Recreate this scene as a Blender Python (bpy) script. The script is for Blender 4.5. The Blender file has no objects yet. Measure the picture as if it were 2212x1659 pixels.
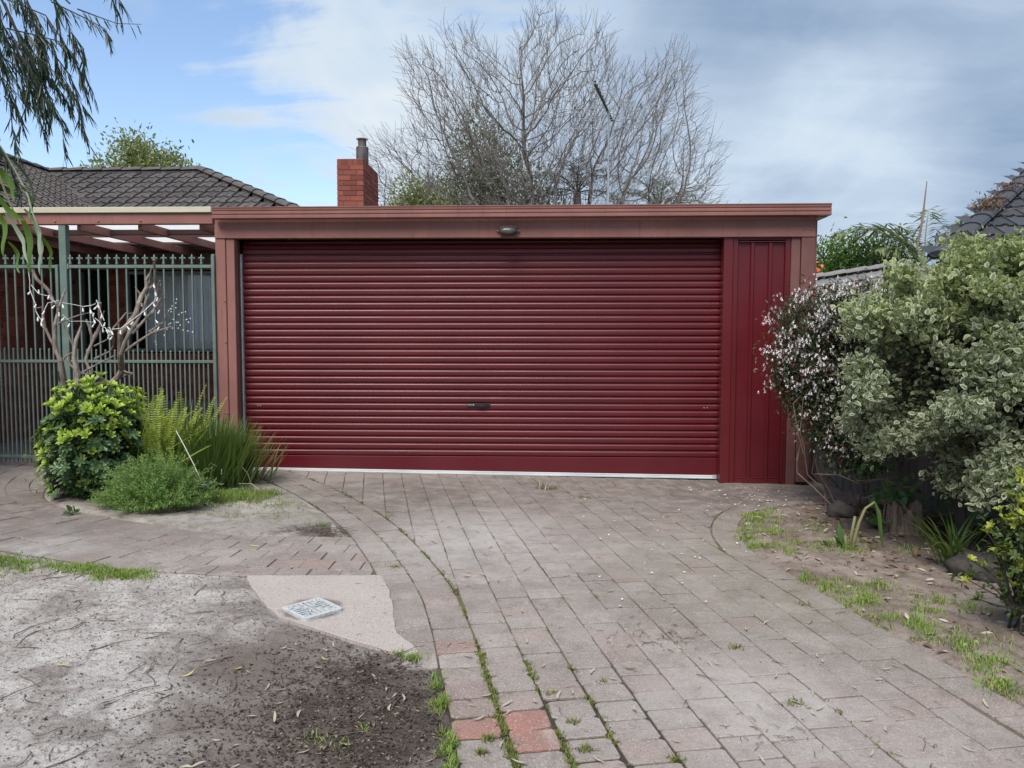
import bpy, math, random
import numpy as np
from mathutils import Vector, Matrix

random.seed(7)
rng = np.random.default_rng(11)
SC = bpy.context.scene
COL = SC.collection
R = math.radians

# ---------------------------------------------------------------- camera
YAW, PIT, ROLL, CAMH = R(2.1), R(3.6), 0.002, 1.60
fw = Vector((-math.sin(YAW) * math.cos(PIT), math.cos(YAW) * math.cos(PIT), -math.sin(PIT)))
rt = Vector((math.cos(YAW), math.sin(YAW), 0))
up = rt.cross(fw)
c_, s_ = math.cos(ROLL), math.sin(ROLL)
rt2, up2 = rt * c_ + up * s_, up * c_ - rt * s_
cd = bpy.data.cameras.new("camera")
cam = bpy.data.objects.new("camera", cd)
COL.objects.link(cam)
cam.matrix_world = Matrix(((rt2.x, up2.x, -fw.x, 0), (rt2.y, up2.y, -fw.y, 0), (rt2.z, up2.z, -fw.z, CAMH), (0, 0, 0, 1)))
cd.sensor_width = 36
cd.lens = 27.03
cd.clip_end = 2000
cd.clip_start = 0.05
SC.camera = cam

# ---------------------------------------------------------------- sky
SUN_EL, SUN_AZ = R(54), R(200)      # azimuth clockwise from +Y: sun high, behind the camera to the left
W = bpy.data.worlds.new("World")
SC.world = W
W.use_nodes = True
nt = W.node_tree
nt.nodes.clear()
def N(t, **kw):
    n = nt.nodes.new(t)
    for k, v in kw.items():
        if k == 'inp':
            for kk, vv in v.items():
                n.inputs[kk].default_value = vv
        else:
            setattr(n, k, v)
    return n
def LK(a, b): nt.links.new(a, b)
out = N('ShaderNodeOutputWorld')
sky = N('ShaderNodeTexSky', sky_type='NISHITA', sun_disc=False, sun_elevation=SUN_EL, sun_rotation=SUN_AZ, air_density=1.0, dust_density=1.0, ozone_density=1.6)
bg_sky = N('ShaderNodeBackground', inp={'Strength': 0.075})
LK(sky.outputs[0], bg_sky.inputs[0])
geo = N('ShaderNodeTexCoord')
sep = N('ShaderNodeSeparateXYZ')
LK(geo.outputs['Generated'], sep.inputs[0])
def M(op, a, b=None, c=None, clamp=False):
    n = N('ShaderNodeMath', operation=op, use_clamp=clamp)
    for i, v in enumerate((a, b, c)):
        if v is None: continue
        if isinstance(v, (int, float)): n.inputs[i].default_value = v
        else: LK(v, n.inputs[i])
    return n.outputs[0]
# cloud layer: project the view direction on a plane overhead
zc = M('MAXIMUM', sep.outputs[2], 0.0)
den = M('ADD', zc, 0.22)
comb = N('ShaderNodeCombineXYZ')
LK(M('DIVIDE', sep.outputs[0], den), comb.inputs[0])
LK(M('DIVIDE', sep.outputs[1], den), comb.inputs[1])
mapn = N('ShaderNodeMapping', inp={'Rotation': (0, 0, R(-28)), 'Scale': (1.0, 0.62, 1.0), 'Location': (0.35, 0.2, 0)})
LK(comb.outputs[0], mapn.inputs[0])
def noise(scale, detail, rough, vec, dist=0.0):
    n = N('ShaderNodeTexNoise', inp={'Scale': scale, 'Detail': detail, 'Roughness': rough, 'Distortion': dist})
    LK(vec, n.inputs['Vector'])
    return n.outputs[0]
n1 = noise(1.3, 7, 0.52, mapn.outputs[0], 0.35)
n2 = noise(3.6, 8, 0.58, mapn.outputs[0], 0.5)
mapw = N('ShaderNodeMapping', inp={'Rotation': (0, 0, R(38)), 'Scale': (0.55, 2.2, 1.0)})
LK(comb.outputs[0], mapw.inputs[0])
n4 = noise(2.2, 7, 0.55, mapw.outputs[0], 0.6)
n3 = noise(0.55, 3, 0.5, comb.outputs[0], 0.2)
def blob(d, a, b):
    """1 near the direction d, fading between the cosines a (0) and b (1)"""
    v = Vector(d).normalized()
    dp = N('ShaderNodeVectorMath', operation='DOT_PRODUCT')
    LK(geo.outputs['Generated'], dp.inputs[0])
    dp.inputs[1].default_value = v
    mr = N('ShaderNodeMapRange', interpolation_type='SMOOTHSTEP', inp={1: a, 2: b, 3: 0.0, 4: 1.0})
    LK(dp.outputs['Value'], mr.inputs[0])
    return mr.outputs[0]
def pxdir(x, y):
    v = fw + rt2 * ((x - 1106) / 1661) - up2 * ((y - 829.5) / 1661)
    return v
gap = blob(pxdir(260, 190), 0.955, 0.9990)               # break in the cloud with blue sky, upper left
gap2 = blob(pxdir(170, 330), 0.982, 0.9998)
gap3 = blob(pxdir(560, 420), 0.985, 0.9998)
bank = blob(pxdir(2080, 330), 0.90, 0.997)              # heavier blue grey bank on the right
bank2 = blob(pxdir(1560, 170), 0.96, 0.9995)
lite = blob(pxdir(1700, 440), 0.975, 0.9995)            # bright strip under it
lite2 = blob(pxdir(640, 250), 0.970, 0.9995)
lite3 = blob(pxdir(2120, 10), 0.965, 0.999)
lite4 = blob(pxdir(1200, 380), 0.955, 0.9995)
wisp = M('ADD', M('MULTIPLY', M('SUBTRACT', n2, 0.5), 2.4), M('MULTIPLY', M('SUBTRACT', n4, 0.5), 3.0))
cover = M('ADD', M('MULTIPLY', n1, 0.7), 0.76)
cover = M('ADD', cover, wisp)
cover = M('SUBTRACT', cover, M('MULTIPLY', gap, 0.68))
cover = M('SUBTRACT', cover, M('MULTIPLY', gap2, 0.55))
cover = M('SUBTRACT', cover, M('MULTIPLY', gap3, 0.30))
cover = M('ADD', cover, M('MULTIPLY', bank, 0.55))
cover = M('ADD', cover, M('MULTIPLY', lite, 0.60))
cover = M('ADD', cover, M('MULTIPLY', lite3, 0.50))
mrc = N('ShaderNodeMapRange', interpolation_type='SMOOTHSTEP', inp={1: 0.12, 2: 0.95, 3: 0.0, 4: 1.0})
LK(cover, mrc.inputs[0])
# cloud brightness: pale white thin cloud to blue grey thick cloud
thick = M('ADD', M('MULTIPLY', M('SUBTRACT', n1, 0.5), 0.55), 0.66)
thick = M('ADD', thick, M('MULTIPLY', M('SUBTRACT', n3, 0.5), 0.5))
thick = M('ADD', thick, M('MULTIPLY', M('SUBTRACT', n2, 0.5), 0.60))
thick = M('ADD', thick, M('MULTIPLY', M('SUBTRACT', n4, 0.5), 0.45))
thick = M('ADD', thick, M('MULTIPLY', bank, 0.40))
thick = M('ADD', thick, M('MULTIPLY', bank2, 0.08))
thick = M('SUBTRACT', thick, M('MULTIPLY', lite, 0.60))
thick = M('SUBTRACT', thick, M('MULTIPLY', lite2, 0.40))
thick = M('SUBTRACT', thick, M('MULTIPLY', lite3, 0.34))
thick = M('SUBTRACT', thick, M('MULTIPLY', lite4, 0.20))
ramp = N('ShaderNodeValToRGB')
cr = ramp.color_ramp
cr.elements[0].position = 0.10; cr.elements[0].color = (0.315, 0.346, 0.376, 1)
cr.elements[1].position = 1.0; cr.elements[1].color = (0.100, 0.146, 0.218, 1)
e = cr.elements.new(0.36); e.color = (0.245, 0.296, 0.352, 1)
e = cr.elements.new(0.62); e.color = (0.182, 0.228, 0.293, 1)
LK(thick, ramp.inputs[0])
bg_cl = N('ShaderNodeBackground', inp={'Strength': 0.83})
LK(ramp.outputs[0], bg_cl.inputs[0])
mix = N('ShaderNodeMixShader')
LK(mrc.outputs[0], mix.inputs[0])
LK(bg_sky.outputs[0], mix.inputs[1])
LK(bg_cl.outputs[0], mix.inputs[2])
LK(mix.outputs[0], out.inputs[0])

# ---------------------------------------------------------------- sun behind thin cloud
sd = bpy.data.lights.new("sun", 'SUN')
sd.energy = 1.5
sd.angle = R(32)
sd.color = (1.0, 0.93, 0.84)
so = bpy.data.objects.new("sun", sd)
COL.objects.link(so)
sdir = Vector((math.sin(SUN_AZ) * math.cos(SUN_EL), math.cos(SUN_AZ) * math.cos(SUN_EL), math.sin(SUN_EL)))
so.rotation_euler = sdir.to_track_quat('Z', 'Y').to_euler()
so.location = (-6, -8, 12)

SC.view_settings.view_transform = 'Standard'
SC.view_settings.look = 'None'
SC.view_settings.exposure = 1.58
SC.view_settings.gamma = 1.0
SC.view_settings.use_curve_mapping = False
SC.render.engine = 'CYCLES'
SC.cycles.max_bounces = 6
SC.cycles.transparent_max_bounces = 8
SC.cycles.use_denoising = True

# ---------------------------------------------------------------- helpers
def gz(x): return -0.016 * max(-14.0, min(14.0, x))

def srgb(r, g, b):
    f = lambda v: (v / 255 / 12.92) if v / 255 < 0.04045 else ((v / 255 + 0.055) / 1.055) ** 2.4
    return (f(r), f(g), f(b), 1)

class MB:
    """collects polygons and builds one mesh object"""
    def __init__(s): s.v = []; s.f = []
    def add(s, vs, fs):
        k = len(s.v); s.v.extend(vs); s.f.extend([tuple(i + k for i in f) for f in fs]); return s
    def box(s, x0, x1, y0, y1, z0, z1, b=0.0):
        if b <= 0:
            vs = [(x0,y0,z0),(x1,y0,z0),(x1,y1,z0),(x0,y1,z0),(x0,y0,z1),(x1,y0,z1),(x1,y1,z1),(x0,y1,z1)]
            return s.add(vs, [(0,3,2,1),(4,5,6,7),(0,1,5,4),(1,2,6,5),(2,3,7,6),(3,0,4,7)])
        # chamfered box: 24 vertices
        vs = []; idx = {}
        for ix, x in ((0,x0),(1,x1)):
            for iy, y in ((0,y0),(1,y1)):
                for iz, z in ((0,z0),(1,z1)):
                    sx, sy, sz = (b if ix == 0 else -b), (b if iy == 0 else -b), (b if iz == 0 else -b)
                    for a, p in enumerate(((x, y+sy, z+sz), (x+sx, y, z+sz), (x+sx, y+sy, z))):
                        idx[ix,iy,iz,a] = len(vs); vs.append(p)
        F = []
        for i in (0,1):
            q = [idx[i,0,0,0], idx[i,1,0,0], idx[i,1,1,0], idx[i,0,1,0]]; F.append(q if i else q[::-1])
            q = [idx[0,i,0,1], idx[0,i,1,1], idx[1,i,1,1], idx[1,i,0,1]]; F.append(q if i else q[::-1])
            q = [idx[0,0,i,2], idx[1,0,i,2], idx[1,1,i,2], idx[0,1,i,2]]; F.append(q if i else q[::-1])
        for i in (0,1):
            for j in (0,1):
                F.append([idx[0,i,j,1], idx[1,i,j,1], idx[1,i,j,2], idx[0,i,j,2]])
                F.append([idx[i,0,j,0], idx[i,1,j,0], idx[i,1,j,2], idx[i,0,j,2]])
                F.append([idx[i,j,0,0], idx[i,j,1,0], idx[i,j,1,1], idx[i,j,0,1]])
                for k in (0,1): pass
        for i in (0,1):
            for j in (0,1):
                for k in (0,1): F.append([idx[i,j,k,0], idx[i,j,k,1], idx[i,j,k,2]])
        return s.add(vs, F)
    def tube(s, pts, rad, n=6, cap=True):
        pts = [Vector(p) for p in pts]
        if isinstance(rad, (int, float)): rad = [rad] * len(pts)
        k = len(s.v); ref = None
        for i, p in enumerate(pts):
            t = (pts[min(i+1, len(pts)-1)] - pts[max(i-1, 0)]).normalized()
            if ref is None:
                ref = Vector((1,0,0)) if abs(t.x) < 0.8 else Vector((0,1,0))
            u = (ref - t * ref.dot(t)).normalized(); ref = u; w = t.cross(u)
            for j in range(n):
                a = 2 * math.pi * j / n
                s.v.append(tuple(p + (u * math.cos(a) + w * math.sin(a)) * rad[i]))
        for i in range(len(pts) - 1):
            for j in range(n):
                a, b = k + i*n + j, k + i*n + (j+1) % n
                s.f.append((a, b, b + n, a + n))
        if cap:
            s.f.append(tuple(k + j for j in range(n))[::-1]); s.f.append(tuple(k + (len(pts)-1)*n + j for j in range(n)))
        return s
    def lathe(s, prof, n=12, c=(0,0,0), sx=1.0, sy=1.0):
        k = len(s.v)
        for r, z in prof:
            for j in range(n):
                a = 2 * math.pi * j / n
                s.v.append((c[0] + r*sx*math.cos(a), c[1] + r*sy*math.sin(a), c[2] + z))
        for i in range(len(prof)-1):
            for j in range(n):
                a, b = k + i*n + j, k + i*n + (j+1) % n
                s.f.append((a, b, b+n, a+n))
        s.f.append(tuple(k + j for j in range(n))[::-1]); s.f.append(tuple(k + (len(prof)-1)*n + j for j in range(n)))
        return s
    def extrude_x(s, prof, x0, x1):
        """closed profile in (y, z) swept along x"""
        n = len(prof); k = len(s.v)
        for x in (x0, x1):
            for y, z in prof: s.v.append((x, y, z))
        for j in range(n):
            a, b = k + j, k + (j+1) % n
            s.f.append((a, b, b+n, a+n))
        s.f.append(tuple(k+j for j in range(n))[::-1]); s.f.append(tuple(k+n+j for j in range(n)))
        return s
    def prism(s, poly, z0, z1, ch=0.0, tilt=(0,0)):
        """vertical prism over the ground: z0 and z1 are offsets from the ground height; the top edge may be chamfered"""
        n = len(poly); k = len(s.v)
        cx = sum(p[0] for p in poly)/n; cy = sum(p[1] for p in poly)/n
        T = lambda p: gz(p[0]) + tilt[0]*(p[0]-cx) + tilt[1]*(p[1]-cy)
        for p in poly: s.v.append((p[0], p[1], T(p) + z0))
        for p in poly: s.v.append((p[0], p[1], T(p) + z1 - ch))
        if ch:
            for p in poly:
                dx, dy = cx-p[0], cy-p[1]; d = math.hypot(dx, dy) or 1
                q = (p[0] + dx/d*ch*1.3, p[1] + dy/d*ch*1.3)
                s.v.append((q[0], q[1], T(q) + z1))
        m = 3 if ch else 2
        for r in range(m-1):
            for j in range(n):
                a, b = k + r*n + j, k + r*n + (j+1) % n
                s.f.append((a, b, b+n, a+n))
        s.f.append(tuple(k + (m-1)*n + j for j in range(n)))
        return s
    def mesh(s, name, mat=None, smooth=False):
        m = bpy.data.meshes.new(name)
        m.from_pydata([tuple(v) for v in s.v], [], s.f)
        if mat: m.materials.append(mat)
        if smooth: m.shade_smooth()
        m.update()
        return m
    def build(s, name, mat, parent=None, smooth=False, **props):
        return link(name, s.mesh(name, mat, smooth), parent, **props)

def link(name, data, parent=None, **props):
    o = bpy.data.objects.new(name, data)
    COL.objects.link(o)
    if parent is not None:
        o.parent = parent
        o.matrix_parent_inverse = Matrix.Identity(4) if parent.type != 'EMPTY' else parent.matrix_basis.inverted()
    for k, v in props.items(): o[k] = v
    return o

def thing(name, label, cat, loc=(0,0,0), group=None):
    o = bpy.data.objects.new(name, None)
    COL.objects.link(o)
    o.location = loc
    o.matrix_basis = Matrix.Translation(loc)
    o.empty_display_size = 0.1
    o['label'] = label; o['category'] = cat
    if group: o['group'] = group
    return o

def tag(o, label, cat, group=None):
    o['label'] = label; o['category'] = cat
    if group: o['group'] = group
    return o

def np_mesh(name, V, F, mat, smooth=False, attrs=None):
    """V (n,3) array, F (m,k) array of equal polygons"""
    m = bpy.data.meshes.new(name)
    V = np.asarray(V, np.float32); F = np.asarray(F, np.int32)
    k = F.shape[1]
    m.vertices.add(len(V)); m.vertices.foreach_set('co', V.ravel())
    m.loops.add(F.size); m.loops.foreach_set('vertex_index', F.ravel())
    m.polygons.add(len(F)); m.polygons.foreach_set('loop_start', np.arange(0, F.size, k, dtype=np.int32))
    if attrs:
        for an, av in attrs.items():
            at = m.attributes.new(an, 'FLOAT', 'POINT'); at.data.foreach_set('value', np.asarray(av, np.float32))
    if mat: m.materials.append(mat)
    m.update(calc_edges=True)
    if smooth: m.shade_smooth()
    m.validate()
    return m

def unit(a): return a / np.maximum(np.linalg.norm(a, axis=-1, keepdims=True), 1e-9)

def leaf_arrays(P, D, L, Wd, fold=0.25, droop=0.0, up=(0, 0, 1), twist=0.5, ob=0.0):
    """leaves with a folded midrib: 7 vertices and 6 triangles each; 'mid' marks the midrib"""
    n = len(P)
    D = unit(D)
    U = np.tile(np.array(up, float), (n, 1)) + rng.normal(0, twist, (n, 3))
    S = unit(np.cross(D, U)); Nn = np.cross(S, D)
    L = np.broadcast_to(np.asarray(L, float), (n,))[:, None]; Wd = np.broadcast_to(np.asarray(Wd, float), (n,))[:, None]
    dr = lambda t: -Nn * (droop * t * t) * L
    pts = [P,
           P + D*L*(0.30+.08*ob) + S*Wd*(0.46-.16*ob) + Nn*Wd*fold + dr(.3), P + D*L*(0.68+.10*ob) + S*Wd*(0.40+.10*ob) + Nn*Wd*fold + dr(.68),
           P + D*L + dr(1.0),
           P + D*L*(0.68+.10*ob) - S*Wd*(0.40+.10*ob) + Nn*Wd*fold + dr(.68), P + D*L*(0.30+.08*ob) - S*Wd*(0.46-.16*ob) + Nn*Wd*fold + dr(.3),
           P + D*L*0.52 + dr(.52)]
    V = np.stack(pts, 1).reshape(-1, 3)
    base = (np.arange(n) * 7)[:, None, None]
    T = np.array([[0,5,6],[5,4,6],[4,3,6],[3,2,6],[2,1,6],[1,0,6]])[None]
    F = (T + base).reshape(-1, 3)
    mid = np.tile(np.array([0.6,0,0,0.1,0,0,1.0]), n)
    return V, F, mid

class LB:
    """collects arrays of leaves"""
    def __init__(s): s.V = []; s.F = []; s.M = []; s.n = 0
    def add(s, V, F, mid):
        s.F.append(F + s.n); s.V.append(V); s.M.append(mid); s.n += len(V)
    def leaves(s, *a, **k): s.add(*leaf_arrays(*a, **k)); return s
    def build(s, name, mat, parent=None, smooth=False, **props):
        m = np_mesh(name, np.concatenate(s.V), np.concatenate(s.F), mat, smooth, {'mid': np.concatenate(s.M)})
        return link(name, m, parent, **props)
    def mesh(s, name, mat): return np_mesh(name, np.concatenate(s.V), np.concatenate(s.F), mat, False, {'mid': np.concatenate(s.M)})

def blades_mesh(bases, azim, lean, length, width, droop, seg=5, fold=0.0):
    """strap leaves: bases (n,3); lean = angle from vertical at the base; droop = extra bend by the tip"""
    n = len(bases)
    t = np.linspace(0, 1, seg + 1)
    P = np.array(bases, float); V = np.zeros((n, seg+1, 2, 3))
    az = np.asarray(azim); h = np.stack([np.cos(az), np.sin(az), np.zeros(n)], 1); s = np.stack([-np.sin(az), np.cos(az), np.zeros(n)], 1)
    cur = P.copy()
    for i, tt in enumerate(t):
        w = width * (1 - tt**2.2) * (0.75 + 0.5*min(tt*3, 0.5)) * 0.5 + 0.0006
        V[:, i, 0] = cur + s * w[:, None]; V[:, i, 1] = cur - s * w[:, None]
        ang = lean + droop * tt**1.5
        d = h * np.sin(ang)[:, None] + np.array([0,0,1.0]) * np.cos(ang)[:, None]
        cur = cur + d * (length / seg)[:, None]
    V = V.reshape(-1, 3)
    base = (np.arange(n) * (seg+1) * 2)[:, None, None]
    q = np.array([[2*i, 2*i+1, 2*i+3, 2*i+2] for i in range(seg)])[None]
    F = (q + base).reshape(-1, 4)
    return V, F
# ---------------------------------------------------------------- materials
def mat(name, build):
    m = bpy.data.materials.new(name); m.use_nodes = True
    t = m.node_tree; t.nodes.clear()
    o = t.nodes.new('ShaderNodeOutputMaterial')
    b = t.nodes.new('ShaderNodeBsdfPrincipled')
    t.links.new(b.outputs[0], o.inputs[0])
    build(G(t, b, o))
    return m
class G:
    """small node-graph writer"""
    def __init__(s, t, b, o):
        s.t, s.b, s.o = t, b, o
        s.geo = t.nodes.new('ShaderNodeNewGeometry')
        s.pos = s.geo.outputs['Position']; s.isl = s.geo.outputs['Random Per Island']
    def n(s, typ, **kw):
        n = s.t.nodes.new(typ)
        for k, v in kw.items(): setattr(n, k, v)
        return n
    def put(s, sock, v):
        if hasattr(v, 'is_output') or isinstance(v, bpy.types.NodeSocket): s.t.links.new(v, sock)
        else:
            sock.default_value = v
    def noise(s, scale, detail=4, rough=0.55, dist=0.0, vec=None, stretch=None, out=0):
        n = s.n('ShaderNodeTexNoise')
        n.inputs['Scale'].default_value = scale; n.inputs['Detail'].default_value = detail
        n.inputs['Roughness'].default_value = rough; n.inputs['Distortion'].default_value = dist
        v = vec or s.pos
        if stretch:
            mp = s.n('ShaderNodeMapping'); mp.inputs['Scale'].default_value = stretch; s.t.links.new(v, mp.inputs[0]); v = mp.outputs[0]
        s.t.links.new(v, n.inputs['Vector'])
        return n.outputs[out]
    def vor(s, scale, feature='F1'):
        n = s.n('ShaderNodeTexVoronoi', feature=feature); n.inputs['Scale'].default_value = scale
        s.t.links.new(s.pos, n.inputs['Vector']); return n.outputs[0]
    def rng(s, v, a, b, c=0.0, d=1.0):
        n = s.n('ShaderNodeMapRange', interpolation_type='SMOOTHSTEP')
        s.put(n.inputs[0], v)
        for i, x in zip((1,2,3,4), (a,b,c,d)): n.inputs[i].default_value = x
        return n.outputs[0]
    def math(s, op, a, b=0.0, clamp=False):
        n = s.n('ShaderNodeMath', operation=op, use_clamp=clamp); s.put(n.inputs[0], a); s.put(n.inputs[1], b); return n.outputs[0]
    def mix(s, f, a, b, mode='MIX'):
        n = s.n('ShaderNodeMix', data_type='RGBA', blend_type=mode)
        s.put(n.inputs[0], f); s.put(n.inputs[6], a); s.put(n.inputs[7], b); return n.outputs[2]
    def attr(s, name): 
        n = s.n('ShaderNodeAttribute', attribute_name=name); return n.outputs['Fac']
    def bump(s, h, strength=0.3, dist=0.01):
        n = s.n('ShaderNodeBump'); n.inputs['Strength'].default_value = strength; n.inputs['Distance'].default_value = dist
        s.t.links.new(h, n.inputs['Height']); s.t.links.new(n.outputs[0], s.b.inputs['Normal'])
    def col(s, v): s.put(s.b.inputs['Base Color'], v)
    def rough(s, v): s.put(s.b.inputs['Roughness'], v)
    def spec(s, v): s.b.inputs['Specular IOR Level'].default_value = v
    def metal(s, v): s.b.inputs['Metallic'].default_value = v
    def blob(s, c, r0, r1, wob=0.0, sc=2.0):
        """1 inside radius r0 of the ground point c, 0 beyond r1, with a noisy edge"""
        d = s.n('ShaderNodeVectorMath', operation='DISTANCE'); s.t.links.new(s.pos, d.inputs[0]); d.inputs[1].default_value = (c[0], c[1], 0)
        v = d.outputs['Value']
        if wob: v = s.math('ADD', v, s.math('MULTIPLY', s.math('SUBTRACT', s.noise(sc, 5, .6), 0.5), wob))
        return s.rng(v, r0, r1, 1.0, 0.0)
    def translucent(s, col, f=0.3):
        tr = s.n('ShaderNodeBsdfTranslucent'); s.put(tr.inputs[0], col)
        mx = s.n('ShaderNodeMixShader'); mx.inputs[0].default_value = f
        s.t.links.new(s.b.outputs[0], mx.inputs[1]); s.t.links.new(tr.outputs[0], mx.inputs[2]); s.t.links.new(mx.outputs[0], s.o.inputs[0])

MT = {}
def paint(name, c1, c2, rough=0.5, nscale=3.0, bump=0.05, grain=(1,1,1), spec=0.4, streak=0.0):
    def f(g):
        a = g.noise(nscale, 5, .6, stretch=grain)
        c = g.mix(g.rng(a, .3, .7), c1, c2)
        if streak:
            c = g.mix(g.rng(g.noise(9, 6, .65, stretch=(2.2,2.2,.16)), .52, .74, 0, streak), c, tuple(v*.45 for v in c1[:3])+(1,))
            c = g.mix(g.rng(g.noise(14, 6, .7), .58, .75, 0, streak*.8), c, tuple(min(1, v*1.3+.06) for v in c2[:3])+(1,))
            rr = g.rng(g.noise(1.5, 3, .6), .3, .7, rough*.9, min(1, rough*1.25)); g.rough(rr)
        else: g.rough(rough)
        g.col(c); g.spec(spec)
        if bump: g.bump(g.noise(60, 3, .6, stretch=grain), bump, .004)
    MT[name] = mat(name, f)
    return MT[name]

paint('timber_paint', (.232,.102,.088,1), (.288,.130,.114,1), .55, 2.2, .12, (1,1,1), .4, .35)
paint('gutter_paint', (.220,.100,.088,1), (.265,.122,.108,1), .42, 3, .02, (1,1,1), .4, .3)
paint('jamb_paint', (.10,.052,.048,1), (.13,.07,.062,1), .6, 5, .1)
paint('board_paint', (.14,.063,.058,1), (.175,.080,.073,1), .55, 4, .1, (1,1,1), .4, .3)
paint('door_steel', (.092,.0072,.0128,1), (.108,.0095,.0155,1), .36, 1.2, 0.0, spec=.48, streak=.06)
paint('frame_steel', (.098,.0090,.0125,1), (.112,.0108,.0148,1), .38, 1.5, .01, spec=.5)
paint('green_metal', (.118,.168,.148,1), (.155,.21,.19,1), .42, 6, .05)
paint('cream_paint', (.50,.47,.36,1), (.58,.55,.44,1), .5, 2, .03, (1,1,6))
paint('white_rubber', (.50,.54,.57,1), (.62,.66,.68,1), .45, 2, .01)
paint('black_rubber', (.012,.013,.017,1), (.02,.02,.024,1), .5, 4, .02)
paint('black_plastic', (.018,.02,.022,1), (.028,.03,.032,1), .35, 8, .02)
paint('galvanised', (.33,.36,.39,1), (.45,.48,.50,1), .38, 9, .02)
paint('lamp_glass', (.06,.065,.065,1), (.10,.105,.105,1), .25, 12, .02)
paint('dark_door', (.012,.011,.012,1), (.02,.018,.018,1), .5, 5, .03)
paint('box_brown', (.11,.042,.036,1), (.14,.055,.047,1), .45, 4, .03)
paint('frame_grey', (.20,.235,.225,1), (.25,.285,.275,1), .5, 5, .02)
paint('white_plastic', (.78,.80,.80,1), (.85,.86,.86,1), .35, 9, .01)
paint('antenna_metal', (.26,.28,.30,1), (.36,.38,.40,1), .35, 9, .01)
paint('ceiling_dark', (.05,.045,.042,1), (.08,.07,.066,1), .7, 3, .05)

def f(g):
    g.col((.62,.66,.70,1)); g.rough(.28); g.metal(.85)
MT['aluminium'] = mat('aluminium', f)

def f(g):      # galvanised flue, stained
    a = g.noise(7, 5, .6, stretch=(1,1,.4))
    g.col(g.mix(g.rng(a,.35,.65), (.045,.036,.036,1), (.12,.105,.105,1))); g.rough(.6); g.metal(.1)
MT['flue'] = mat('flue', f)

def f(g):      # grate
    a = g.noise(40, 4, .6)
    g.col(g.mix(g.rng(a,.4,.7), (.60,.64,.66,1), (.42,.45,.46,1))); g.rough(.4); g.metal(.15)
MT['grate'] = mat('grate', f)

def f(g):      # translucent roof sheet
    a = g.noise(2.0, 3, .5)
    c = g.mix(a, (.70,.73,.75,1), (.82,.84,.86,1))
    g.col(c); g.rough(.4); g.translucent(c, .70)
MT['roof_sheet'] = mat('roof_sheet', f)

def f(g):      # curtain
    a = g.noise(9, 4, .6, stretch=(1,1,.1))
    c = g.mix(a, (.72,.75,.79,1), (.84,.86,.88,1))
    g.col(c); g.rough(.8); g.translucent(c, .1)
MT['curtain'] = mat('curtain', f)

def f(g):      # window glass: clear, thin
    gl = g.n('ShaderNodeBsdfGlossy'); gl.inputs['Roughness'].default_value = .03; gl.inputs['Color'].default_value = (.8,.85,.9,1)
    tr = g.n('ShaderNodeBsdfTransparent'); tr.inputs[0].default_value = (.96,.97,.98,1)
    fr = g.n('ShaderNodeFresnel'); fr.inputs[0].default_value = 1.45
    mx = g.n('ShaderNodeMixShader'); g.t.links.new(fr.outputs[0], mx.inputs[0]); g.t.links.new(tr.outputs[0], mx.inputs[1]); g.t.links.new(gl.outputs[0], mx.inputs[2])
    g.t.links.new(mx.outputs[0], g.o.inputs[0])
MT['glass'] = mat('glass', f)

def f(g):      # bricks
    a = g.noise(14, 5, .6); r = g.attr('tint')
    c = g.mix(r, (.19,.046,.031,1), (.34,.092,.058,1))
    c = g.mix(g.rng(a,.45,.8,0,.6), c, (.10,.03,.024,1))
    g.col(c); g.rough(.85); g.bump(g.noise(120,3,.6), .35, .004)
MT['brick'] = mat('brick', f)
def f(g):      # chimney bricks, weathered bright red
    a = g.noise(14, 5, .6); r = g.attr('tint')
    c = g.mix(r, (.17,.042,.030,1), (.27,.074,.050,1))
    c = g.mix(g.rng(a,.5,.85,0,.6), c, (.13,.04,.03,1))
    g.col(c); g.rough(.85); g.bump(g.noise(120,3,.6), .35, .004)
MT['chimney_brick'] = mat('chimney_brick', f)
def f(g):
    g.col(g.mix(g.noise(8,4,.6), (.20,.15,.13,1), (.28,.22,.19,1))); g.rough(.9); g.bump(g.noise(150,3,.6), .3, .003)
MT['mortar'] = mat('mortar', f)

def tile_mat(name, c1, c2, c3):
    def f(g):
        r = g.attr('tint'); a = g.noise(9, 5, .65); b = g.noise(1.3, 4, .6)
        c = g.mix(r, c1, c2); c = g.mix(g.rng(a,.5,.78,0,.7), c, c3); c = g.mix(g.rng(b,.45,.75,0,.35), c, c3)
        g.col(c); g.rough(.8); g.bump(g.noise(110,3,.6), .3, .004)
    MT[name] = mat(name, f)
tile_mat('roof_tile', (.058,.052,.053,1), (.098,.088,.087,1), (.145,.125,.113,1))
tile_mat('grey_tile', (.15,.15,.16,1), (.21,.205,.21,1), (.26,.25,.24,1))
tile_mat('slate_tile', (.030,.036,.048,1), (.05,.056,.07,1), (.075,.075,.08,1))

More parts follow.
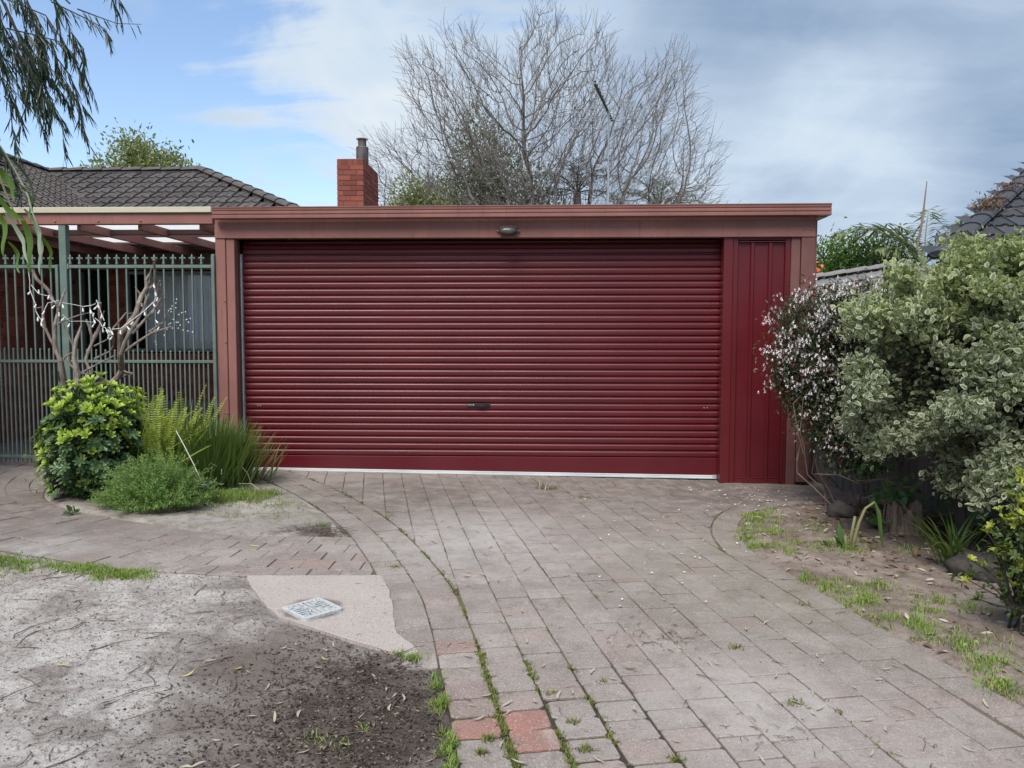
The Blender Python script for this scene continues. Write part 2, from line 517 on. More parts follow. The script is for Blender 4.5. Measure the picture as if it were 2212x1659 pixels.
def f(g):      # concrete pavers
    t = g.attr('tint'); rd = g.attr('red')
    c = g.mix(t, (.285,.254,.237,1), (.345,.312,.293,1))
    rdc = g.mix(g.noise(22,3,.6), (.33,.150,.120,1), (.40,.205,.170,1))
    c = g.mix(rd, c, rdc)
    st = g.noise(1.3, 7, .68, .5)
    c = g.mix(g.rng(st,.44,.66,0,.62), c, (.205,.170,.154,1))
    blot = g.noise(5.5, 7, .72, .4)
    c = g.mix(g.rng(blot,.48,.66,0,.50), c, (.185,.152,.138,1))
    pale = g.noise(2.7, 8, .72, .8)
    c = g.mix(g.rng(pale,.54,.72,0,.62), c, (.455,.415,.395,1))
    fine = g.noise(33, 5, .75)
    c = g.mix(g.rng(fine,.52,.68,0,.45), c, (.17,.140,.125,1))
    spots = g.rng(g.noise(110, 3, .75), .55, .66, 0, .75)
    c = g.mix(spots, c, (.52,.48,.455,1))
    dk = g.rng(g.noise(135, 3, .75), .56, .66, 0, .75)
    c = g.mix(dk, c, (.10,.082,.074,1))
    wob = g.rng(g.noise(6, 6, .7), .35, .62, .25, 1.0)
    def patch(p, r0, r1, w, sc, amt, colr):
        nonlocal c
        gr = g.math('MULTIPLY', g.math('MULTIPLY', g.blob(p, r0, r1, w, sc), amt), wob); c = g.mix(gr, c, colr)
    patch((1.9,5.2), .3, 2.0, .9, 1.5, .50, (.165,.155,.105,1))
    patch((.6,8.6), .6, 3.0, 1.2, 1.1, .62, (.125,.102,.092,1))
    patch((2.2,7.9), .3, 1.4, .7, 1.5, .70, (.105,.085,.078,1))
    patch((-1.5,7.5), .4, 1.3, .8, 1.6, .55, (.125,.105,.092,1))
    patch((-4.0,5.8), .4, 1.8, .9, 1.6, .50, (.165,.132,.120,1))
    patch((-4.6,6.9), .3, 1.1, .6, 1.6, .60, (.115,.095,.085,1))
    patch((-.45,5.9), .1, 1.3, .9, 2.2, .55, (.46,.445,.44,1))
    patch((-3.6,5.35), .05, .55, .5, 4, .7, (.55,.52,.50,1))
    patch((1.0,3.3), .1, .8, .8, 3, .55, (.50,.465,.45,1))
    g.col(c); g.rough(.9); g.spec(.2)
    h = g.math('ADD', g.noise(130,4,.75), g.math('MULTIPLY', g.noise(30,5,.65), .9))
    g.bump(h, .8, .007)
MT['paver'] = mat('paver', f)

def f(g):      # joint sand with moss
    a = g.noise(3.0, 5, .6); b = g.noise(40, 4, .7)
    c = g.mix(b, (.085,.070,.058,1), (.19,.160,.138,1))
    c = g.mix(g.rng(a,.46,.60,0,.85), c, (.105,.110,.038,1))
    c = g.mix(g.blob((-.1,2.9), .5, 1.1, .4, 2), c, (.035,.032,.022,1))
    c = g.mix(g.rng(g.noise(9,4,.6),.55,.66,0,.8), c, (.05,.045,.038,1))
    g.col(c); g.rough(.95); g.bump(b, .6, .006)
MT['joint_sand'] = mat('joint_sand', f)

def f(g):      # concrete slab
    c = g.mix(g.noise(2.5,6,.65,.4), (.33,.295,.275,1), (.46,.415,.392,1))
    c = g.mix(g.rng(g.noise(1.7,4,.6),.5,.75,0,.4), c, (.30,.25,.235,1))
    c = g.mix(g.rng(g.noise(60,3,.7),.60,.70,0,.7), c, (.62,.58,.55,1))
    c = g.mix(g.rng(g.noise(95,2,.7),.57,.66,0,.75), c, (.17,.14,.13,1))
    c = g.mix(g.math('MULTIPLY', g.blob((-1.3,4.28), .145, .20, .10, 14), .8), c, (.10,.085,.075,1))
    g.col(c); g.rough(.9)
    h = g.math('ADD', g.noise(90,4,.7), g.noise(24,4,.6)); g.bump(h, .5, .007)
MT['concrete'] = mat('concrete', f)
def f(g):
    c = g.mix(g.noise(9,5,.65,.4), (.24,.22,.205,1), (.40,.37,.35,1)); g.col(c); g.rough(.9); g.bump(g.noise(60,4,.7), .6, .008)
MT['edging'] = mat('edging', f)

def f(g):      # sandy soil, dark mulch patch towards the driveway
    n1 = g.noise(2.6, 8, .70, .6); n2 = g.noise(9, 7, .74, .4); n3 = g.noise(42, 5, .78); n4 = g.noise(95, 4, .8)
    c = g.mix(g.rng(n1,.36,.62), (.43,.395,.378,1), (.60,.575,.555,1))
    c = g.mix(g.rng(n2,.53,.64,0,.70), c, (.255,.212,.192,1))
    c = g.mix(g.rng(g.noise(1.5,6,.7,.8),.54,.68,0,.50), c, (.30,.255,.232,1))
    c = g.mix(g.rng(n3,.53,.62,0,.75), c, (.145,.116,.102,1))
    c = g.mix(g.rng(n4,.56,.64,0,.75), c, (.10,.080,.070,1))
    c = g.mix(g.rng(g.noise(70,3,.7),.60,.68,0,.8), c, (.60,.575,.555,1))
    rag = g.math('ADD', g.math('MULTIPLY', g.math('SUBTRACT', n2, .5), 1.5), g.math('MULTIPLY', g.math('SUBTRACT', n1, .5), 1.6))
    def patch(p, r0, r1):
        d = g.n('ShaderNodeVectorMath', operation='DISTANCE'); g.t.links.new(g.pos, d.inputs[0]); d.inputs[1].default_value = (p[0], p[1], 0)
        return g.rng(g.math('ADD', d.outputs['Value'], g.math('MULTIPLY', rag, .48)), r0, r1, 1.0, 0.0)
    halo = patch((-.85,3.05), .40, .95)
    for p, r0, r1 in (((-1.25,3.55), .2, .75), ((-1.0,2.3), .2, .75)): halo = g.math('MAXIMUM', halo, patch(p, r0, r1))
    for cx, cy, r in ((-2.62,4.30,.26),(-2.25,3.45,.15),(-2.35,2.95,.22),(-1.95,4.66,.20),(-2.9,3.3,.2),(-1.85,2.95,.2),(-2.1,2.45,.3),(-1.62,4.25,.25)):
        halo = g.math('MAXIMUM', halo, g.math('MULTIPLY', patch((cx,cy), r*.2, r*1.1), .62))
    c = g.mix(g.math('MULTIPLY', halo, .80), c, g.mix(n2, (.095,.073,.062,1), (.215,.175,.155,1)))
    core = patch((-.66,3.05), .15, .62); core = g.math('MAXIMUM', core, patch((-.78,3.45), .05, .38))
    dark = g.mix(g.rng(n2,.4,.6), (.040,.031,.027,1), (.105,.082,.070,1))
    dark = g.mix(g.rng(n3,.52,.62,0,.8), dark, (.014,.012,.011,1))
    c = g.mix(g.math('MULTIPLY', core, .76), c, dark)
    c = g.mix(g.rng(g.math('ADD', g.noise(80,3,.7), g.math('MULTIPLY', halo, .02)),.63,.70,0,.6), c, (.30,.26,.23,1))
    g.col(c); g.rough(.96); g.spec(.15)
    h = g.math('ADD', g.math('MULTIPLY', g.noise(36,6,.8), 1.0), g.math('MULTIPLY', n2, 1.3)); h = g.math('ADD', h, g.math('MULTIPLY', n4, .5)); g.bump(h, 1.0, .016)
MT['sandy_soil'] = mat('sandy_soil', f)

def bed(name, c1, c2, dk, green):
    def f(g):
        n1 = g.noise(2.6, 7, .66, .5); n2 = g.noise(12, 6, .7, .3); n3 = g.noise(60, 4, .75)
        c = g.mix(g.rng(n1,.36,.64), c1, c2)
        c = g.mix(g.rng(n2,.50,.70,0,.6), c, dk)
        c = g.mix(g.rng(g.noise(4.5,6,.7,.5),.53,.66,0,.55), c, green)
        c = g.mix(g.rng(n3,.56,.68,0,.6), c, (dk[0]*.5,dk[1]*.5,dk[2]*.5,1))
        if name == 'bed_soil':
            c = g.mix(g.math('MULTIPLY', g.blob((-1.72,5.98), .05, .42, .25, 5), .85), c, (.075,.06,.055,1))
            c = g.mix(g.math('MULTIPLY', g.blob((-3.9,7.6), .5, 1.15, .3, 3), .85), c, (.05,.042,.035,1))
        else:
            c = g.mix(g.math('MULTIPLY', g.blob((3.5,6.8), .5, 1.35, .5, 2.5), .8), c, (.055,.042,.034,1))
        g.col(c); g.rough(.96); g.spec(.15)
        g.bump(g.math('ADD', g.noise(40,5,.75), g.math('MULTIPLY', n2, 1.5)), .8, .012)
    MT[name] = mat(name, f)
bed('bed_soil', (.27,.245,.225,1), (.40,.365,.34,1), (.15,.125,.105,1), (.15,.165,.075,1))
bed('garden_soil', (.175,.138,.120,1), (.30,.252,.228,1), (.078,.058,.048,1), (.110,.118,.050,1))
def f(g):
    g.col(g.mix(g.noise(.7,6,.6), (.16,.14,.10,1), (.12,.14,.06,1))); g.rough(.95)
MT['far_ground'] = mat('far_ground', f)

def leafmat(name, c1, c2, rough=.45, tr=.28, mid=None, spec=.35, c3=None):
    def f(g):
        c = g.mix(g.isl, c1, c2)
        if c3: c = g.mix(g.rng(g.math('FRACT', g.math('MULTIPLY', g.isl, 7.31)), .72, .86), c, c3)
        if mid: c = g.mix(g.rng(g.attr('mid'), .18, .55), c, mid)
        g.col(c); g.rough(rough); g.spec(spec); g.translucent(g.mix(.5, c, (.30,.42,.05,1)) if tr > .2 else c, tr)
    MT[name] = mat(name, f); return MT[name]
leafmat('dark_leaf', (.060,.118,.048,1), (.100,.175,.066,1), .34, .22, spec=.45)
leafmat('lime_leaf', (.36,.52,.075,1), (.48,.62,.12,1), .38, .32)
leafmat('fern_leaf', (.29,.38,.06,1), (.40,.47,.09,1), .5, .3)
leafmat('strap_leaf', (.060,.120,.034,1), (.115,.190,.052,1), .42, .3, c3=(.21,.24,.08,1))
leafmat('herb_leaf', (.19,.35,.10,1), (.28,.45,.14,1), .55, .45)
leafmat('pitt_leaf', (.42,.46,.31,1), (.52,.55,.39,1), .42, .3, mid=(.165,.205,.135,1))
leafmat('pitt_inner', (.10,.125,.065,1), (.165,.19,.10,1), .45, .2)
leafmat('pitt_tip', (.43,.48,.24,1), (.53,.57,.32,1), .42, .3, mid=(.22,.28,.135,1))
leafmat('jasmine_leaf', (.028,.060,.026,1), (.060,.105,.042,1), .45, .2, c3=(.17,.085,.055,1))
leafmat('petal', (.78,.77,.79,1), (.85,.84,.85,1), .6, .2, c3=(.72,.52,.56,1))
leafmat('yellow_leaf', (.27,.34,.040,1), (.40,.44,.075,1), .35, .3)
leafmat('olive_leaf', (.045,.085,.022,1), (.10,.14,.035,1), .4, .2)
leafmat('mint_leaf', (.055,.15,.045,1), (.11,.22,.075,1), .45, .25)
leafmat('gum_leaf', (.020,.040,.022,1), (.042,.072,.038,1), .45, .16)
leafmat('willow_green', (.055,.125,.018,1), (.10,.19,.03,1), .4, .3)
leafmat('willow_grey', (.24,.31,.25,1), (.34,.40,.33,1), .4, .3)
leafmat('far_leaf', (.20,.22,.14,1), (.29,.31,.21,1), .6, .25)
leafmat('far_leaf_pale', (.22,.26,.115,1), (.32,.35,.18,1), .6, .25)
leafmat('hedge_leaf', (.07,.15,.035,1), (.14,.25,.06,1), .5, .25)
leafmat('palm_leaf', (.12,.17,.07,1), (.22,.26,.12,1), .5, .2)
leafmat('palm_dark', (.05,.07,.035,1), (.10,.12,.06,1), .55, .2)
leafmat('grass_blade', (.14,.25,.040,1), (.23,.36,.065,1), .55, .3, c3=(.36,.33,.14,1))
leafmat('moss', (.10,.125,.034,1), (.18,.205,.055,1), .8, .1)
leafmat('litter_leaf', (.30,.265,.19,1), (.46,.43,.34,1), .6, .1, c3=(.15,.095,.06,1))
leafmat('litter_yellow', (.50,.45,.12,1), (.55,.48,.20,1), .5, .15)
leafmat('litter_red', (.28,.12,.07,1), (.34,.16,.09,1), .6, .1)
leafmat('mulch', (.026,.020,.016,1), (.085,.064,.052,1), .85, 0.0, c3=(.20,.16,.13,1))
leafmat('dead_leaf', (.13,.075,.045,1), (.24,.16,.10,1), .7, .1)
leafmat('orange_flower', (.70,.13,.05,1), (.75,.20,.08,1), .6, .2)
leafmat('pink_flower', (.55,.06,.12,1), (.60,.10,.16,1), .6, .2)

def barkmat(name, c1, c2, sc=12, st=(1,1,.25), b=.6):
    def f(g):
        a = g.noise(sc, 6, .65, stretch=st); g.col(g.mix(g.rng(a,.3,.7), c1, c2)); g.rough(.85); g.bump(a, b, .012)
    MT[name] = mat(name, f)
barkmat('bare_bark', (.135,.116,.108,1), (.23,.205,.19,1))
barkmat('pale_bark', (.115,.092,.078,1), (.30,.255,.218,1), 26, (1,1,.4))
barkmat('dark_bark', (.030,.026,.025,1), (.065,.055,.05,1), 14)
barkmat('vine_bark', (.16,.115,.085,1), (.27,.20,.15,1), 14)
barkmat('stump_bark', (.085,.055,.042,1), (.24,.175,.14,1), 26, (1,1,.12), 1.0)
barkmat('paling', (.085,.088,.090,1), (.155,.155,.155,1), 7, (3,3,.12), .5)
barkmat('cut_wood', (.40,.32,.23,1), (.50,.41,.31,1), 20)
barkmat('rock', (.025,.022,.021,1), (.075,.064,.058,1), 9, (1,1,1), 1.0)
barkmat('twig', (.055,.042,.035,1), (.17,.135,.11,1), 18)
barkmat('green_stalk', (.11,.14,.05,1), (.24,.215,.11,1), 5, (1,1,.3), .2)
# ---------------------------------------------------------------- ground, far land
def grid_sheet(name, xs, ys, zf, mat, **p):
    X, Y = np.meshgrid(xs, ys, indexing='xy'); Z = zf(X, Y)
    V = np.stack([X, Y, Z], -1).reshape(-1, 3); nx, ny = len(xs), len(ys)
    i = (np.arange(ny-1)[:, None]*nx + np.arange(nx-1)[None]).ravel()
    F = np.stack([i, i+1, i+1+nx, i+nx], 1)
    return link(name, np_mesh(name, V, F, mat, True), None, **p)
GZ = lambda X: -0.016*np.clip(X, -14, 14)
grid_sheet('ground', [-300,-60,-14,-7,-3,0,3,7,14,60,300], [-200,-40,-8,0,4,8,14,30,80,300], lambda X, Y: GZ(X)-.045, MT['far_ground'], kind='structure')

# outlines on the ground (metres, camera foot at the origin)
E1 = [(-3.25,8.75),(-2.82,8.25),(-2.35,7.70),(-1.80,6.91),(-1.37,6.17),(-1.00,5.34),(-.74,4.67),(-.565,4.0),(-.480,3.6),(-.372,3.09),(-.300,2.75),(-.182,2.2),(-.032,1.5),(.075,1.0)]
R0 = [(3.5,7.66),(2.89,7.62),(2.5,7.51),(2.2,7.37),(1.95,7.12),(1.76,6.78),(1.64,6.35),(1.60,6.0),(1.62,5.71),(1.69,5.38),(1.79,4.94),(1.88,4.46),(1.98,4.05),(2.06,3.75),(2.14,3.38),(2.35,2.6),(2.6,1.8),(2.85,1.0)]
BEDL = [(-1.50,5.88),(-1.9,5.87),(-2.26,5.84),(-2.62,5.9),(-3.08,6.08),(-3.45,6.22),(-3.85,6.40),(-4.25,6.60),(-4.55,6.85),(-4.85,7.25),(-5.0,7.7),(-5.05,8.5)]
PATHB = [(-.95,4.87),(-1.9,4.85),(-2.61,4.91),(-3.2,5.05),(-3.84,5.27),(-5.0,5.7),(-7.5,6.6)]
def offset(line, d):
    """shift a polyline to its left by d"""
    o = []
    for i, p in enumerate(line):
        a, b = line[max(i-1,0)], line[min(i+1,len(line)-1)]
        tx, ty = b[0]-a[0], b[1]-a[1]; l = math.hypot(tx, ty)
        o.append((p[0]-ty/l*d, p[1]+tx/l*d))
    return o
def resample(line, step):
    P = [Vector((p[0],p[1],0)) for p in line]
    L = [0]
    for a, b in zip(P, P[1:]): L.append(L[-1]+(b-a).length)
    n = max(2, int(round(L[-1]/step))); o = []
    for k in range(n+1):
        s = L[-1]*k/n; i = min(max(j for j in range(len(L)) if L[j] <= s+1e-9), len(P)-2)
        q = P[i].lerp(P[i+1], (s-L[i])/max(L[i+1]-L[i],1e-9)); o.append((q.x,q.y))
    return o
def smooth(line, it=2):
    for _ in range(it):
        o = [line[0]]
        for a, b in zip(line, line[1:]):
            o += [(a[0]*.75+b[0]*.25, a[1]*.75+b[1]*.25), (a[0]*.25+b[0]*.75, a[1]*.25+b[1]*.75)]
        line = o + [line[-1]]
    return line
E1, R0, BEDL, PATHB = smooth(E1), smooth(R0), smooth(BEDL), smooth(PATHB, 1)
E2 = offset(E1, .215)          # travelling towards the camera the drive lies on the left
E0 = offset(E1, -.205)
R1 = offset(R0, -.215)

def seg_side(p, line):
    best = 1e9; sd = 0; info = None
    for a, b in zip(line, line[1:]):
        dx, dy = b[0]-a[0], b[1]-a[1]; l2 = dx*dx+dy*dy
        t = max(0, min(1, ((p[0]-a[0])*dx+(p[1]-a[1])*dy)/l2)); qx, qy = a[0]+t*dx, a[1]+t*dy
        d = (p[0]-qx)**2+(p[1]-qy)**2
        if d < best-1e-12:
            best = d; l = math.sqrt(l2); n = (-dy/l, dx/l); sd = (p[0]-a[0])*n[0]+(p[1]-a[1])*n[1]; info = (a, n)
    return math.sqrt(best), sd, info
def clip_half(poly, a, n, off):
    o = []
    f = lambda p: (p[0]-a[0])*n[0]+(p[1]-a[1])*n[1]-off
    for i in range(len(poly)):
        p, q = poly[i], poly[(i+1)%len(poly)]; fp, fq = f(p), f(q)
        if fp >= 0: o.append(p)
        if (fp > 0) != (fq > 0) and abs(fp-fq) > 1e-9:
            t = fp/(fp-fq); o.append((p[0]+(q[0]-p[0])*t, p[1]+(q[1]-p[1])*t))
    return o
def clip_line(poly, line, left=True, gap=.004):
    """keep the part of poly on one side of a polyline, judged by the segment nearest to it"""
    if not poly: return poly
    c = (sum(p[0] for p in poly)/len(poly), sum(p[1] for p in poly)/len(poly))
    d, sd, (a, n) = seg_side(c, line)
    if d > .35: return poly if (sd > 0) == left else []
    if not left: n = (-n[0], -n[1])
    return clip_half(poly, a, n, gap)
def area(p): return abs(sum(p[i][0]*p[(i+1)%len(p)][1]-p[(i+1)%len(p)][0]*p[i][1] for i in range(len(p))))/2
def clean(poly, e=.012):
    o = []
    for p in poly:
        if not o or math.hypot(p[0]-o[-1][0], p[1]-o[-1][1]) > e: o.append(p)
    if len(o) > 2 and math.hypot(o[0][0]-o[-1][0], o[0][1]-o[-1][1]) < e: o.pop()
    return o
def shrink(poly, g):
    cx = sum(p[0] for p in poly)/len(poly); cy = sum(p[1] for p in poly)/len(poly)
    o = []
    for p in poly:
        dx, dy = cx-p[0], cy-p[1]; d = math.hypot(dx,dy)
        o.append((p[0]+dx/d*g, p[1]+dy/d*g))
    return o
def cut_corners(poly, c):
    o = []; n = len(poly)
    for i in range(n):
        p, a, b = poly[i], poly[i-1], poly[(i+1)%n]
        for q in (a, b):
            l = math.hypot(q[0]-p[0], q[1]-p[1]); k = min(c*random.uniform(.6,1.4), l*.3)/l
            o.append((p[0]+(q[0]-p[0])*k, p[1]+(q[1]-p[1])*k))
    return o
def ccw(poly):
    s = sum(poly[i][0]*poly[(i+1)%len(poly)][1]-poly[(i+1)%len(poly)][0]*poly[i][1] for i in range(len(poly)))
    return poly if s > 0 else poly[::-1]

pav_drive, pav_path = [], []
def jit(p, a=.005): return (p[0]+random.uniform(-a,a), p[1]+random.uniform(-a,a))
# running bond field, columns leaning 14 degrees
A = R(12.4); u = (math.cos(A), math.sin(A)); w = (math.sin(A), -math.cos(A))
PW, PD = .207, .166
_p0 = (-.480+.215*math.cos(A)+u[0]*PW/2, 3.6+.215*math.sin(A)+u[1]*PW/2); _t = (8.8-_p0[1])/-w[1]; FX, FY0 = _p0[0]-w[0]*_t, 8.8
for i in range(-24, 32):
    for j in range(-4, 70):
        o = (0.5 if i % 2 else 0.0) + .12*math.sin(i*2.1)
        cx, cy = FX+u[0]*i*PW+w[0]*(j+o)*PD, FY0+u[1]*i*PW+w[1]*(j+o)*PD
        if not (-3.6 < cx < 3.6 and .9 < cy < 9.1): continue
        q = [(cx+u[0]*a*PW/2+w[0]*b*PD/2, cy+u[1]*a*PW/2+w[1]*b*PD/2) for a, b in ((-1,1),(1,1),(1,-1),(-1,-1))]
        q = clip_line(q, E2, True); 
        q = clip_line(q, R1, False) if q else q
        if q: q = clip_half(q, (0,8.92), (0,-1), 0)
        q = clean(q) if q else q
        if len(q) >= 3 and area(q) > .004: pav_drive.append(q)
def course(inner, outer_off, pitch, y_lo=-9, y_hi=99):
    P = resample(inner, pitch); Q = offset(P, outer_off)
    o = []
    for i in range(len(P)-1):
        q = [P[i], P[i+1], Q[i+1], Q[i]]
        cy = sum(p[1] for p in q)/4
        if y_lo < cy < y_hi: o.append(q)
    return o
pav_drive += course(E1, .213, .166, .9, 8.9)
pav_drive += course(E1, -.202, .166, 3.62, 8.7)
pav_drive += course(R0, -.213, .185, .9, 9)
# footpath: courses follow a bent line
PC = smooth([(-.9,5.37),(-2.3,5.36),(-2.9,5.48),(-3.6,5.78),(-4.6,6.22),(-5.4,6.9),(-5.9,7.8),(-6.2,9.0),(-6.4,12)])
for r in range(-6, 8):
    P = resample(offset(PC, -(r+.5)*.204), .212); Pq = offset(P, .204)
    hs = 0.5 if r % 2 else 0
    for i in range(len(P)-1):
        a = [P[i], P[i+1], Pq[i+1], Pq[i]]
        if hs:
            m1 = ((P[i][0]+P[i+1][0])/2, (P[i][1]+P[i+1][1])/2); n1_ = ((Pq[i][0]+Pq[i+1][0])/2, (Pq[i][1]+Pq[i+1][1])/2)
            if i+2 >= len(P): continue
            m2 = ((P[i+2][0]+P[i+1][0])/2, (P[i+2][1]+P[i+1][1])/2); n2_ = ((Pq[i+2][0]+Pq[i+1][0])/2, (Pq[i+2][1]+Pq[i+1][1])/2)
            a = [m1, m2, n2_, n1_]
        c = (sum(p[0] for p in a)/4, sum(p[1] for p in a)/4)
        if c[0] < -7.2 or c[1] > 9.6: continue
        q = clip_line(a, E0, False, .005)
        q = clip_line(q, PATHB, False, .004) if q else q       # the path lies beyond this line
        q = clip_line(q, BEDL, True, .006) if q else q
        q = clean(q) if q else q
        if len(q) >= 3 and area(q) > .006: pav_path.append(q)
RED = [(-.30,2.98),(-.085,3.13),(-.045,2.965)]
PINK = {(-.418,3.881):.45,(-1.496,5.204):.35,(-1.294,5.452):.3,(-1.75,5.2):.2,(-.3,3.3):.18}
def paver_mesh(q, name):
    q = ccw(q)
    cx_, cy_ = sum(p[0] for p in q)/len(q), sum(p[1] for p in q)/len(q)
    wide = max(0, min(1, (3.9-cy_)/.7))*max(0, min(1, (.75-cx_)/.5))*(cx_ > -.6)
    q = cut_corners([jit(p,.003) for p in shrink(q, random.uniform(.0026,.0046)+.007*wide)], .007+.009*wide)
    b = MB(); h = random.uniform(-.005,.003)
    b.prism(q, -.034, h, .0035, (random.uniform(-.012,.012), random.uniform(-.012,.012)))
    c = (sum(p[0] for p in q)/len(q), sum(p[1] for p in q)/len(q))
    rd = max([0]+[.95 for r in RED if math.hypot(c[0]-r[0],c[1]-r[1]) < .082]+[v for k, v in PINK.items() if math.hypot(c[0]-k[0],c[1]-k[1]) < .11])
    return b, min(1, max(0, random.gauss(.5,.3))), max(rd, random.choice([0]*9+[.08,.14]))
def lay(pavers, parent, massname):
    pavers.sort(key=lambda q: math.hypot(sum(p[0] for p in q)/len(q), sum(p[1] for p in q)/len(q)))
    big = MB(); bt = []; br = []
    k = 0
    for q in pavers:
        cy = sum(p[1] for p in q)/len(q); cx = sum(p[0] for p in q)/len(q)
        inview = cy > 2.3 and abs(cx) < cy*.75+.1
        b, t, rd = paver_mesh(q, 'paver')
        if k < 300 and inview:
            m = b.mesh('paver', MT['paver'])
            for an, av in (('tint', t), ('red', rd)):
                at = m.attributes.new(an, 'FLOAT', 'POINT'); at.data.foreach_set('value', np.full(len(b.v), av, np.float32))
            link('paver', m, parent); k += 1
        else:
            big.add(b.v, b.f); bt += [t]*len(b.v); br += [rd]*len(b.v)
    if big.v:
        m = big.mesh(massname, MT['paver'])
        for an, av in (('tint', bt), ('red', br)):
            at = m.attributes.new(an, 'FLOAT', 'POINT'); at.data.foreach_set('value', np.asarray(av, np.float32))
        link(massname, m, parent, kind='stuff')
# bedding sheets under the pavers
def strip_sheet(name, left, right, off, mat, **p):
    L_, R_ = resample(left, .25), resample(right, .25); n = max(len(L_), len(R_))
    L_ = [L_[int(round(i*(len(L_)-1)/(n-1)))] for i in range(n)]; R_ = [R_[int(round(i*(len(R_)-1)/(n-1)))] for i in range(n)]
    b = MB()
    for a, c in zip(L_, R_): b.v += [(a[0],a[1],gz(a[0])+off),(c[0],c[1],gz(c[0])+off)]
    for i in range(n-1): b.f.append((2*i,2*i+1,2*i+3,2*i+2))
    return b.build(name, mat, None, **p)
E0b = [p for p in E0 if p[1] > 3.66]
left_edge = [p for p in E0 if p[1] > 3.70] + [p for p in E1 if p[1] < 3.62]
# cut the end that would run into the door opening
drive = strip_sheet('driveway', [(-3.4,8.95)]+left_edge, [(3.4,8.95)]+R0[0:], -.0105, MT['joint_sand'], kind='structure')
lay(pav_drive, drive, 'paver_field')
path = strip_sheet('footpath', [(-7.4,9.6)]+BEDL[::-1]+[(-1.3,5.6)], [(-9.0,9.6),(-8.2,6.9)]+PATHB[::-1], -.0085, MT['joint_sand'], kind='structure')
lay(pav_path, path, 'paver_field')
# entry floor behind the gate
MB().box(-9, -4.2, 9.62, 12.2, -.2, .085).build('porch_floor', MT['paver'], None, kind='structure')

# signed distance of the paved area for the soil sheets
def dist_arr(X, Y, line):
    best = np.full(X.shape, 1e9); sd = np.zeros(X.shape)
    for a, b in zip(line, line[1:]):
        dx, dy = b[0]-a[0], b[1]-a[1]; l2 = dx*dx+dy*dy
        t = np.clip(((X-a[0])*dx+(Y-a[1])*dy)/l2, 0, 1); d = np.hypot(X-a[0]-t*dx, Y-a[1]-t*dy)
        s = ((X-a[0])*-dy+(Y-a[1])*dx); m = d < best; best = np.where(m, d, best); sd = np.where(m, np.sign(s)*d, sd)
    return sd
def vnoise(X, Y, sc, seed):
    r = np.random.default_rng(seed); g = r.random((256,256)); x = X*sc+50; y = Y*sc+50
    xi, yi = np.floor(x).astype(int), np.floor(y).astype(int); fx, fy = x-xi, y-yi
    fx, fy = fx*fx*(3-2*fx), fy*fy*(3-2*fy); G_ = lambda a, b: g[a % 256, b % 256]
    return (G_(xi,yi)*(1-fx)+G_(xi+1,yi)*fx)*(1-fy)+(G_(xi,yi+1)*(1-fx)+G_(xi+1,yi+1)*fx)*fy
def fbm(X, Y, sc, seed, n=4):
    o = 0; a = 1; tot = 0
    for k in range(n): o = o+a*vnoise(X, Y, sc*2**k, seed+k); tot += a; a *= .5
    return o/tot
SLAB = [(-1.90,4.84),(-1.03,4.93),(-.95,4.72),(-.86,4.39),(-.78,4.07),(-.75,3.97),(-.64,3.83),(-.60,3.75),(-.64,3.70),(-.72,3.73),(-.89,3.82),(-1.18,3.99),(-1.45,4.15),(-1.64,4.40),(-1.78,4.62)]
slab_edge = SLAB[7:] + [SLAB[0]]
# left soil lies on the right-hand side (negative) of E0/E1 lower part, below PATHB, outside the slab
soil_line = [(-7.5,6.6)]+PATHB[::-1][1:-2]+[(-1.95,4.84)]+SLAB[::-1][0:8]+[(-.56,3.63)]+[p for p in E1 if p[1] < 3.60]
SOILP = soil_line+[(.0,-3.0),(-9.0,-3.0),(-9.0,6.6)]
def inpoly(X, Y, P):
    c = np.zeros(np.shape(X), bool); j = len(P)-1
    for i in range(len(P)):
        (xi,yi),(xj,yj) = P[i],P[j]
        if yi != yj: c ^= ((yi > Y) != (yj > Y)) & (X < (xj-xi)*(Y-yi)/(yj-yi)+xi)
        j = i
    return c
def soil_sd(X, Y):
    d = np.abs(dist_arr(X, Y, soil_line)); return np.where(inpoly(X, Y, SOILP), d, -d)
def soil_z(X, Y):
    sd = soil_sd(X, Y)       # positive on the soil side
    n = fbm(X, Y, 3.0, 3); n2 = fbm(X, Y, 14, 9); n3 = fbm(X, Y, 34, 21, 2)
    rise = np.clip((sd + .012*(n2-.5)*2)/.05, -1, 1)
    z = GZ(X) - .012 + .022*rise + np.where(sd > 0, (n-.5)*.022 + (n2-.5)*.018 + (n3-.5)*.014, 0)*np.clip(sd/.12, 0, 1)
    for cx, cy, a in ((-2.62,4.25,.4),(-2.15,3.45,.6),(-2.35,2.95,.5),(-1.95,4.62,.3),(-2.9,3.3,.5),(-1.75,2.95,.7),(-1.25,2.75,.2)):
        dx, dy = X-cx, Y-cy; px = dx*math.cos(a)+dy*math.sin(a); py = -dx*math.sin(a)+dy*math.cos(a)
        r = (px/.17)**2+(py/.075)**2; z -= .009*np.exp(-r)*(1+.6*np.sin(px*110)); z += .005*np.exp(-(np.sqrt(r)-1.5)**2*4)
    return z
grid_sheet('sandy_soil', np.arange(-4.6,.12,.022), np.arange(1.4,5.9,.022), soil_z, MT['sandy_soil'], kind='structure')
def soil_h(x, y): return float(soil_z(np.array([[x]]), np.array([[y]]))[0,0])
bed_line = BEDL[::-1] + [p for p in E0[::-1] if p[1] > 5.9]
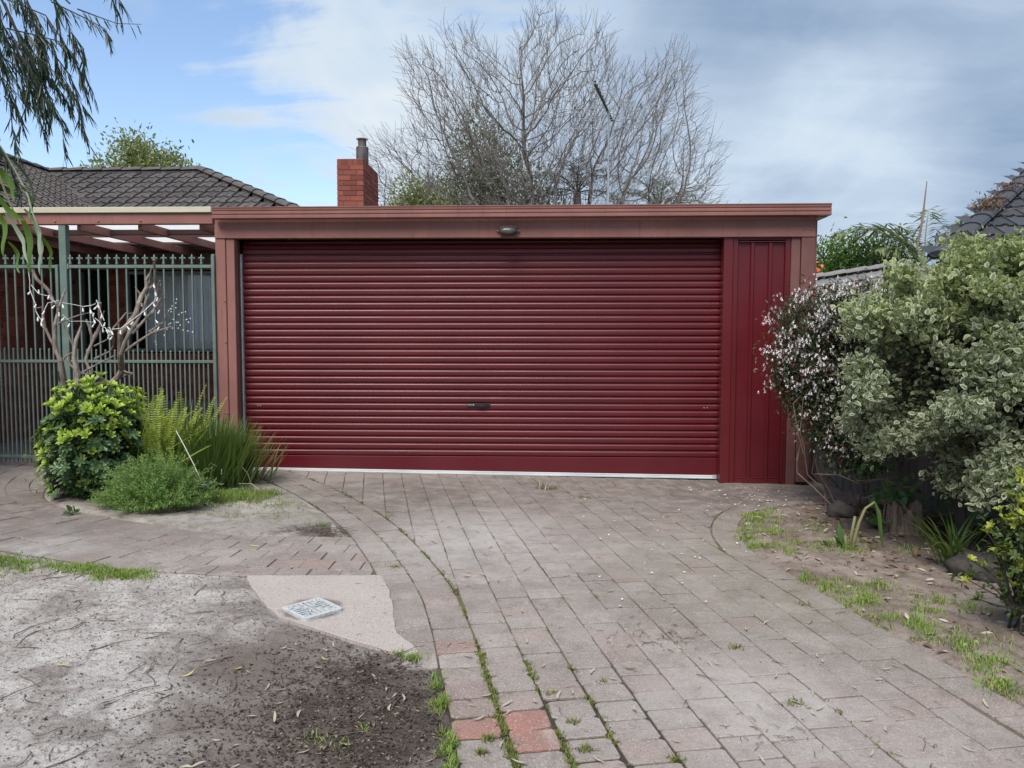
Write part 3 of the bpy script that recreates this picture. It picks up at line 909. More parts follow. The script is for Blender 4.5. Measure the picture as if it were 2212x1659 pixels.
def bed_z(X, Y):
    sd = -np.minimum(-dist_arr(X, Y, BEDL), dist_arr(X, Y, [p for p in E0]))
    sd = np.minimum(dist_arr(X, Y, BEDL)*-1, dist_arr(X, Y, E0)*-1)
    n = fbm(X, Y, 4, 31); n2 = fbm(X, Y, 16, 37)
    z = GZ(X) - .014 + .024*np.clip((sd+.01*(n2-.5)*2)/.05, -1, 1)
    return z + np.where(sd > 0, (n-.4)*.05+(n2-.5)*.02, 0)*np.clip(sd/.2, 0, 1)
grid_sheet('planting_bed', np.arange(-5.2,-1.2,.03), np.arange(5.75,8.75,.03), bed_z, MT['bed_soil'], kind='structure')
def bed_h(x, y): return float(bed_z(np.array([[x]]), np.array([[y]]))[0,0])
def gard_z(X, Y):
    sd = dist_arr(X, Y, R0)
    n = fbm(X, Y, 3, 41); n2 = fbm(X, Y, 15, 47)
    z = GZ(X) - .012 + .020*np.clip((sd+.012*(n2-.5)*2)/.05, -1, 1)
    return z + np.where(sd > 0, (n-.45)*.05+(n2-.5)*.024, 0)*np.clip(sd/.2, 0, 1)
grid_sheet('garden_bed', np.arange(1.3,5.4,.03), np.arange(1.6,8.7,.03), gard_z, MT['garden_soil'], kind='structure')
def gard_h(x, y): return float(gard_z(np.array([[x]]), np.array([[y]]))[0,0])

# concrete apron with its drain
slab = MB()
sp = []
for i, p in enumerate(SLAB):
    q = SLAB[(i+1) % len(SLAB)]; m = max(1, int(math.hypot(q[0]-p[0], q[1]-p[1])/.06))
    for k in range(m):
        t = k/m; sp.append((p[0]+(q[0]-p[0])*t+random.uniform(-.006,.006), p[1]+(q[1]-p[1])*t+random.uniform(-.006,.006)))
sp = ccw(sp)
CUT = .165
sl = MB()
# two pours with a thin joint between them
ja, jb = (-2.2, 4.15), (-.6, 4.42)
nx, ny = -(jb[1]-ja[1]), jb[0]-ja[0]; l = math.hypot(nx, ny); nn = (nx/l, ny/l)
conc = link('concrete_apron', MB().box(-1.2,-1.1,4.2,4.3,-.2,-.1).mesh('concrete_apron', MT['concrete']), None, kind='structure')
def side_of(p): return (p[0]-ja[0])*nn[0]+(p[1]-ja[1])*nn[1]
far_half = [p for p in sp if side_of(p) > .002]; near_half = [p for p in sp if side_of(p) < -.002]
for k, half in enumerate((clip_half(sp, ja, nn, .0012), clip_half(sp, ja, (-nn[0],-nn[1]), .0012))):
    b = MB(); b.prism(ccw(half), -.06, .010 if k else .012, .004); b.build('slab', MT['concrete'], conc)
DC = [(-1.46,4.23),(-1.30,4.45),(-1.15,4.29),(-1.28,4.09)]
dcx, dcy = sum(p[0] for p in DC)/4, sum(p[1] for p in DC)/4
grate = thing('drain_grate', 'pale plastic drain grate with slots in a leaf pattern on the concrete apron', 'drain grate', (dcx,dcy,gz(dcx)+.01))
ax = R(48)
ex = (math.cos(ax), math.sin(ax)); ey = (-math.sin(ax), math.cos(ax)); HW = .127
def gp(a, b, z=0): return (dcx+ex[0]*a*HW+ey[0]*b*HW, dcy+ex[1]*a*HW+ey[1]*b*HW)
def rounded(h, r=.18):
    o = []
    for cx, cy, a0 in ((h-r,h-r,0),(-h+r,h-r,90),(-h+r,-h+r,180),(h-r,-h+r,270)):
        for k in range(4): o.append((cx+r*math.cos(R(a0+k*30)), cy+r*math.sin(R(a0+k*30))))
    return o
pb = MB(); pb.prism([gp(*p) for p in rounded(.97)], -.012, .001); pb.build('grate_sump', MT['black_plastic'], grate)
gb = MB()
oc = rounded(1.0); ic = rounded(.82, .06)
k0 = len(gb.v)
zt, zb = .024, .005
n = len(oc)
for ring, z in ((oc, zb), (oc, zt), (ic, zt), (ic, zb)):
    for p in ring:
        q = gp(*p); gb.v.append((q[0], q[1], gz(q[0])+z))
for rr in range(3):
    for j in range(n):
        a, b = k0+rr*n+j, k0+rr*n+(j+1) % n; gb.f.append((a,b,b+n,a+n))
gb.build('grate_rim', MT['grate'], grate)
def bar(a, b, wd):
    pa, pq = gp(*a), gp(*b); dx, dy = pq[0]-pa[0], pq[1]-pa[1]; l = math.hypot(dx,dy); ox, oy = -dy/l*wd/2, dx/l*wd/2
    m = MB(); m.prism(ccw([(pa[0]+ox,pa[1]+oy),(pq[0]+ox,pq[1]+oy),(pq[0]-ox,pq[1]-oy),(pa[0]-ox,pa[1]-oy)]), .006, .0235); return m
for a, b in (((-.83,-.83),(.83,.83)),((-.83,.83),(.83,-.83))):
    bar(a, b, .011).build('grate_rib', MT['grate'], grate)
gs = []
for q in range(4):
    for k in range(1, 7):
        t = -.82+k*1.64/7
        m = abs(t); s = 1 if t > 0 else -1
        # bars leave the diagonals and run to the rim in each quarter
        a0 = (t, m) ; b0 = (t*1.0, .83)
        rot = [(1,0,0,1),(0,-1,1,0),(-1,0,0,-1),(0,1,-1,0)][q]
        f2 = lambda p: (rot[0]*p[0]+rot[1]*p[1], rot[2]*p[0]+rot[3]*p[1])
        # slanted bars as in a leaf
        a1 = (t*.55, abs(t)*.55) if False else (t, m)
        if m < .70: bar(f2((t, m)), f2(b0), .0125).build('grate_bar', MT['grate'], grate)

# pale mortar edging stones along the planting bed
eg = thing('mortar_edging', 'pale broken mortar edging at the tip of the sandy planting bed', 'edging', (-1.7,6.3,gz(-1.7)))
P = resample([p for p in offset(E1,-.255) if 5.85 < p[1] < 7.3], .20)
for i in range(len(P)-1):
    a, b = P[i], P[i+1]; tx, ty = b[0]-a[0], b[1]-a[1]; wd = random.uniform(.04,.08)*(1.2 if a[1] < 6.4 else .5)
    q = [a, b, (b[0]+ty/.2*wd*-1*-1, b[1]-tx/.2*wd*-1*-1), (a[0]+ty/.2*wd, a[1]-tx/.2*wd)]
    q = cut_corners([jit(p,.012) for p in shrink(ccw(q),.008)], .025)
    m = MB(); m.prism(ccw(q), -.02, .012+random.uniform(-.006,.006), .006); m.build('edging_stone', MT['edging'], eg)
# ---------------------------------------------------------------- garage
FY = 8.52
gar = thing('garage', 'flat roofed double garage with brown painted timber frame and dark red roller door', 'garage', (-.3, FY, gz(-.3)-.03))
TP, GP = MT['timber_paint'], MT['gutter_paint']
# gutter with pressed ribs
zt, zb, yo = 3.000, 2.874, 8.395
prof = [(yo+.004,zb),(yo,zb+.004),(yo,zb+.030),(yo+.011,zb+.037),(yo+.011,zb+.044),(yo+.003,zb+.050),(yo+.003,zb+.071),(yo+.012,zb+.078),(yo+.012,zb+.084),(yo+.004,zb+.090),(yo+.002,zt-.016),(yo-.003,zt-.010),(yo-.003,zt-.003),(yo+.004,zt),(yo+.012,zt-.002),(yo+.014,zb+.014),(yo+.10,zb+.014),(yo+.10,zb)]
def slope_x(o, k, x0):   # shear so that a long trim follows a slight fall
    for v in o.data.vertices: v.co.z += (v.co.x-x0)*k
g_ = MB().extrude_x(prof, -3.603, 3.092).build('gutter', GP, gar); slope_x(g_, .0022, -3.6)
MB().box(2.982, 3.088, 8.497, 14.2, 2.882, 2.998, .006).build('barge_board', GP, gar)
rf = MB(); n = 46
for k in range(n):
    x0 = -3.6+6.69*k/n; x1 = x0+6.69/n*.55
    rf.box(x0, x0+6.69/n, 8.46, 14.3, 2.955, 2.965)
    rf.box(x0+.02, x0+.05, 8.46, 14.3, 2.9655, 2.985)
rf.build('roof', MT['galvanised'], gar)
b = MB().box(-3.632, 2.975, FY, FY+.095, 2.673, 2.93, .006); o = b.build('lintel_beam', TP, gar)
for x, z in ((-3.55,2.79),(-3.51,2.80),(2.86,2.76),(2.92,2.755)):
    m = MB(); m.lathe([(.013,0),(.013,.006),(.008,.009),(0.001,.0095)], 10); 
    m.v = [(x+v[0], FY-v[2]+.001, z+v[1]) for v in m.v]; m.build('bolt', TP, o)
for nm, x0, x1, y0, y1, mt in (('post', -3.632, -3.518, FY+.012, FY+.12, 'timber_paint'), ('post', -3.512, -3.418, FY+.02, FY+.12, 'timber_paint'),
                          ('post', 2.83, 2.975, FY+.008, FY+.12, 'board_paint')):
    o = MB().box(x0, x1, y0, y1, gz(x0)-.08 if x0 < 0 else gz(x0)+.03, 2.671, .005).build(nm, MT[mt], gar)
    if x0 < -3.6:
        for z in (1.98, 1.52, .72):
            m = MB(); m.lathe([(.012,0),(.012,.006),(.007,.009),(.001,.0095)], 10); m.v = [(-3.535+v[0], y0-v[2]+.001, z+v[1]) for v in m.v]; m.build('bolt', MT['timber_paint'], o)
MB().box(2.726, 2.824, FY+.028, FY+.09, gz(2.7)-.03, 2.671, .004).build('facing_board', MT['board_paint'], gar)
MB().box(2.845, 2.948, FY+.002, FY+.0075, gz(2.9)+.04, gz(2.9)+.16, .002).build('patch_plate', MT['board_paint'], gar)
MB().box(2.978, 3.0, FY+.03, FY+.10, gz(3)+.02, 2.86, .003).build('corner_batten', MT['board_paint'], gar)
# jamb and walls
MB().box(-3.44, -3.418, FY+.122, 8.70, -.1, 2.67).build('jamb', MT['jamb_paint'], gar)
MB().box(-3.622, -3.545, FY+.13, 14.2, -.1, 2.94).build('side_wall', MT['jamb_paint'], gar, label='left side wall')
MB().box(2.90, 2.972, FY+.13, 14.2, -.1, 2.88).build('side_wall', MT['board_paint'], gar, label='right side wall')
MB().box(-3.62, 2.97, 14.21, 14.3, -.1, 2.94).build('rear_wall', MT['jamb_paint'], gar)
MB().box(-3.54, 2.895, 8.76, 14.2, -.25, -.07).build('floor_slab', MT['concrete'], gar)
# roller door: a curtain of pressed ribs rolling back on to its drum
DY = 8.72
door = MB().box(-3.30, 1.95, DY+.020, DY+.026, .05, 2.52).build('roller_door', MT['door_steel'], gar, True and False)
PITCH = .0766; Z0 = .216
xL, xR = -3.398, 2.03
def rib_profile(z, h=PITCH):
    """one pressed rib: sloping lip that faces the sky, flat face, undercut"""
    return [(.0175,0),(.0175,.0040),(.0145,.0062),(.0035,.0118),(.0008,.0140),(0,.0165),(0,.0530),(.0005,.0552),(.0036,.0630),(.0060,.0660),(.0112,.0688),(.0170,.0702),(.0175,.0715),(.0175,h)]
def curtain_pos(s, d):
    """s: height along the curtain, d: depth behind its face"""
    top = 2.545; Rr = .16
    if s <= top: return (DY+d, s)
    a = (s-top)/Rr
    return (DY+Rr-(Rr-d)*math.cos(a), top+(Rr-d)*math.sin(a))
k = 0; z = Z0
while z < 2.545+.16*2.4:
    m = MB(); pr = rib_profile(z)
    for x in (xL, xL+.06, xR-.06, xR):
        e = 1 if x in (xL, xR) else 0
        for d, s in pr:
            y_, z_ = curtain_pos(z+s, d + (.004 if e else 0)); m.v.append((x, y_, z_ + (x+.7)*.0018))
    npf = len(pr)
    for i in range(3):
        for j in range(npf-1):
            a = i*npf+j; m.f.append((a, a+npf, a+npf+1, a+1))
    o = m.build('slat', MT['door_steel'], door, True)
    if k in (22, 8):   # a seam with a second raised line
        mm = MB().box(xL+.03, xR-.03, DY-.0035, DY+.001, z+.0405, z+.0455, .001); mm.v = [(v[0], v[1], v[2]+(v[0]+.7)*.0018) for v in mm.v]; mm.build('seam', MT['door_steel'], o)
    z += PITCH; k += 1
# bottom rail follows the falling ground, so its lower edge is skewed
m = MB().box(xL+.01, xR-.01, DY-.004, DY+.012, .06, Z0+.001, .003)
m.v = [(v[0], v[1], v[2]+(v[0]+.7)*.0018 if v[2] > .15 else v[2]+.010-(v[0]+3.3)*.0088) for v in m.v]
m.build('bottom_rail', MT['door_steel'], door)
def skew(m, z0):
    m.v = [(v[0], v[1], v[2]+.002-(v[0]+3.3)*.0093) for v in m.v]; return m
skew(MB().box(xL+.01, xR-.03, DY-.012, DY+.010, .052, .0715, .003), 0).build('sealing_strip', MT['white_rubber'], door)
skew(MB().box(xL+.01, xR-.035, DY-.016, DY+.010, .030, .0515, .004), 0).build('bottom_weather_strip', MT['white_rubber'], door)
skew(MB().box(xL+.01, xR-.035, DY-.006, DY+.010, -.012, .0295, .003), 0).build('rubber_lip', MT['black_rubber'], door)
skew(MB().box(xR-.075, xR-.028, DY-.020, DY-.013, .03, .078, .003), 0).build('strip_end_cap', MT['galvanised'], door)
for x in (-3.25,-3.22,1.85,1.885):
    mm = MB(); mm.lathe([(.006,0),(.006,.003),(.003,.005)], 8); mm.v = [(x+v[0], DY-v[2], Z0+8*PITCH-.0385+v[1]) for v in mm.v]; mm.build('screw', MT['galvanised'], door)
# lock and grip
lk = MB().box(-.838, -.568, DY-.012, DY-.0005, .7865, .829, .004).build('handle', MT['black_plastic'], door)
hb = MB()
for k in range(13):
    t = k/12; x = -.735+.15*t; zz = .806-.010*math.sin(t*math.pi)*0
    hb.v += [(x, DY-.013-.020*math.sin(t*math.pi), .822), (x, DY-.013-.022*math.sin(t*math.pi), .794)]
for k in range(12): hb.f.append((2*k,2*k+1,2*k+3,2*k+2))
hb.build('grip', MT['black_plastic'], door)
lc = MB(); lc.lathe([(.009,0),(.009,.008),(.006,.010)], 12); lc.v = [(-.745+v[0]-.012, DY-.011-v[2], .811+v[1]) for v in lc.v]; lc.build('lock_barrel', MT['galvanised'], door)
MB().box(-.83, -.772, DY-.0145, DY-.0115, .8075, .8145, .001).build('lock_plate', MT['galvanised'], door)
MB().box(-3.417, -3.400, DY-.03, DY+.03, -.06, 2.52, .003).build('door_guide', MT['galvanised'], gar)
dr = MB(); dr.v = []; dr.tube([(-3.38,DY+.165,2.545),(2.0,DY+.165,2.545)], .125, 16); dr.build('drum', MT['black_plastic'], gar)
# steel side panel
FS = MT['frame_steel']
MB().box(2.0, 2.100, FY+.03, FY+.16, gz(2.0)-.055, 2.671, .003).build('steel_post', FS, gar)
pan = MB().box(2.16, 2.664, FY+.079, FY+.085, .0, 2.60).build('infill_panel', MT['door_steel'], gar)
sh = MB()
pf = [(2.158,.07),(2.29,.07),(2.302,.046),(2.330,.046),(2.342,.07),(2.484,.07),(2.496,.046),(2.524,.046),(2.536,.07),(2.664,.07)]
for i in range(len(pf)-1):
    k = len(sh.v); sh.v += [(pf[i][0],FY+pf[i][1],0),(pf[i+1][0],FY+pf[i+1][1],0),(pf[i+1][0],FY+pf[i+1][1],2.62),(pf[i][0],FY+pf[i][1],2.62)]; sh.f.append((k,k+1,k+2,k+3))
sh.build('ribbed_sheet', MT['door_steel'], pan)
for x0, x1 in ((2.103,2.157),(2.667,2.722)):
    s_ = MB().box(x0, x1, FY+.040, FY+.10, gz(2.4)-.045, 2.668, .003).build('stile', FS, pan)
    MB().box(x0+.012, x0+.020, FY+.036, FY+.041, gz(2.4)-.045, 2.660).build('bead', FS, s_)
MB().box(2.158, 2.666, FY+.046, FY+.10, 2.648, 2.669, .002).build('top_rail', FS, pan)
MB().box(2.158, 2.666, FY+.036, FY+.09, 2.622, 2.636, .003).build('top_flashing', FS, pan)
MB().box(2.158, 2.666, FY+.048, FY+.10, gz(2.4)+.06, gz(2.4)+.066, .001).build('bottom_bead', FS, pan)
MB().box(2.158, 2.666, FY+.050, FY+.10, gz(2.4)-.035, gz(2.4)+.058, .008).build('bottom_rail', FS, pan)
MB().box(-3.36, 1.98, 8.60, 9.3, gz(0)-.10, -.075).build('sill_shadow_gap', MT['black_rubber'], gar) if False else None

# bulkhead lamp on the beam
lp = thing('bulkhead_lamp', 'oval dark bulkhead lamp fixed to the brown beam above the roller door', 'lamp', (-.357, FY, 2.745))
def oval(cx, cz, rx, rz, n=28, p=2.6):
    o = []
    for i in range(n):
        a = 2*math.pi*i/n; c, s = math.cos(a), math.sin(a)
        o.append((cx+rx*math.copysign(abs(c)**(2/p), c), cz+rz*math.copysign(abs(s)**(2/p), s)))
    return o
def loft(rings):
    m = MB(); n = len(rings[0][1])
    for y, ring in rings:
        m.v += [(x, y, z) for x, z in ring]
    for r in range(len(rings)-1):
        for j in range(n):
            a, b = r*n+j, r*n+(j+1) % n; m.f.append((a, b, b+n, a+n))
    m.f.append(tuple((len(rings)-1)*n+j for j in range(n)))
    return m
loft([(FY, oval(-.357,2.748,.100,.058)),(FY-.035, oval(-.357,2.748,.100,.058)),(FY-.045, oval(-.357,2.748,.094,.052))]).build('lamp_base', TP, lp)
loft([(FY-.044, oval(-.357,2.742,.098,.052)),(FY-.062, oval(-.357,2.740,.097,.051)),(FY-.068, oval(-.357,2.738,.090,.044))]).build('lamp_rim', MT['black_plastic'], lp)
loft([(FY-.060, oval(-.357,2.738,.086,.041)),(FY-.085, oval(-.357,2.736,.080,.036)),(FY-.100, oval(-.357,2.735,.060,.024)),(FY-.104, oval(-.357,2.735,.03,.01))]).build('lamp_lens', MT['lamp_glass'], lp, True)
for s in (-1, 1):
    MB().box(-.357+s*.112-.014, -.357+s*.112+.014, FY-.030, FY-.001, 2.736, 2.752, .003).build('fixing_lug', TP, lp)

# ---------------------------------------------------------------- pergola and steel fence on the left
per = thing('pergola', 'brown timber pergola with clear roof sheets between the garage and the brick house', 'pergola', (-5.36, FY, gz(-5.36)))
o = MB().box(-9.2, -3.636, FY-.03, FY+.045, 2.829, 2.952, .006).build('front_beam', TP, per)
for x in (-5.42, -4.93, -4.45):
    m = MB(); m.lathe([(.014,0),(.014,.006),(.008,.010),(.001,.0105)], 10); m.v = [(x+v[0], FY-.03-v[2]+.001, 2.865+v[1]) for v in m.v]; m.build('bolt', TP, o)
MB().box(-9.2, -3.642, FY-.055, FY-.012, 2.9535, 3.016, .004).build('flashing', MT['cream_paint'], per)
for x in (-8.0,-7.3,-6.6,-5.9,-5.2,-4.5,-3.80):
    MB().box(x-.023, x+.023, FY+.048, 11.6, 2.775, 2.872, .004).build('rafter', TP, per)
for y in (9.95, 10.75, 11.45):
    MB().box(-8.6, -3.7, y, y+.04, 2.874, 2.905, .003).build('batten', TP, per)
MB().box(-8.6, -3.66, 9.16, 9.22, 2.80, 2.862, .004).build('cross_beam', MT['jamb_paint'], per)
sh = MB(); n = 66; xs = [-8.6+4.94*k/n/1 for k in range(n+1)]
for k in range(n):
    w_ = 4.94/n; x0 = xs[k]
    P = [(x0, 2.908), (x0+w_*.25, 2.922), (x0+w_*.5, 2.908+.014), (x0+w_*.75, 2.908), (x0+w_, 2.908)]
    for (xa, za), (xb, zb_) in zip(P, P[1:]):
        i = len(sh.v); sh.v += [(xa,FY+.05,za),(xb,FY+.05,zb_),(xb,11.7,zb_),(xa,11.7,za)]; sh.f.append((i,i+1,i+2,i+3))
sh.build('roof_sheet', MT['roof_sheet'], per)
GM = MT['green_metal']
MB().box(-5.397, -5.316, FY-.02, FY+.06, gz(-5.36)-.05, 2.828, .004).build('post', GM, per, label='green steel post of the pergola')

def finial_mesh():
    m = MB()
    m.lathe([(.009,0),(.012,.006),(.016,.016),(.017,.026),(.011,.030),(.010,.036),(.014,.040),(.011,.046),(.009,.056)], 8)
    m.lathe([(.009,.054),(.015,.072),(.016,.082),(.011,.100),(.002,.122)], 8, sy=.6)
    for s in (-1,1):
        m.tube([(s*.006,0,.058),(s*.017,0,.078),(s*.027,0,.082),(s*.033,0,.072),(s*.030,0,.060)], [.006,.008,.008,.006,.003], 6)
    return m.mesh('finial', GM, True)
FIN = finial_mesh()
def bar_mesh(h, pointed=False):
    m = MB().box(-.0095, .0095, -.0095, .0095, 0, h)
    return m
def fence_panel(root, xs_main, x0, x1, stile):
    zr, zm, zl = 2.364, 1.300, None
    zb = lambda x: gz(x)+.115
    MB().box(x0, x1, FY-.012, FY+.020, zr-.018, zr+.018, .003).build('rail', GM, root)
    MB().box(x0, x1, FY-.012, FY+.020, zm-.016, zm+.016, .003).build('rail', GM, root)
    m = MB().box(x0, x1, FY-.012, FY+.020, -.016, .016, .003); m.v = [(v[0],v[1],v[2]+zb(v[0])) for v in m.v]; m.build('rail', GM, root)
    bm = MB().box(-.0082,.0082,-.0082,.0082, 0, 2.352, .0015).mesh('bar', GM)
    pm = MB(); pm.box(-.0082,.0082,-.0082,.0082, 0, 1.29, .0015); pm.lathe([(.012,1.29),(.012,1.297),(.003,1.312)], 6); pmm = pm.mesh('picket', GM)
    sp_ = abs(xs_main[1]-xs_main[0])
    for x in xs_main:
        o = link('bar', bm, root); o.matrix_basis = Matrix.Translation((x, FY+.004, gz(x)+.045)); set_local(o, root)
        f_ = link('finial', FIN, root); f_.matrix_basis = Matrix.Translation((x, FY+.004, zr+.016)); set_local(f_, root)
        xx = x+sp_/2
        if xx < x1-.02:
            p = link('picket', pmm, root); p.matrix_basis = Matrix.Translation((xx, FY+.004, gz(x)+.045)); set_local(p, root)
    if stile:
        for xx in stile: MB().box(xx-.016, xx+.016, FY-.015, FY+.025, gz(xx)+.06, zr+.020, .003).build('stile', GM, root)
def set_local(o, root): pass   # children keep world coordinates through the inverse parent matrix
gate = thing('steel_gate', 'green spear-topped steel gate standing left of the square green post', 'gate', (-5.9, FY, gz(-5.9)))
fence_panel(gate, [-5.512-.1035*k for k in range(15)], -7.0, -5.430, (-5.437,))
hg = MB(); hg.tube([(-5.43,FY-.02,1.16),(-5.40,FY-.025,1.16)], .012, 8); hg.box(-5.45,-5.395,FY-.032,FY-.016,1.08,1.19,.003); hg.build('latch', MT['black_plastic'], gate)
fen = thing('steel_fence_panel', 'green spear-topped steel fence panel between the square green post and the garage', 'fence', (-4.5, FY, gz(-4.5)))
fence_panel(fen, [-5.286+.1070*k for k in range(15)], -5.312, -3.672, None)
b = MB().box(-3.672, -3.636, FY-.018, FY+.03, gz(-3.65)-.05, 2.486, .003); b.lathe([(.022,2.486),(.022,2.494),(.012,2.500)], 8, c=(-3.654,FY+.006,0)); b.build('end_post', GM, fen)
MB().box(-5.316, -5.296, FY-.016, FY+.026, 2.335, 2.395, .002).build('bracket', GM, fen)

# ---------------------------------------------------------------- brick house behind the fence
hou = thing('brick_house', 'red brick house with brown tiled hip roof and square brick chimney behind the fence', 'house', (-7.0, 13.0, gz(-7)))
WX, BY = -7.3, 11.95
wall = MB().box(WX-.2, WX-.013, 8.2, BY+.2, 0, 3.0).box(WX-.013, WX-.012, 8.2, BY-.01, 0, 2.9).build('side_wall', MT['mortar'], hou)
BRV = {}
def brick_obj(parent, c, size, axis, mt='brick', tint=None):
    """axis 'x': the long side runs along x and the face looks to -y; 'y': the long side runs along y and the face looks to +x"""
    key = (round(size[0],3), round(size[1],3), round(size[2],3), axis, mt, random.randrange(5))
    if key not in BRV:
        a, d, h = size
        m = MB()
        if axis == 'x': m.box(-a/2,a/2,0,d,-h/2,h/2,.0035)
        else: m.box(-d,0,-a/2,a/2,-h/2,h/2,.0035)
        me = m.mesh('brick', MT[mt]); at = me.attributes.new('tint','FLOAT','POINT'); at.data.foreach_set('value', np.full(len(m.v), key[-1]/4, np.float32)); BRV[key] = me
    o = link('brick', BRV[key], parent)
    o.location = c; o.rotation_euler = (random.uniform(-.004,.004), 0, random.uniform(-.006,.006))
    return o
nb = 0
for r in range(0, 27):
    z = .14+r*.086
    for k in range(0, 10):
        y = 9.62+k*.24+(.12 if r % 2 else 0)
        if y > BY-.1: continue
        if r < 12 and y > 11.2: continue
        brick_obj(wall, (WX, y, z+.038), (.229,.06,.076), 'y'); nb += 1
bw = MB().box(-6.80, -6.555, BY+.015, BY+.22, 0, 2.62).box(-6.555, -3.7, BY+.015, BY+.22, 0, 1.185).box(WX-.1, -3.7, BY+.015, BY+.22, 2.62, 3.0).build('front_wall', MT['mortar'], hou)
for r in range(2, 30):
    z = .14+r*.086
    if z > 2.55: break
    for x in ((-6.735,) if r % 2 else (-6.68,)):
        pass
    if r % 2: brick_obj(bw, (-6.6775, BY, z+.038), (.235,.06,.076), 'x'); nb += 1
    else:
        brick_obj(bw, (-6.740, BY, z+.038), (.110,.06,.076), 'x'); brick_obj(bw, (-6.615, BY, z+.038), (.112,.06,.076), 'x'); nb += 2
for r in range(5, 12):
    z = .14+r*.086
    if z+.076 > 1.19: break
    for k in range(9):
        x = -6.43+k*.24+(.12 if r % 2 else 0)
        if x < -4.5: brick_obj(bw, (x, BY, z+.038), (.229,.06,.076), 'x'); nb += 1
win = thing('dummy','d','d') if False else None
sill = MB().box(-6.55, -4.3, BY-.03, BY+.014, 1.20, 1.31).build('window_sill', MT['mortar'], hou)
for k in range(24):
    x = -6.49+k*.087
    if x > -4.4: break
    m = MB().box(-.038,.038,-.115,0,-.058,.058,.004)
    o = link('brick', None or m.mesh('brick', MT['brick']), sill); at = o.data.attributes.new('tint','FLOAT','POINT'); at.data.foreach_set('value', np.full(len(m.v), random.random(), np.float32))
    o.location = (x, BY-.0, 1.255); o.rotation_euler = (R(10),0,random.uniform(-.01,.01)); nb += 1
FR = MT['frame_grey']
wn = MB().box(-6.553, -6.50, BY+.02, BY+.09, 1.335, 2.6, .004).box(-6.50, -4.25, BY+.02, BY+.09, 1.335, 1.385, .004).box(-6.50, -4.25, BY+.02, BY+.09, 2.55, 2.6, .004).box(-4.25, -4.20, BY+.02, BY+.09, 1.335, 2.6, .004).build('window', FR, hou)
for x0, x1 in ((-6.498,-4.252),):
    MB().box(x0, x1, BY+.052, BY+.057, 1.387, 2.548).build('pane', MT['glass'], wn)
cu = MB(); n = 150
for k in range(n+1):
    x = -6.30+2.05*k/n; y = BY+.125+.028*math.sin(k*.62+1.3*math.sin(k*.17))+.012*math.sin(k*1.9)
    cu.v += [(x,y,1.36),(x+.004*math.sin(k),y+.01,2.6)]
for k in range(n): cu.f.append((2*k,2*k+2,2*k+3,2*k+1))
cu.build('curtain', MT['curtain'], wn, True)
MB().box(-7.3, -3.7, BY+.9, BY+1.0, 0, 3).box(-7.4, -7.3, BY+.23, BY+1.0, 0, 3).box(-3.7, -3.6, BY+.015, BY+1.0, 0, 3).build('room_wall', MT['dark_door'], hou)
dd = MB().box(WX+.005, -6.802, BY+.10, BY+.14, .09, 2.6).build('door', MT['dark_door'], hou)
MB().box(WX, WX+.05, BY+.03, BY+.099, .09, 2.6, .003).build('door_frame', MT['frame_grey'], dd)
MB().box(-9.5, -3.7, 11.0, BY+1.0, 2.93, 2.99).build('soffit', MT['ceiling_dark'], hou)
MB().box(-9.5, -2.6, 11.72, 11.76, 2.86, 3.06).build('fascia', MT['jamb_paint'], hou)

# roof: two planes meeting in a valley, hip on the right
KR = .516; RY, RZ, RX = 15.41, 4.876, -9.97
cornr = (-6.335, 11.775, 3.0)
HT = (-6.80, RY); HB = (-2.55, 11.775)
base = MB()
zf = lambda y: RZ-KR*(RY-y)
dz = -.06
base.v = [(RX,RY,RZ+dz),(HT[0],HT[1],RZ+dz),(HB[0],HB[1],zf(HB[1])+dz),(cornr[0],cornr[1],3.0+dz),
          (RX,3.5,RZ+dz),(cornr[0],3.5,3.0+dz),(HT[0]+3.4,RY+1,2.9),(RX-3.6,3.5,2.9),(RX-3.6,19,2.9),(HT[0],19,2.9)]
base.f = [(0,3,2,1),(4,5,3,0),(1,2,6),(4,0,8,7),(0,1,9,8)]
roof = base.build('roof', MT['roof_tile'], hou)
def tile_mesh(i, name='tile', mt='roof_tile', w=.325, L=.36, wave=.030):
    """interlocking double roll tile, laid on a plane: x across, y up the slope, z out"""
    m = MB(); nx = 8
    for yy, lift in ((-L/2,.034),(L/2,.008)):
        for k in range(nx+1):
            t = k/nx; ph = (t*2) % 1.0
            zz = wave*(max(0, math.cos(ph*2*math.pi))**.8 if math.cos(ph*2*math.pi) > 0 else 0)
            m.v.append((-w/2+w*t, yy, lift+zz))
    for k in range(nx+1):
        v = m.v[k]; m.v.append((v[0], v[1]+.002, -.004))
    n1_ = nx+1
    for k in range(nx):
        m.f.append((k,k+1,n1_+k+1,n1_+k)); m.f.append((2*n1_+k,2*n1_+k+1,k+1,k))
    me = m.mesh(name, MT[mt]); at = me.attributes.new('tint','FLOAT','POINT'); at.data.foreach_set('value', np.full(len(m.v), i/4, np.float32))
    return me
TM = [tile_mesh(i) for i in range(5)]
def place_tile(parent, meshes, c, xdir, updir, name='tile'):
    xd, ud = Vector(xdir).normalized(), Vector(updir).normalized(); nd = xd.cross(ud)
    o = link(name, random.choice(meshes), parent)
    M_ = Matrix((( xd.x,ud.x,nd.x,c[0]),(xd.y,ud.y,nd.y,c[1]),(xd.z,ud.z,nd.z,c[2]),(0,0,0,1)))
    o.matrix_basis = M_ @ Matrix.Rotation(random.uniform(-.008,.008), 4, 'Z')
    return o
cosr = 1/math.sqrt(1+KR*KR)
nt_ = 0
rows = int((RY-12.2)/(.315*cosr))
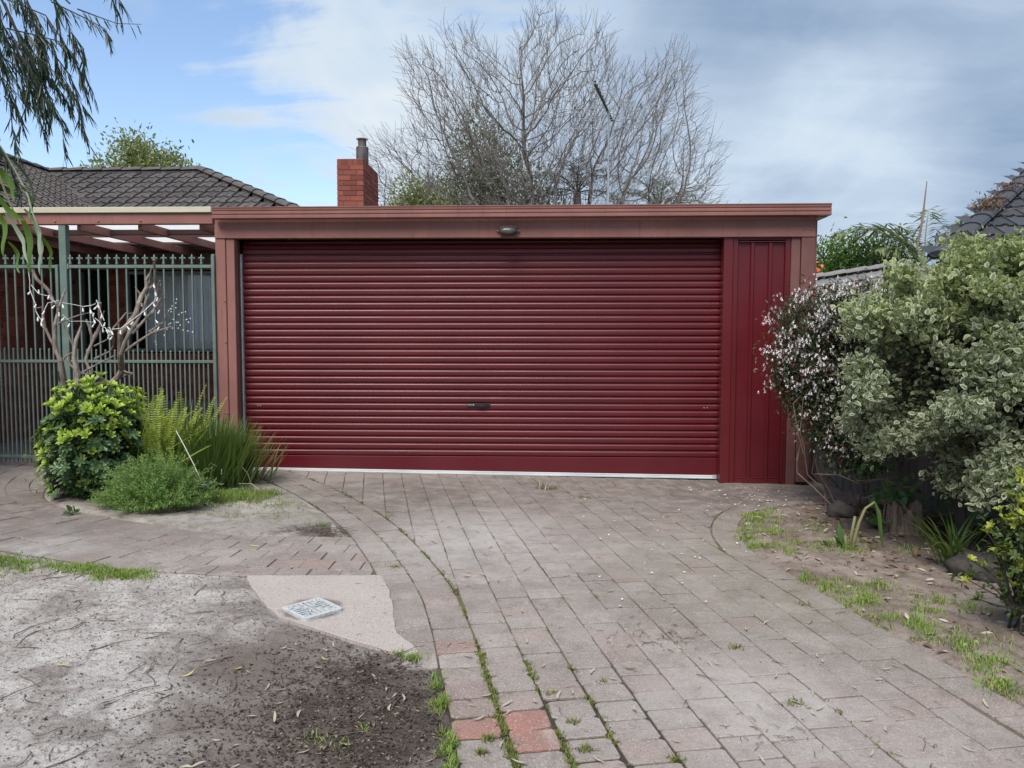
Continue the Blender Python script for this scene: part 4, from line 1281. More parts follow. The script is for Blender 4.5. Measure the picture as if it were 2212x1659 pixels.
for r in range(rows+1):
    y = RY-.16-(r+.5)*.315*cosr; z = zf(y)
    # valley x at this y, hip x at this y
    xv = RX+(RY-y); xh = HT[0]+(RY-y)*(HB[0]-HT[0])/(RY-HB[1])
    x = RX+.10
    x = -10.2
    while x < xh-.05:
        if x > xv-.10:
            place_tile(roof, TM, (x, y, z), (1,0,0), (0,1,KR)); nt_ += 1
        x += .300
for r in range(0, 12):
    x = RX+.16+(r+.5)*.315*cosr; z = RZ-KR*(x-RX)
    y = 9.4
    while y < RY:
        yv = RY-(x-RX)
        lim = -.695*y
        if y < yv+.10 and x > lim-.25 and z > 3.25:
            place_tile(roof, TM, (x, y, z), (0,1,0), (-1,0,KR)); nt_ += 1
        y += .300
def cap_mesh(i):
    m = MB(); n = 6
    for yy, s in ((-.22,1.0),(.22,.86)):
        for k in range(n+1):
            a = math.pi*k/n; m.v.append((.135*s*math.cos(a), yy, .075*s*math.sin(a)+(.012 if yy < 0 else 0)))
    for k in range(n): m.f.append((k+1,k,n+1+k,n+2+k))
    m.f.append(tuple(range(n+1)))
    me = m.mesh('ridge_tile', MT['roof_tile']); at = me.attributes.new('tint','FLOAT','POINT'); at.data.foreach_set('value', np.full(len(m.v), .55+i*.15, np.float32)); return me
CM = [cap_mesh(i) for i in range(3)]
def caps(parent, a, b, step=.40, meshes=None):
    a, b = Vector(a), Vector(b); d = (b-a).normalized(); n = int((b-a).length/step)
    xd = d.cross(Vector((0,0,1))).normalized()
    for k in range(n+1):
        p = a+d*step*(k+.5); place_tile(parent, meshes or CM, p, xd, d, 'ridge_tile')
caps(roof, (HT[0],RY,RZ+.01), (RX-.3,RY,RZ+.01))
caps(roof, (HB[0],HB[1],zf(HB[1])+.03), (HT[0],HT[1],RZ+.03))
caps(roof, (RX,9.0,RZ+.01), (RX,RY,RZ+.01))
bd_ = MB().tube([(HB[0],HB[1],zf(HB[1])-.03),(HT[0],HT[1],RZ-.03)], .105, 8).tube([(HT[0],RY,RZ-.04),(RX-.3,RY,RZ-.04)], .105, 8).tube([(RX,9.0,RZ-.04),(RX,RY,RZ-.04)], .105, 8)
bd_.build('ridge_bedding', MT['roof_tile'], roof)
vf = MB()
d = Vector((1,-1,-KR)).normalized()
p0 = Vector((RX,RY,RZ+.028)); p1 = p0+d*5.2
sx = Vector((.10,.10,0)); 
vf.v = [tuple(p0-sx*1+Vector((0,0,.03))),tuple(p0),tuple(p0+sx*1+Vector((0,0,.03))),tuple(p1-sx+Vector((0,0,.03))),tuple(p1),tuple(p1+sx+Vector((0,0,.03)))]
vf.f = [(0,1,4,3),(1,2,5,4)]
vf.build('valley_flashing', MT['roof_tile'], roof)

# chimney
CX0, CX1, CY0, CY1, CT = -3.43, -2.98, 13.0, 14.2, 4.555
chi = MB().box(CX0+.012, CX1-.012, CY0+.012, CY1-.012, 1.5, CT-.02).build('chimney', MT['mortar'], hou)
r = 0; z = CT-.076/2
while z > 3.45:
    off = .115 if r % 2 else 0
    if r == 0:
        for k in range(5): brick_obj(chi, (CX0+.045+k*.090, CY0, CT-.058), (.082,.06,.112), 'x', 'chimney_brick')
        for k in range(13): brick_obj(chi, (CX1, CY0+.065+k*.0895, CT-.058), (.082,.06,.112), 'y', 'chimney_brick')
        z -= .112+.010-.018
    else:
        if r % 2:
            brick_obj(chi, (CX0+.1125, CY0, z), (.222,.06,.076), 'x', 'chimney_brick'); brick_obj(chi, (CX0+.3375, CY0, z), (.222,.06,.076), 'x', 'chimney_brick')
            ys = [CY0+.12+.24*k for k in range(5)]
            for y in ys: brick_obj(chi, (CX1, y+.002, z), (.229,.06,.076), 'y', 'chimney_brick')
        else:
            brick_obj(chi, (CX0+.054, CY0, z), (.105,.06,.076), 'x', 'chimney_brick'); brick_obj(chi, (CX0+.225, CY0, z), (.222,.06,.076), 'x', 'chimney_brick'); brick_obj(chi, (CX0+.396, CY0, z), (.105,.06,.076), 'x', 'chimney_brick')
            for y in [CY0+.24+.24*k for k in range(4)]: brick_obj(chi, (CX1, y+.002, z), (.229,.06,.076), 'y', 'chimney_brick')
            for y in (CY0+.06, CY1-.06): brick_obj(chi, (CX1, y, z), (.108,.06,.076), 'y', 'chimney_brick')
        z -= .086
    r += 1
MB().box(CX0+.02, CX1-.02, CY0+.02, CY1-.02, CT-.019, CT+.006, .004).build('chimney_cap', MT['mortar'], chi)
fl = MB(); fl.lathe([(.105,0),(.105,.26),(.098,.275),(.070,.278),(.070,.415)], 20, c=(-3.075,13.35,CT)); fl.build('flue', MT['flue'], chi, False)
fc = MB(); fc.lathe([(.100,0),(.104,.006),(.075,.028),(.022,.055),(.020,.066),(.001,.068)], 20, c=(-3.075,13.35,CT+.405)); fc.build('flue_cowl', MT['galvanised'], chi)

# electricity meter box on the side wall
mbx = thing('meter_box', 'dark brown meter box hung on the brick wall behind the steel gate', 'meter box', (WX, 11.0, 1.37))
MB().box(WX+.012, WX+.125, 10.70, 11.42, 1.37, 2.24, .005).build('box_body', MT['box_brown'], mbx)
MB().box(WX+.1255, WX+.142, 10.715, 11.405, 1.39, 2.22, .005).build('box_lid', MT['box_brown'], mbx)

# television aerial on its mast behind the garage
ant = thing('tv_aerial', 'thin metal television aerial on a mast rising behind the garage roof', 'aerial', (1.12, 13.0, 2.96))
AM = MT['antenna_metal']
MB().tube([(1.12,13.0,2.95),(1.115,13.0,5.28)], .016, 8).build('mast', AM, ant)
bA, bB = Vector((.82,12.2,5.50)), Vector((1.20,13.3,5.23))
MB().tube([bA, bB], .022, 6).build('boom', MT['black_plastic'], ant)
def el(t, half, dzz=0, rad=.0062, nm='element'):
    p = bA.lerp(bB, t); d = Vector((1,-.12,.010)).normalized()
    MB().tube([p-d*half+Vector((0,0,dzz)), p+d*half+Vector((0,0,dzz))], rad, 5).build(nm, AM, ant)
for t, h, dzz in ((.0,.15,0),(.09,.15,0),(.18,.15,0),(.27,.15,0),(.36,.16,0),(.45,.16,0),(.62,1.08,.0),(.70,1.12,-.02),(.80,.45,-.06),(.88,.48,-.05),(1.0,1.16,-.10)): el(t, h, dzz)
for t in (.03,.12,.21,.3,.4,.5):
    p = bA.lerp(bB, t); MB().box(p.x-.018,p.x+.018,p.y-.03,p.y+.03,p.z-.02,p.z+.05,.004).build('element_clip', MT['black_plastic'], ant)
MB().tube([(1.117,13.0,5.12),(1.19,13.25,5.20)], .010, 6).build('brace', AM, ant)
for k, (x, z) in enumerate(((.55,5.33),(1.62,5.37))): MB().box(x-.012,x+.012,12.86,12.90,z-.03,z+.01,.002).build('element_clip', MT['black_plastic'], ant)
# ---------------------------------------------------------------- trees
def colonize(root_pts, attr, step, kill, infl, iters=200, trop=(0,0,0), jitter=.08, rpar=None):
    """space colonisation: returns node positions and parent indices"""
    nodes = [np.array(p, float) for p in root_pts]; par = list(rpar) if rpar else [-1]+list(range(len(root_pts)-1))
    A = np.array(attr, float); P = np.array(nodes)
    d = np.full(len(A), 1e9); idx = np.zeros(len(A), int)
    for i, p in enumerate(P):
        dd = np.linalg.norm(A-p, axis=1); m = dd < d; d[m] = dd[m]; idx[m] = i
    T = np.array(trop, float); kids = {}
    for _ in range(iters):
        act = d < infl
        if not act.any(): break
        u_ = np.unique(idx[act]); new = []
        arr = np.array(nodes)
        for i in u_:
            sel = act & (idx == i)
            v = (A[sel]-arr[i]); v = (v/np.maximum(np.linalg.norm(v, axis=1, keepdims=True),1e-6)).sum(0)
            v = v/max(np.linalg.norm(v),1e-6)+T+rng.normal(0,jitter,3); v /= np.linalg.norm(v)
            new.append((arr[i]+v*step, i))
        k0 = len(nodes)
        nn_ = []
        for p, i in new:
            kids[i] = kids.get(i, 0)+1
            if kids[i] <= 3 and np.min(np.linalg.norm(arr-p, axis=1)) > step*.45: nn_.append((p, i))
        new = nn_
        if not new: break
        for p, i in new: nodes.append(p); par.append(i)
        for j, (p, i) in enumerate(new):
            dd = np.linalg.norm(A-p, axis=1); m = dd < d; d[m] = dd[m]; idx[m] = k0+j
        keep = d > kill
        A, d, idx = A[keep], d[keep], idx[keep]
        if len(A) == 0 or len(nodes) > 16000: break
    return np.array(nodes), np.array(par)
def tree_mesh(nodes, par, tip=.004, expo=2.3, maxr=.2, name='trunk', mat=None):
    n = len(nodes); ch = [[] for _ in range(n)]
    for i in range(n):
        if par[i] >= 0: ch[par[i]].append(i)
    r = np.zeros(n)
    for i in range(n-1, -1, -1):
        r[i] = tip if not ch[i] else sum(r[c]**expo for c in ch[i])**(1/expo)
    r = np.minimum(r, maxr)
    m = MB(); st = [0]
    starts = [(0, None)]
    while starts:
        i, p = starts.pop()
        pts = [] if p is None else [nodes[p]]; rad = [] if p is None else [min(r[p], r[i]*1.25)]
        while True:
            pts.append(nodes[i]); rad.append(r[i])
            if not ch[i]: break
            c = sorted(ch[i], key=lambda q: -r[q])
            for o in c[1:]: starts.append((o, i))
            i = c[0]
        if len(pts) > 1: m.tube(pts, rad, 7 if max(rad) > .03 else (5 if max(rad) > .012 else 3), cap=False)
    return m, r, ch

# large leafless tree behind the garage
bt = thing('bare_tree', 'large leafless tree with fanning fine branches behind the garage', 'tree', (.3, 19.0, gz(.3)))
n = 9500
a = []
while len(a) < n:
    p = np.array([rng.uniform(-4.7,4.8), rng.uniform(-2.6,2.6), rng.uniform(2.4,9.4)])
    lean = -.45*np.clip((p[2]-5)/4.5,0,1)
    q = np.array([(p[0]-.25-lean)/4.35, p[1]/2.5, (p[2]-3.4)/5.45])
    rr = (abs(q[0])**2.5+abs(q[1])**2.5+abs(q[2])**2.5)**(1/2.5)
    # lobed outline
    th = math.atan2(q[2], q[0]); lim = 1.0+.07*math.sin(th*9+1)+.05*math.sin(th*17)
    if rr < lim and (rr > .35 or rng.random() < .35) and q[2] > -.25: a.append(p+np.array([0,19.0,0]))
roots = [(.35,19,-.1),(.33,19,.4),(.30,19.0,.9),(.28,19,1.3)]; rp = [-1,0,1,2]
for tx, ty, tz in ((-2.9,.3,4.6),(-1.9,-.4,5.2),(-1.1,.5,5.8),(-.5,-.2,6.2),(.25,.4,5.4),(1.1,-.3,5.0),(1.9,.3,4.8),(2.9,-.2,4.4),(-3.4,-.3,3.6),(3.4,.4,3.7)):
    prev = 3; st_ = np.array(roots[3]); en = np.array([tx+.1,19+ty,tz]); K = int(np.linalg.norm(en-st_)/.25)
    for k in range(1, K+1):
        t = k/K; p = st_*(1-t)+en*t+np.array([0,0,-.30*math.sin(math.pi*t)*(abs(tx)/3)])+rng.normal(0,.03,3)
        roots.append(tuple(p)); rp.append(prev); prev = len(roots)-1
nodes, par = colonize(roots, a, .15, .21, 1.0, 200, (0,0,.10), .08, rp)
# fine twigs at every end
ps_ = set(par.tolist()); ends = [i for i in range(len(nodes)) if i not in ps_]; endset = set(ends)
ctr = np.array([.25,19,3.4]); extra = []; ep = []
base_n = len(nodes); N_ = list(nodes); P_ = list(par)
tipset = rng.permutation(len(nodes))
for i in list(ends)+[j for j in tipset if j > 200][:4600]:
    for _ in range(2 if i in endset else 1):
        d = unit(nodes[i]-ctr)*.8+rng.normal(0,.38,3)+np.array([0,0,.25]); d = unit(d)
        p = nodes[i].copy(); pi = i
        for s in range(3):
            d = unit(d+rng.normal(0,.14,3)+np.array([0,0,.04])); p = p+d*rng.uniform(.13,.22); N_.append(p.copy()); P_.append(pi); pi = len(N_)-1
m, r, ch = tree_mesh(np.array(N_), np.array(P_), .0032, 2.5, .05)
k = len(m.v)
m.build('trunk', MT['bare_bark'], bt)

def blob_leaves(lb, c, rad, n, L, Wd, clump=14, spread=.22, outward=.6, shell=.55, upb=.25):
    """clumps of leaves in an ellipsoid"""
    c, rad = np.array(c), np.array(rad); nc = max(1, n//clump)
    dirs = unit(rng.normal(0,1,(nc,3))); rr = shell+(1-shell)*rng.random((nc,1))**.7
    C = c+dirs*rad*rr*(1+.12*rng.normal(0,1,(nc,1)))
    P = np.repeat(C, clump, 0)+rng.normal(0,1,(nc*clump,3))*spread
    D = unit(np.repeat(dirs, clump, 0)*outward+rng.normal(0,.8,(nc*clump,3))+np.array([0,0,upb]))
    s = rng.uniform(.7,1.25,len(P))
    lb.leaves(P, D, L*s, Wd*s)
    return C
def leafy(name, label, base, blobs, L, Wd, n, leaf, bark='dark_bark', r0=.14, clump=14, spread=.22, group=None, shell=.55, cat='tree', limbs=True):
    t = thing(name, label, cat, (base[0], base[1], gz(base[0])), group)
    lb = LB(); tr = MB(); vol = sum(b[1][0]*b[1][1]*b[1][2] for b in blobs)
    top = np.mean([b[0] for b in blobs], 0); fork = (base[0]*.6+top[0]*.4, base[1]*.6+top[1]*.4, max(.4, min(b[0][2]-b[1][2]*.8 for b in blobs)))
    tr.tube([(base[0],base[1],gz(base[0])-.1), ((base[0]+fork[0])/2+.05, (base[1]+fork[1])/2, fork[2]*.5), fork], [r0*1.25, r0, r0*.85], 8)
    for c, rad in blobs:
        C = blob_leaves(lb, c, rad, int(n*rad[0]*rad[1]*rad[2]/vol), L, Wd, clump, spread, shell=shell)
        if limbs:
            mid = [(fork[k]*.5+c[k]*.5)+random.uniform(-.1,.1)*rad[0] for k in range(3)]
            tr.tube([fork, mid, c], [r0*.6, r0*.4, r0*.22], 6)
            for q in C[::max(1,len(C)//14)]: tr.tube([c, (np.array(c)*.45+q*.55)+rng.normal(0,.05,3), q], [r0*.2, r0*.12, .006], 4, False)
    tr.build('trunk', MT[bark], t)
    lb.build('crown', leaf if not isinstance(leaf, str) else MT[leaf], t)
    return t
leafy('evergreen_tree', 'dense grey green tree standing behind the left half of the leafless tree', (-1.5,20.6), [((-1.7,20.6,6.1),(.85,.8,1.5)),((-2.5,20.5,4.9),(1.1,1.0,1.1)),((-1.0,20.8,5.2),(1.2,1.0,1.4)),((-.05,20.8,4.6),(.8,.8,1.0)),((-1.6,20.5,3.9),(2.0,1.1,1.1))], .105, .042, 22000, 'far_leaf', spread=.2, shell=.3)
leafy('pale_bush', 'yellow green leafy bush beside the chimney, low behind the garage roof', (-3.0,18.0), [((-3.0,18.0,4.62),(.42,.45,.62)),((-2.5,18.1,4.2),(.55,.5,.7)),((-3.2,18.1,4.0),(.45,.45,.6))], .10, .045, 5200, 'far_leaf_pale', spread=.16, cat='bush', shell=.35)
leafy('garden_tree', 'loose light green tree rising behind the tiled roof of the brick house', (-12.6,24.5), [((-13.0,24.5,7.15),(.75,.7,.8)),((-12.2,24.6,6.7),(.9,.8,.85)),((-13.9,24.5,6.4),(.8,.8,.7)),((-11.4,24.6,6.2),(.7,.7,.6)),((-12.7,24.4,5.9),(1.6,1.0,.9))], .135, .062, 15000, 'far_leaf_pale', 'bare_bark', spread=.22, shell=.25)
leafy('garden_tree', 'small wispy tree top just left of the roof ridge end', (-10.4,23.5), [((-10.75,23.5,6.35),(.25,.25,.4)),((-10.3,23.5,6.2),(.3,.25,.35)),((-10.5,23.5,5.5),(.5,.4,.5))], .13, .05, 420, 'far_leaf_pale', 'bare_bark', .05, spread=.12, shell=.2)
lt = leafy('hedge_tree', 'bright green leafy tree behind the grey tiled roof on the right', (6.4,17.0), [((6.1,17,2.95),(.55,.5,.72)),((6.75,17.1,3.10),(.55,.5,.74)),((7.4,17.1,3.05),(.6,.5,.70)),((6.5,17,2.3),(1.3,.7,.8))], .13, .045, 9500, 'hedge_leaf', spread=.15, shell=.25)
ob = LB(); P = np.array([5.72,16.3,2.72])+rng.normal(0,1,(60,3))*np.array([.08,.1,.17]); ob.leaves(P, rng.normal(0,1,(60,3)), .11, .07); ob.build('flowers', MT['orange_flower'], lt)

# palms
def frond(lb, mb, base, az, elev, length, droop, pin=.35, n=30, w=.022):
    h = np.array([math.cos(az), math.sin(az), 0]); s = np.array([-math.sin(az), math.cos(az), 0])
    pts = []; cur = np.array(base, float); 
    for k in range(13):
        t = k/12; pts.append(cur.copy()); e_ = elev-droop*t**1.3; cur = cur+(h*math.cos(e_)+np.array([0,0,1])*math.sin(e_))*length/12
    mb.tube(pts, [max(.022*(1-k/13),.004) for k in range(13)], 4, False)
    P, D, L = [], [], []
    for k in range(n):
        t = .12+.88*k/n; i = min(int(t*12), 11); f_ = t*12-i; p = pts[i]*(1-f_)+pts[i+1]*f_; tg = unit(pts[i+1]-pts[i])
        for sd in (-1,1):
            P.append(p); D.append(tg*.75+s*sd*.65+np.array([0,0,rng.uniform(-.55,.25)])+rng.normal(0,.12,3)); L.append(pin*math.sin(math.pi*(.12+.8*t))**.7)
    lb.leaves(np.array(P), np.array(D), np.array(L), w, fold=.05, droop=.25, twist=.1)
def palm(name, label, base, hgt, fronds, leafm, pin=.4, group=None, n=30, w=.022):
    t = thing(name, label, 'palm', (base[0], base[1], gz(base[0])), group)
    tr = MB(); tr.tube([(base[0],base[1],gz(base[0])-.1),(base[0]+.03,base[1],hgt*.5),(base[0],base[1],hgt)], [.15,.13,.10], 8); tr.build('trunk', MT['vine_bark'], t)
    for az, el_, ln, dr in fronds:
        lb, mb = LB(), MB(); frond(lb, mb, (base[0],base[1],hgt), az, el_, ln, dr, pin, n, w)
        o = mb.build('frond', MT[leafm], t); lb.build('leaflets', MT[leafm], o)
    return t
palm('palm_tree', 'arching pale green palm above the right-hand shrub', (7.75,16.0), 3.05, [(R(172),R(52),2.0,R(80)),(R(150),R(62),1.6,R(70)),(R(20),R(58),1.9,R(55)),(R(60),R(70),1.7,R(50)),(R(5),R(40),1.5,R(65)),(R(200),R(35),1.3,R(60)),(R(100),R(66),1.3,R(50)),(R(340),R(50),1.2,R(60))], 'palm_leaf', .55, n=30, w=.050)
sp_ = thing('palm_spear', 'tall thin brown spear standing up behind the right-hand shrub', 'plant stalk', (7.75,16.2,gz(7.75)))
MB().tube([(7.62,16.2,1.0),(7.68,16.2,3.2),(7.80,16.2,4.0),(7.86,16.2,4.75)], [.03,.028,.024,.010], 6).build('stalk', MT['vine_bark'], sp_)
palm('palm_tree', 'dark spiky palm seen through the leafless tree near the aerial mast', (.95,20.5), 5.35, [(R(a_),R(e_),1.25,R(60)) for a_, e_ in ((90,70),(150,55),(30,60),(200,40),(-20,40),(270,60),(120,80),(60,85),(170,20),(10,15))], 'palm_dark', .40)
palm('palm_tree', 'olive palm with short fronds right of the aerial mast', (3.1,20.5), 4.85, [(R(a_),R(e_),1.35,R(70)) for a_, e_ in ((95,80),(150,60),(25,50),(200,45),(0,35),(-15,55),(270,60),(110,85),(60,75),(175,75))], 'palm_leaf', .40)

# ---------------------------------------------------------------- neighbouring roofs
nr = thing('neighbour_house', 'low house with a grey tiled roof glimpsed between the garage and the right-hand shrub', 'house', (6.0,14.5,gz(6)))
MB().box(3.75, 9.5, 13.4, 17.0, -.1, 1.75).build('wall', MT['cream_paint'], nr)
TG = [tile_mesh(i, 'tile', 'grey_tile', wave=.022) for i in range(5)]
x0, y0, zr = 3.6, 14.6, 2.42; kx = .155
rb = MB(); rb.v = [(x0,y0,zr-.06),(9.5,y0,zr+kx*5.9-.06),(9.5,12.9,zr+kx*5.9-.06-.9),(x0,12.9,zr-.96),(x0,16.6,zr-1.0),(9.5,16.6,zr-.5)]; rb.f = [(0,3,2,1),(0,1,5,4)]
nro = rb.build('roof', MT['grey_tile'], nr)
for r in range(5):
    for k in range(9):
        y = y0-.15-r*.29; x = x0+.1+k*.30+(.02*r)
        place_tile(nro, TG, (x, y, zr+kx*(x-x0)-(y0-y)*.53), (1,0,kx), (0,1,.53))
CG = []
for i in range(3):
    me = cap_mesh(i).copy(); me.name = 'ridge_tile'; me.materials.clear(); me.materials.append(MT['grey_tile']); CG.append(me)
caps(nro, (x0+3.2,y0,zr+.02+kx*3.2), (x0-.1,y0,zr+.02), .40, CG)

dk = thing('dark_roofed_house', 'house with a dark slate coloured hip roof rising at the right edge', 'house', (6.8,10.5,gz(6.8)))
A_ = Vector((4.54,9.0,2.475)); KD = .57
MB().box(5.0, 10.5, 9.45, 14, -.1, 2.45).build('wall', MT['cream_paint'], dk)
rb = MB(); rb.v = [tuple(A_+Vector((0,0,-.05))),tuple(A_+Vector((6,0,-.05))),tuple(A_+Vector((6,3.2,3.2*KD-.05))),tuple(A_+Vector((3.2,3.2,3.2*KD-.05))),tuple(A_+Vector((0,6.4,-.05)))]
rb.f = [(0,1,2,3)]
dro = rb.build('roof', MT['slate_tile'], dk)
TD = [tile_mesh(i, 'tile', 'slate_tile', wave=.02) for i in range(5)]
for r in range(11):
    y = .16+r*.275
    for k in range(11):
        x = y-.12+k*.30
        if x < 3.2: place_tile(dro, TD, tuple(A_+Vector((x,y,KD*y))), (1,0,0), (0,1,KD))
CD = []
for i in range(3):
    me = cap_mesh(i).copy(); me.name = 'ridge_tile'; me.materials.clear(); me.materials.append(MT['slate_tile']); CD.append(me)
caps(dro, A_+Vector((0,0,.03)), A_+Vector((3.2,3.2,3.2*KD+.03)), .38, CD)
MB().box(4.5, 10.5, 8.93, 9.0, 2.30, 2.45).build('gutter', MT['black_plastic'], dk)
dw = thing('dried_weeds', 'dry pinkish brown weeds growing on the ridge of the dark roof', 'weeds', tuple(A_+Vector((1.5,1.5,.9))))
lb = LB()
for c, n_ in ((1.12,260),(1.30,260),(1.75,160)):
    P = np.array(A_+Vector((c-.02,c-.02,c*KD+.16)))+rng.normal(0,1,(n_,3))*np.array([.09,.09,.035])+np.array([0,0,-.04]); lb.leaves(P, rng.normal(0,1,(n_,3))+np.array([0,0,.8]), .05, .014)
lb.build('dry_stems', MT['dead_leaf'], dw)

# ---------------------------------------------------------------- timber fence on the right
tf = thing('paling_fence', 'weathered grey paling fence behind the shrubs on the right', 'fence', (3.6,7.2,gz(3.6)))
fa, fb = Vector((3.02,9.02,0)), Vector((4.75,4.1,0)); fd = (fb-fa).normalized(); fnn = Vector((-fd.y*-1, fd.x*-1, 0))
L_ = (fb-fa).length; n = int(L_/.152)
ang = math.atan2(fd.y, fd.x)
pm = [MB().box(0,.143+.006*(k-1),-.009,.009,-.06,1.62+.02*k,.003).mesh('paling', MT['paling']) for k in range(3)]
for k in range(n):
    o = link('paling', random.choice(pm), tf); p = fa+fd*(k*.152)
    o.matrix_basis = Matrix.Translation((p.x, p.y, gz(p.x)+.02)) @ Matrix.Rotation(ang+random.uniform(-.012,.012), 4, 'Z') @ Matrix.Rotation(random.uniform(-.006,.006), 4, 'Y')
for z in (.35, 1.25):
    m = MB().box(0, L_, .012, .05, z, z+.07); o = m.build('rail', MT['paling'], tf); o.matrix_basis = Matrix.Translation((fa.x, fa.y, gz(3.8))) @ Matrix.Rotation(ang, 4, 'Z')

# ---------------------------------------------------------------- big variegated shrub on the right
pt = thing('variegated_shrub', 'large pale variegated shrub over the paling fence at the right', 'shrub', (3.41,6.22,gz(3.41)))
blobs = [((3.42,5.95,1.60),(.80,.72,.50)),((3.80,5.9,1.92),(.50,.6,.45)),((3.95,5.9,1.45),(.95,.9,.80)),((3.0,6.0,1.35),(.66,.62,.50)),((4.3,5.6,2.0),(.85,.8,.62)),((3.55,5.6,1.05),(.72,.62,.42)),((4.15,5.3,1.05),(.72,.68,.48)),((3.02,6.3,1.66),(.40,.42,.30)),((4.7,5.9,2.3),(.7,.7,.5)),((3.58,6.0,2.02),(.42,.42,.34))]
tips = []; dirs = []; boughs = []
for c, rad in blobs:
    nb_ = int(36*(rad[0]*rad[1]*rad[2]/.35)**.7)+8
    for _ in range(nb_):
        d = unit(rng.normal(0,1,3)+np.array([-.25,-.5,.05])); o_ = np.array(c)+d*np.array(rad)*rng.uniform(.62,.92)
        ax_ = unit(d+np.array([rng.normal(0,.3),rng.normal(0,.3)-.1,rng.uniform(-.55,.55)])); ln_ = rng.uniform(.16,.42)
        boughs.append((np.array(c), o_, o_+ax_*ln_))
        for k in range(int(7+ln_*36)):
            t = rng.uniform(.15,1.05); tips.append(o_+ax_*ln_*t+rng.normal(0,.034,3)+np.array([0,0,-.16*t*t*ln_])); dirs.append(unit(ax_+d*.4))
tips, dirs = np.array(tips), np.array(dirs)
keep = np.ones(len(tips), bool)
for c, rad in blobs:
    q = (tips-np.array(c))/np.array(rad); keep &= ~((q**2).sum(1) < .26)
keep &= (tips[:,2] > .40) & (tips[:,0]/tips[:,1] > .395)
tips, dirs = tips[keep], dirs[keep]
kk = 20
P = np.repeat(tips, kk, 0)+rng.normal(0,1,(len(tips)*kk,3))*np.array([.046,.046,.040])
D = unit(np.repeat(dirs, kk, 0)*.55+rng.normal(0,.75,(len(P),3))+np.array([0,-.1,.35]))
s = rng.uniform(.5,1.4,len(P))
isl_top = np.repeat((tips[:,2]+rng.normal(0,.25,len(tips)) > 1.75), kk)
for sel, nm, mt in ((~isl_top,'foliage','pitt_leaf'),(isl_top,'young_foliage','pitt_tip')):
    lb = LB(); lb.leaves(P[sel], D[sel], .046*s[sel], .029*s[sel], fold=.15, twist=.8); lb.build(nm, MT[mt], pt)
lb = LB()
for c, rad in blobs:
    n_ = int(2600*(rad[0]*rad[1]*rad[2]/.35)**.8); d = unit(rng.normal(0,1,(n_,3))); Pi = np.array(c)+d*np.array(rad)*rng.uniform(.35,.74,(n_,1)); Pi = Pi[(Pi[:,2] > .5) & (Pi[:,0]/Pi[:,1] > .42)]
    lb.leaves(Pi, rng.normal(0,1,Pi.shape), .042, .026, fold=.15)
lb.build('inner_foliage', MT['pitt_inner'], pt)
tr = MB()
g0 = gz(3.4)
tr.tube([(3.41,6.22,g0-.05),(3.36,6.22,.35),(3.24,6.22,.75),(3.10,6.1,1.2),(3.05,6.0,1.6)], [.052,.045,.036,.025,.012], 8)
tr.tube([(3.38,6.22,.25),(3.50,6.1,.8),(3.75,5.95,1.4),(4.0,5.85,1.9)], [.036,.032,.025,.012], 7)
tr.tube([(3.43,6.25,.02),(3.30,6.35,.5),(3.12,6.42,.95),(2.98,6.35,1.4)], [.026,.022,.018,.01], 7)
for c, o_, e_ in boughs: tr.tube([c, (c+o_)/2+rng.normal(0,.03,3), o_, e_], [.010,.008,.005,.002], 4, False)
for c, rad in blobs: tr.tube([(3.45,6.1,.7), ((3.45+c[0])/2,(6.1+c[1])/2+.1,(0.6+c[2])/2), c], [.022,.018,.010], 5, False)
tr.build('trunk', MT['dark_bark'], pt)

# brown dead creeper above the shrub, against the dark roof
dc = thing('dead_creeper', 'brown dry creeper tangled below the dark roof at the right edge', 'creeper', (4.9,6.9,gz(4.9)))
lb = LB(); n_ = 5200
P = np.array([4.75,6.9,1.75])+rng.normal(0,1,(n_,3))*np.array([.42,.2,.48]); P = P[(P[:,2] < 2.55) & (P[:,0] < 5.8)]
lb.leaves(P, rng.normal(0,1,(len(P),3))+np.array([0,0,-.3]), .055, .030); lb.build('dry_foliage', MT['dead_leaf'], dc)
vb = MB()
for _ in range(46):
    p = np.array([rng.uniform(4.2,5.6), rng.uniform(6.6,7.1), rng.uniform(1.1,2.3)]); pts = [p]
    for k in range(5): pts.append(pts[-1]+rng.normal(0,1,3)*np.array([.14,.05,.12]))
    vb.tube(pts, .005, 4, False)
vb.tube([(4.9,6.9,-.1),(4.85,6.9,1.0),(4.7,6.9,1.8)], .02, 6); vb.build('stems', MT['vine_bark'], dc)

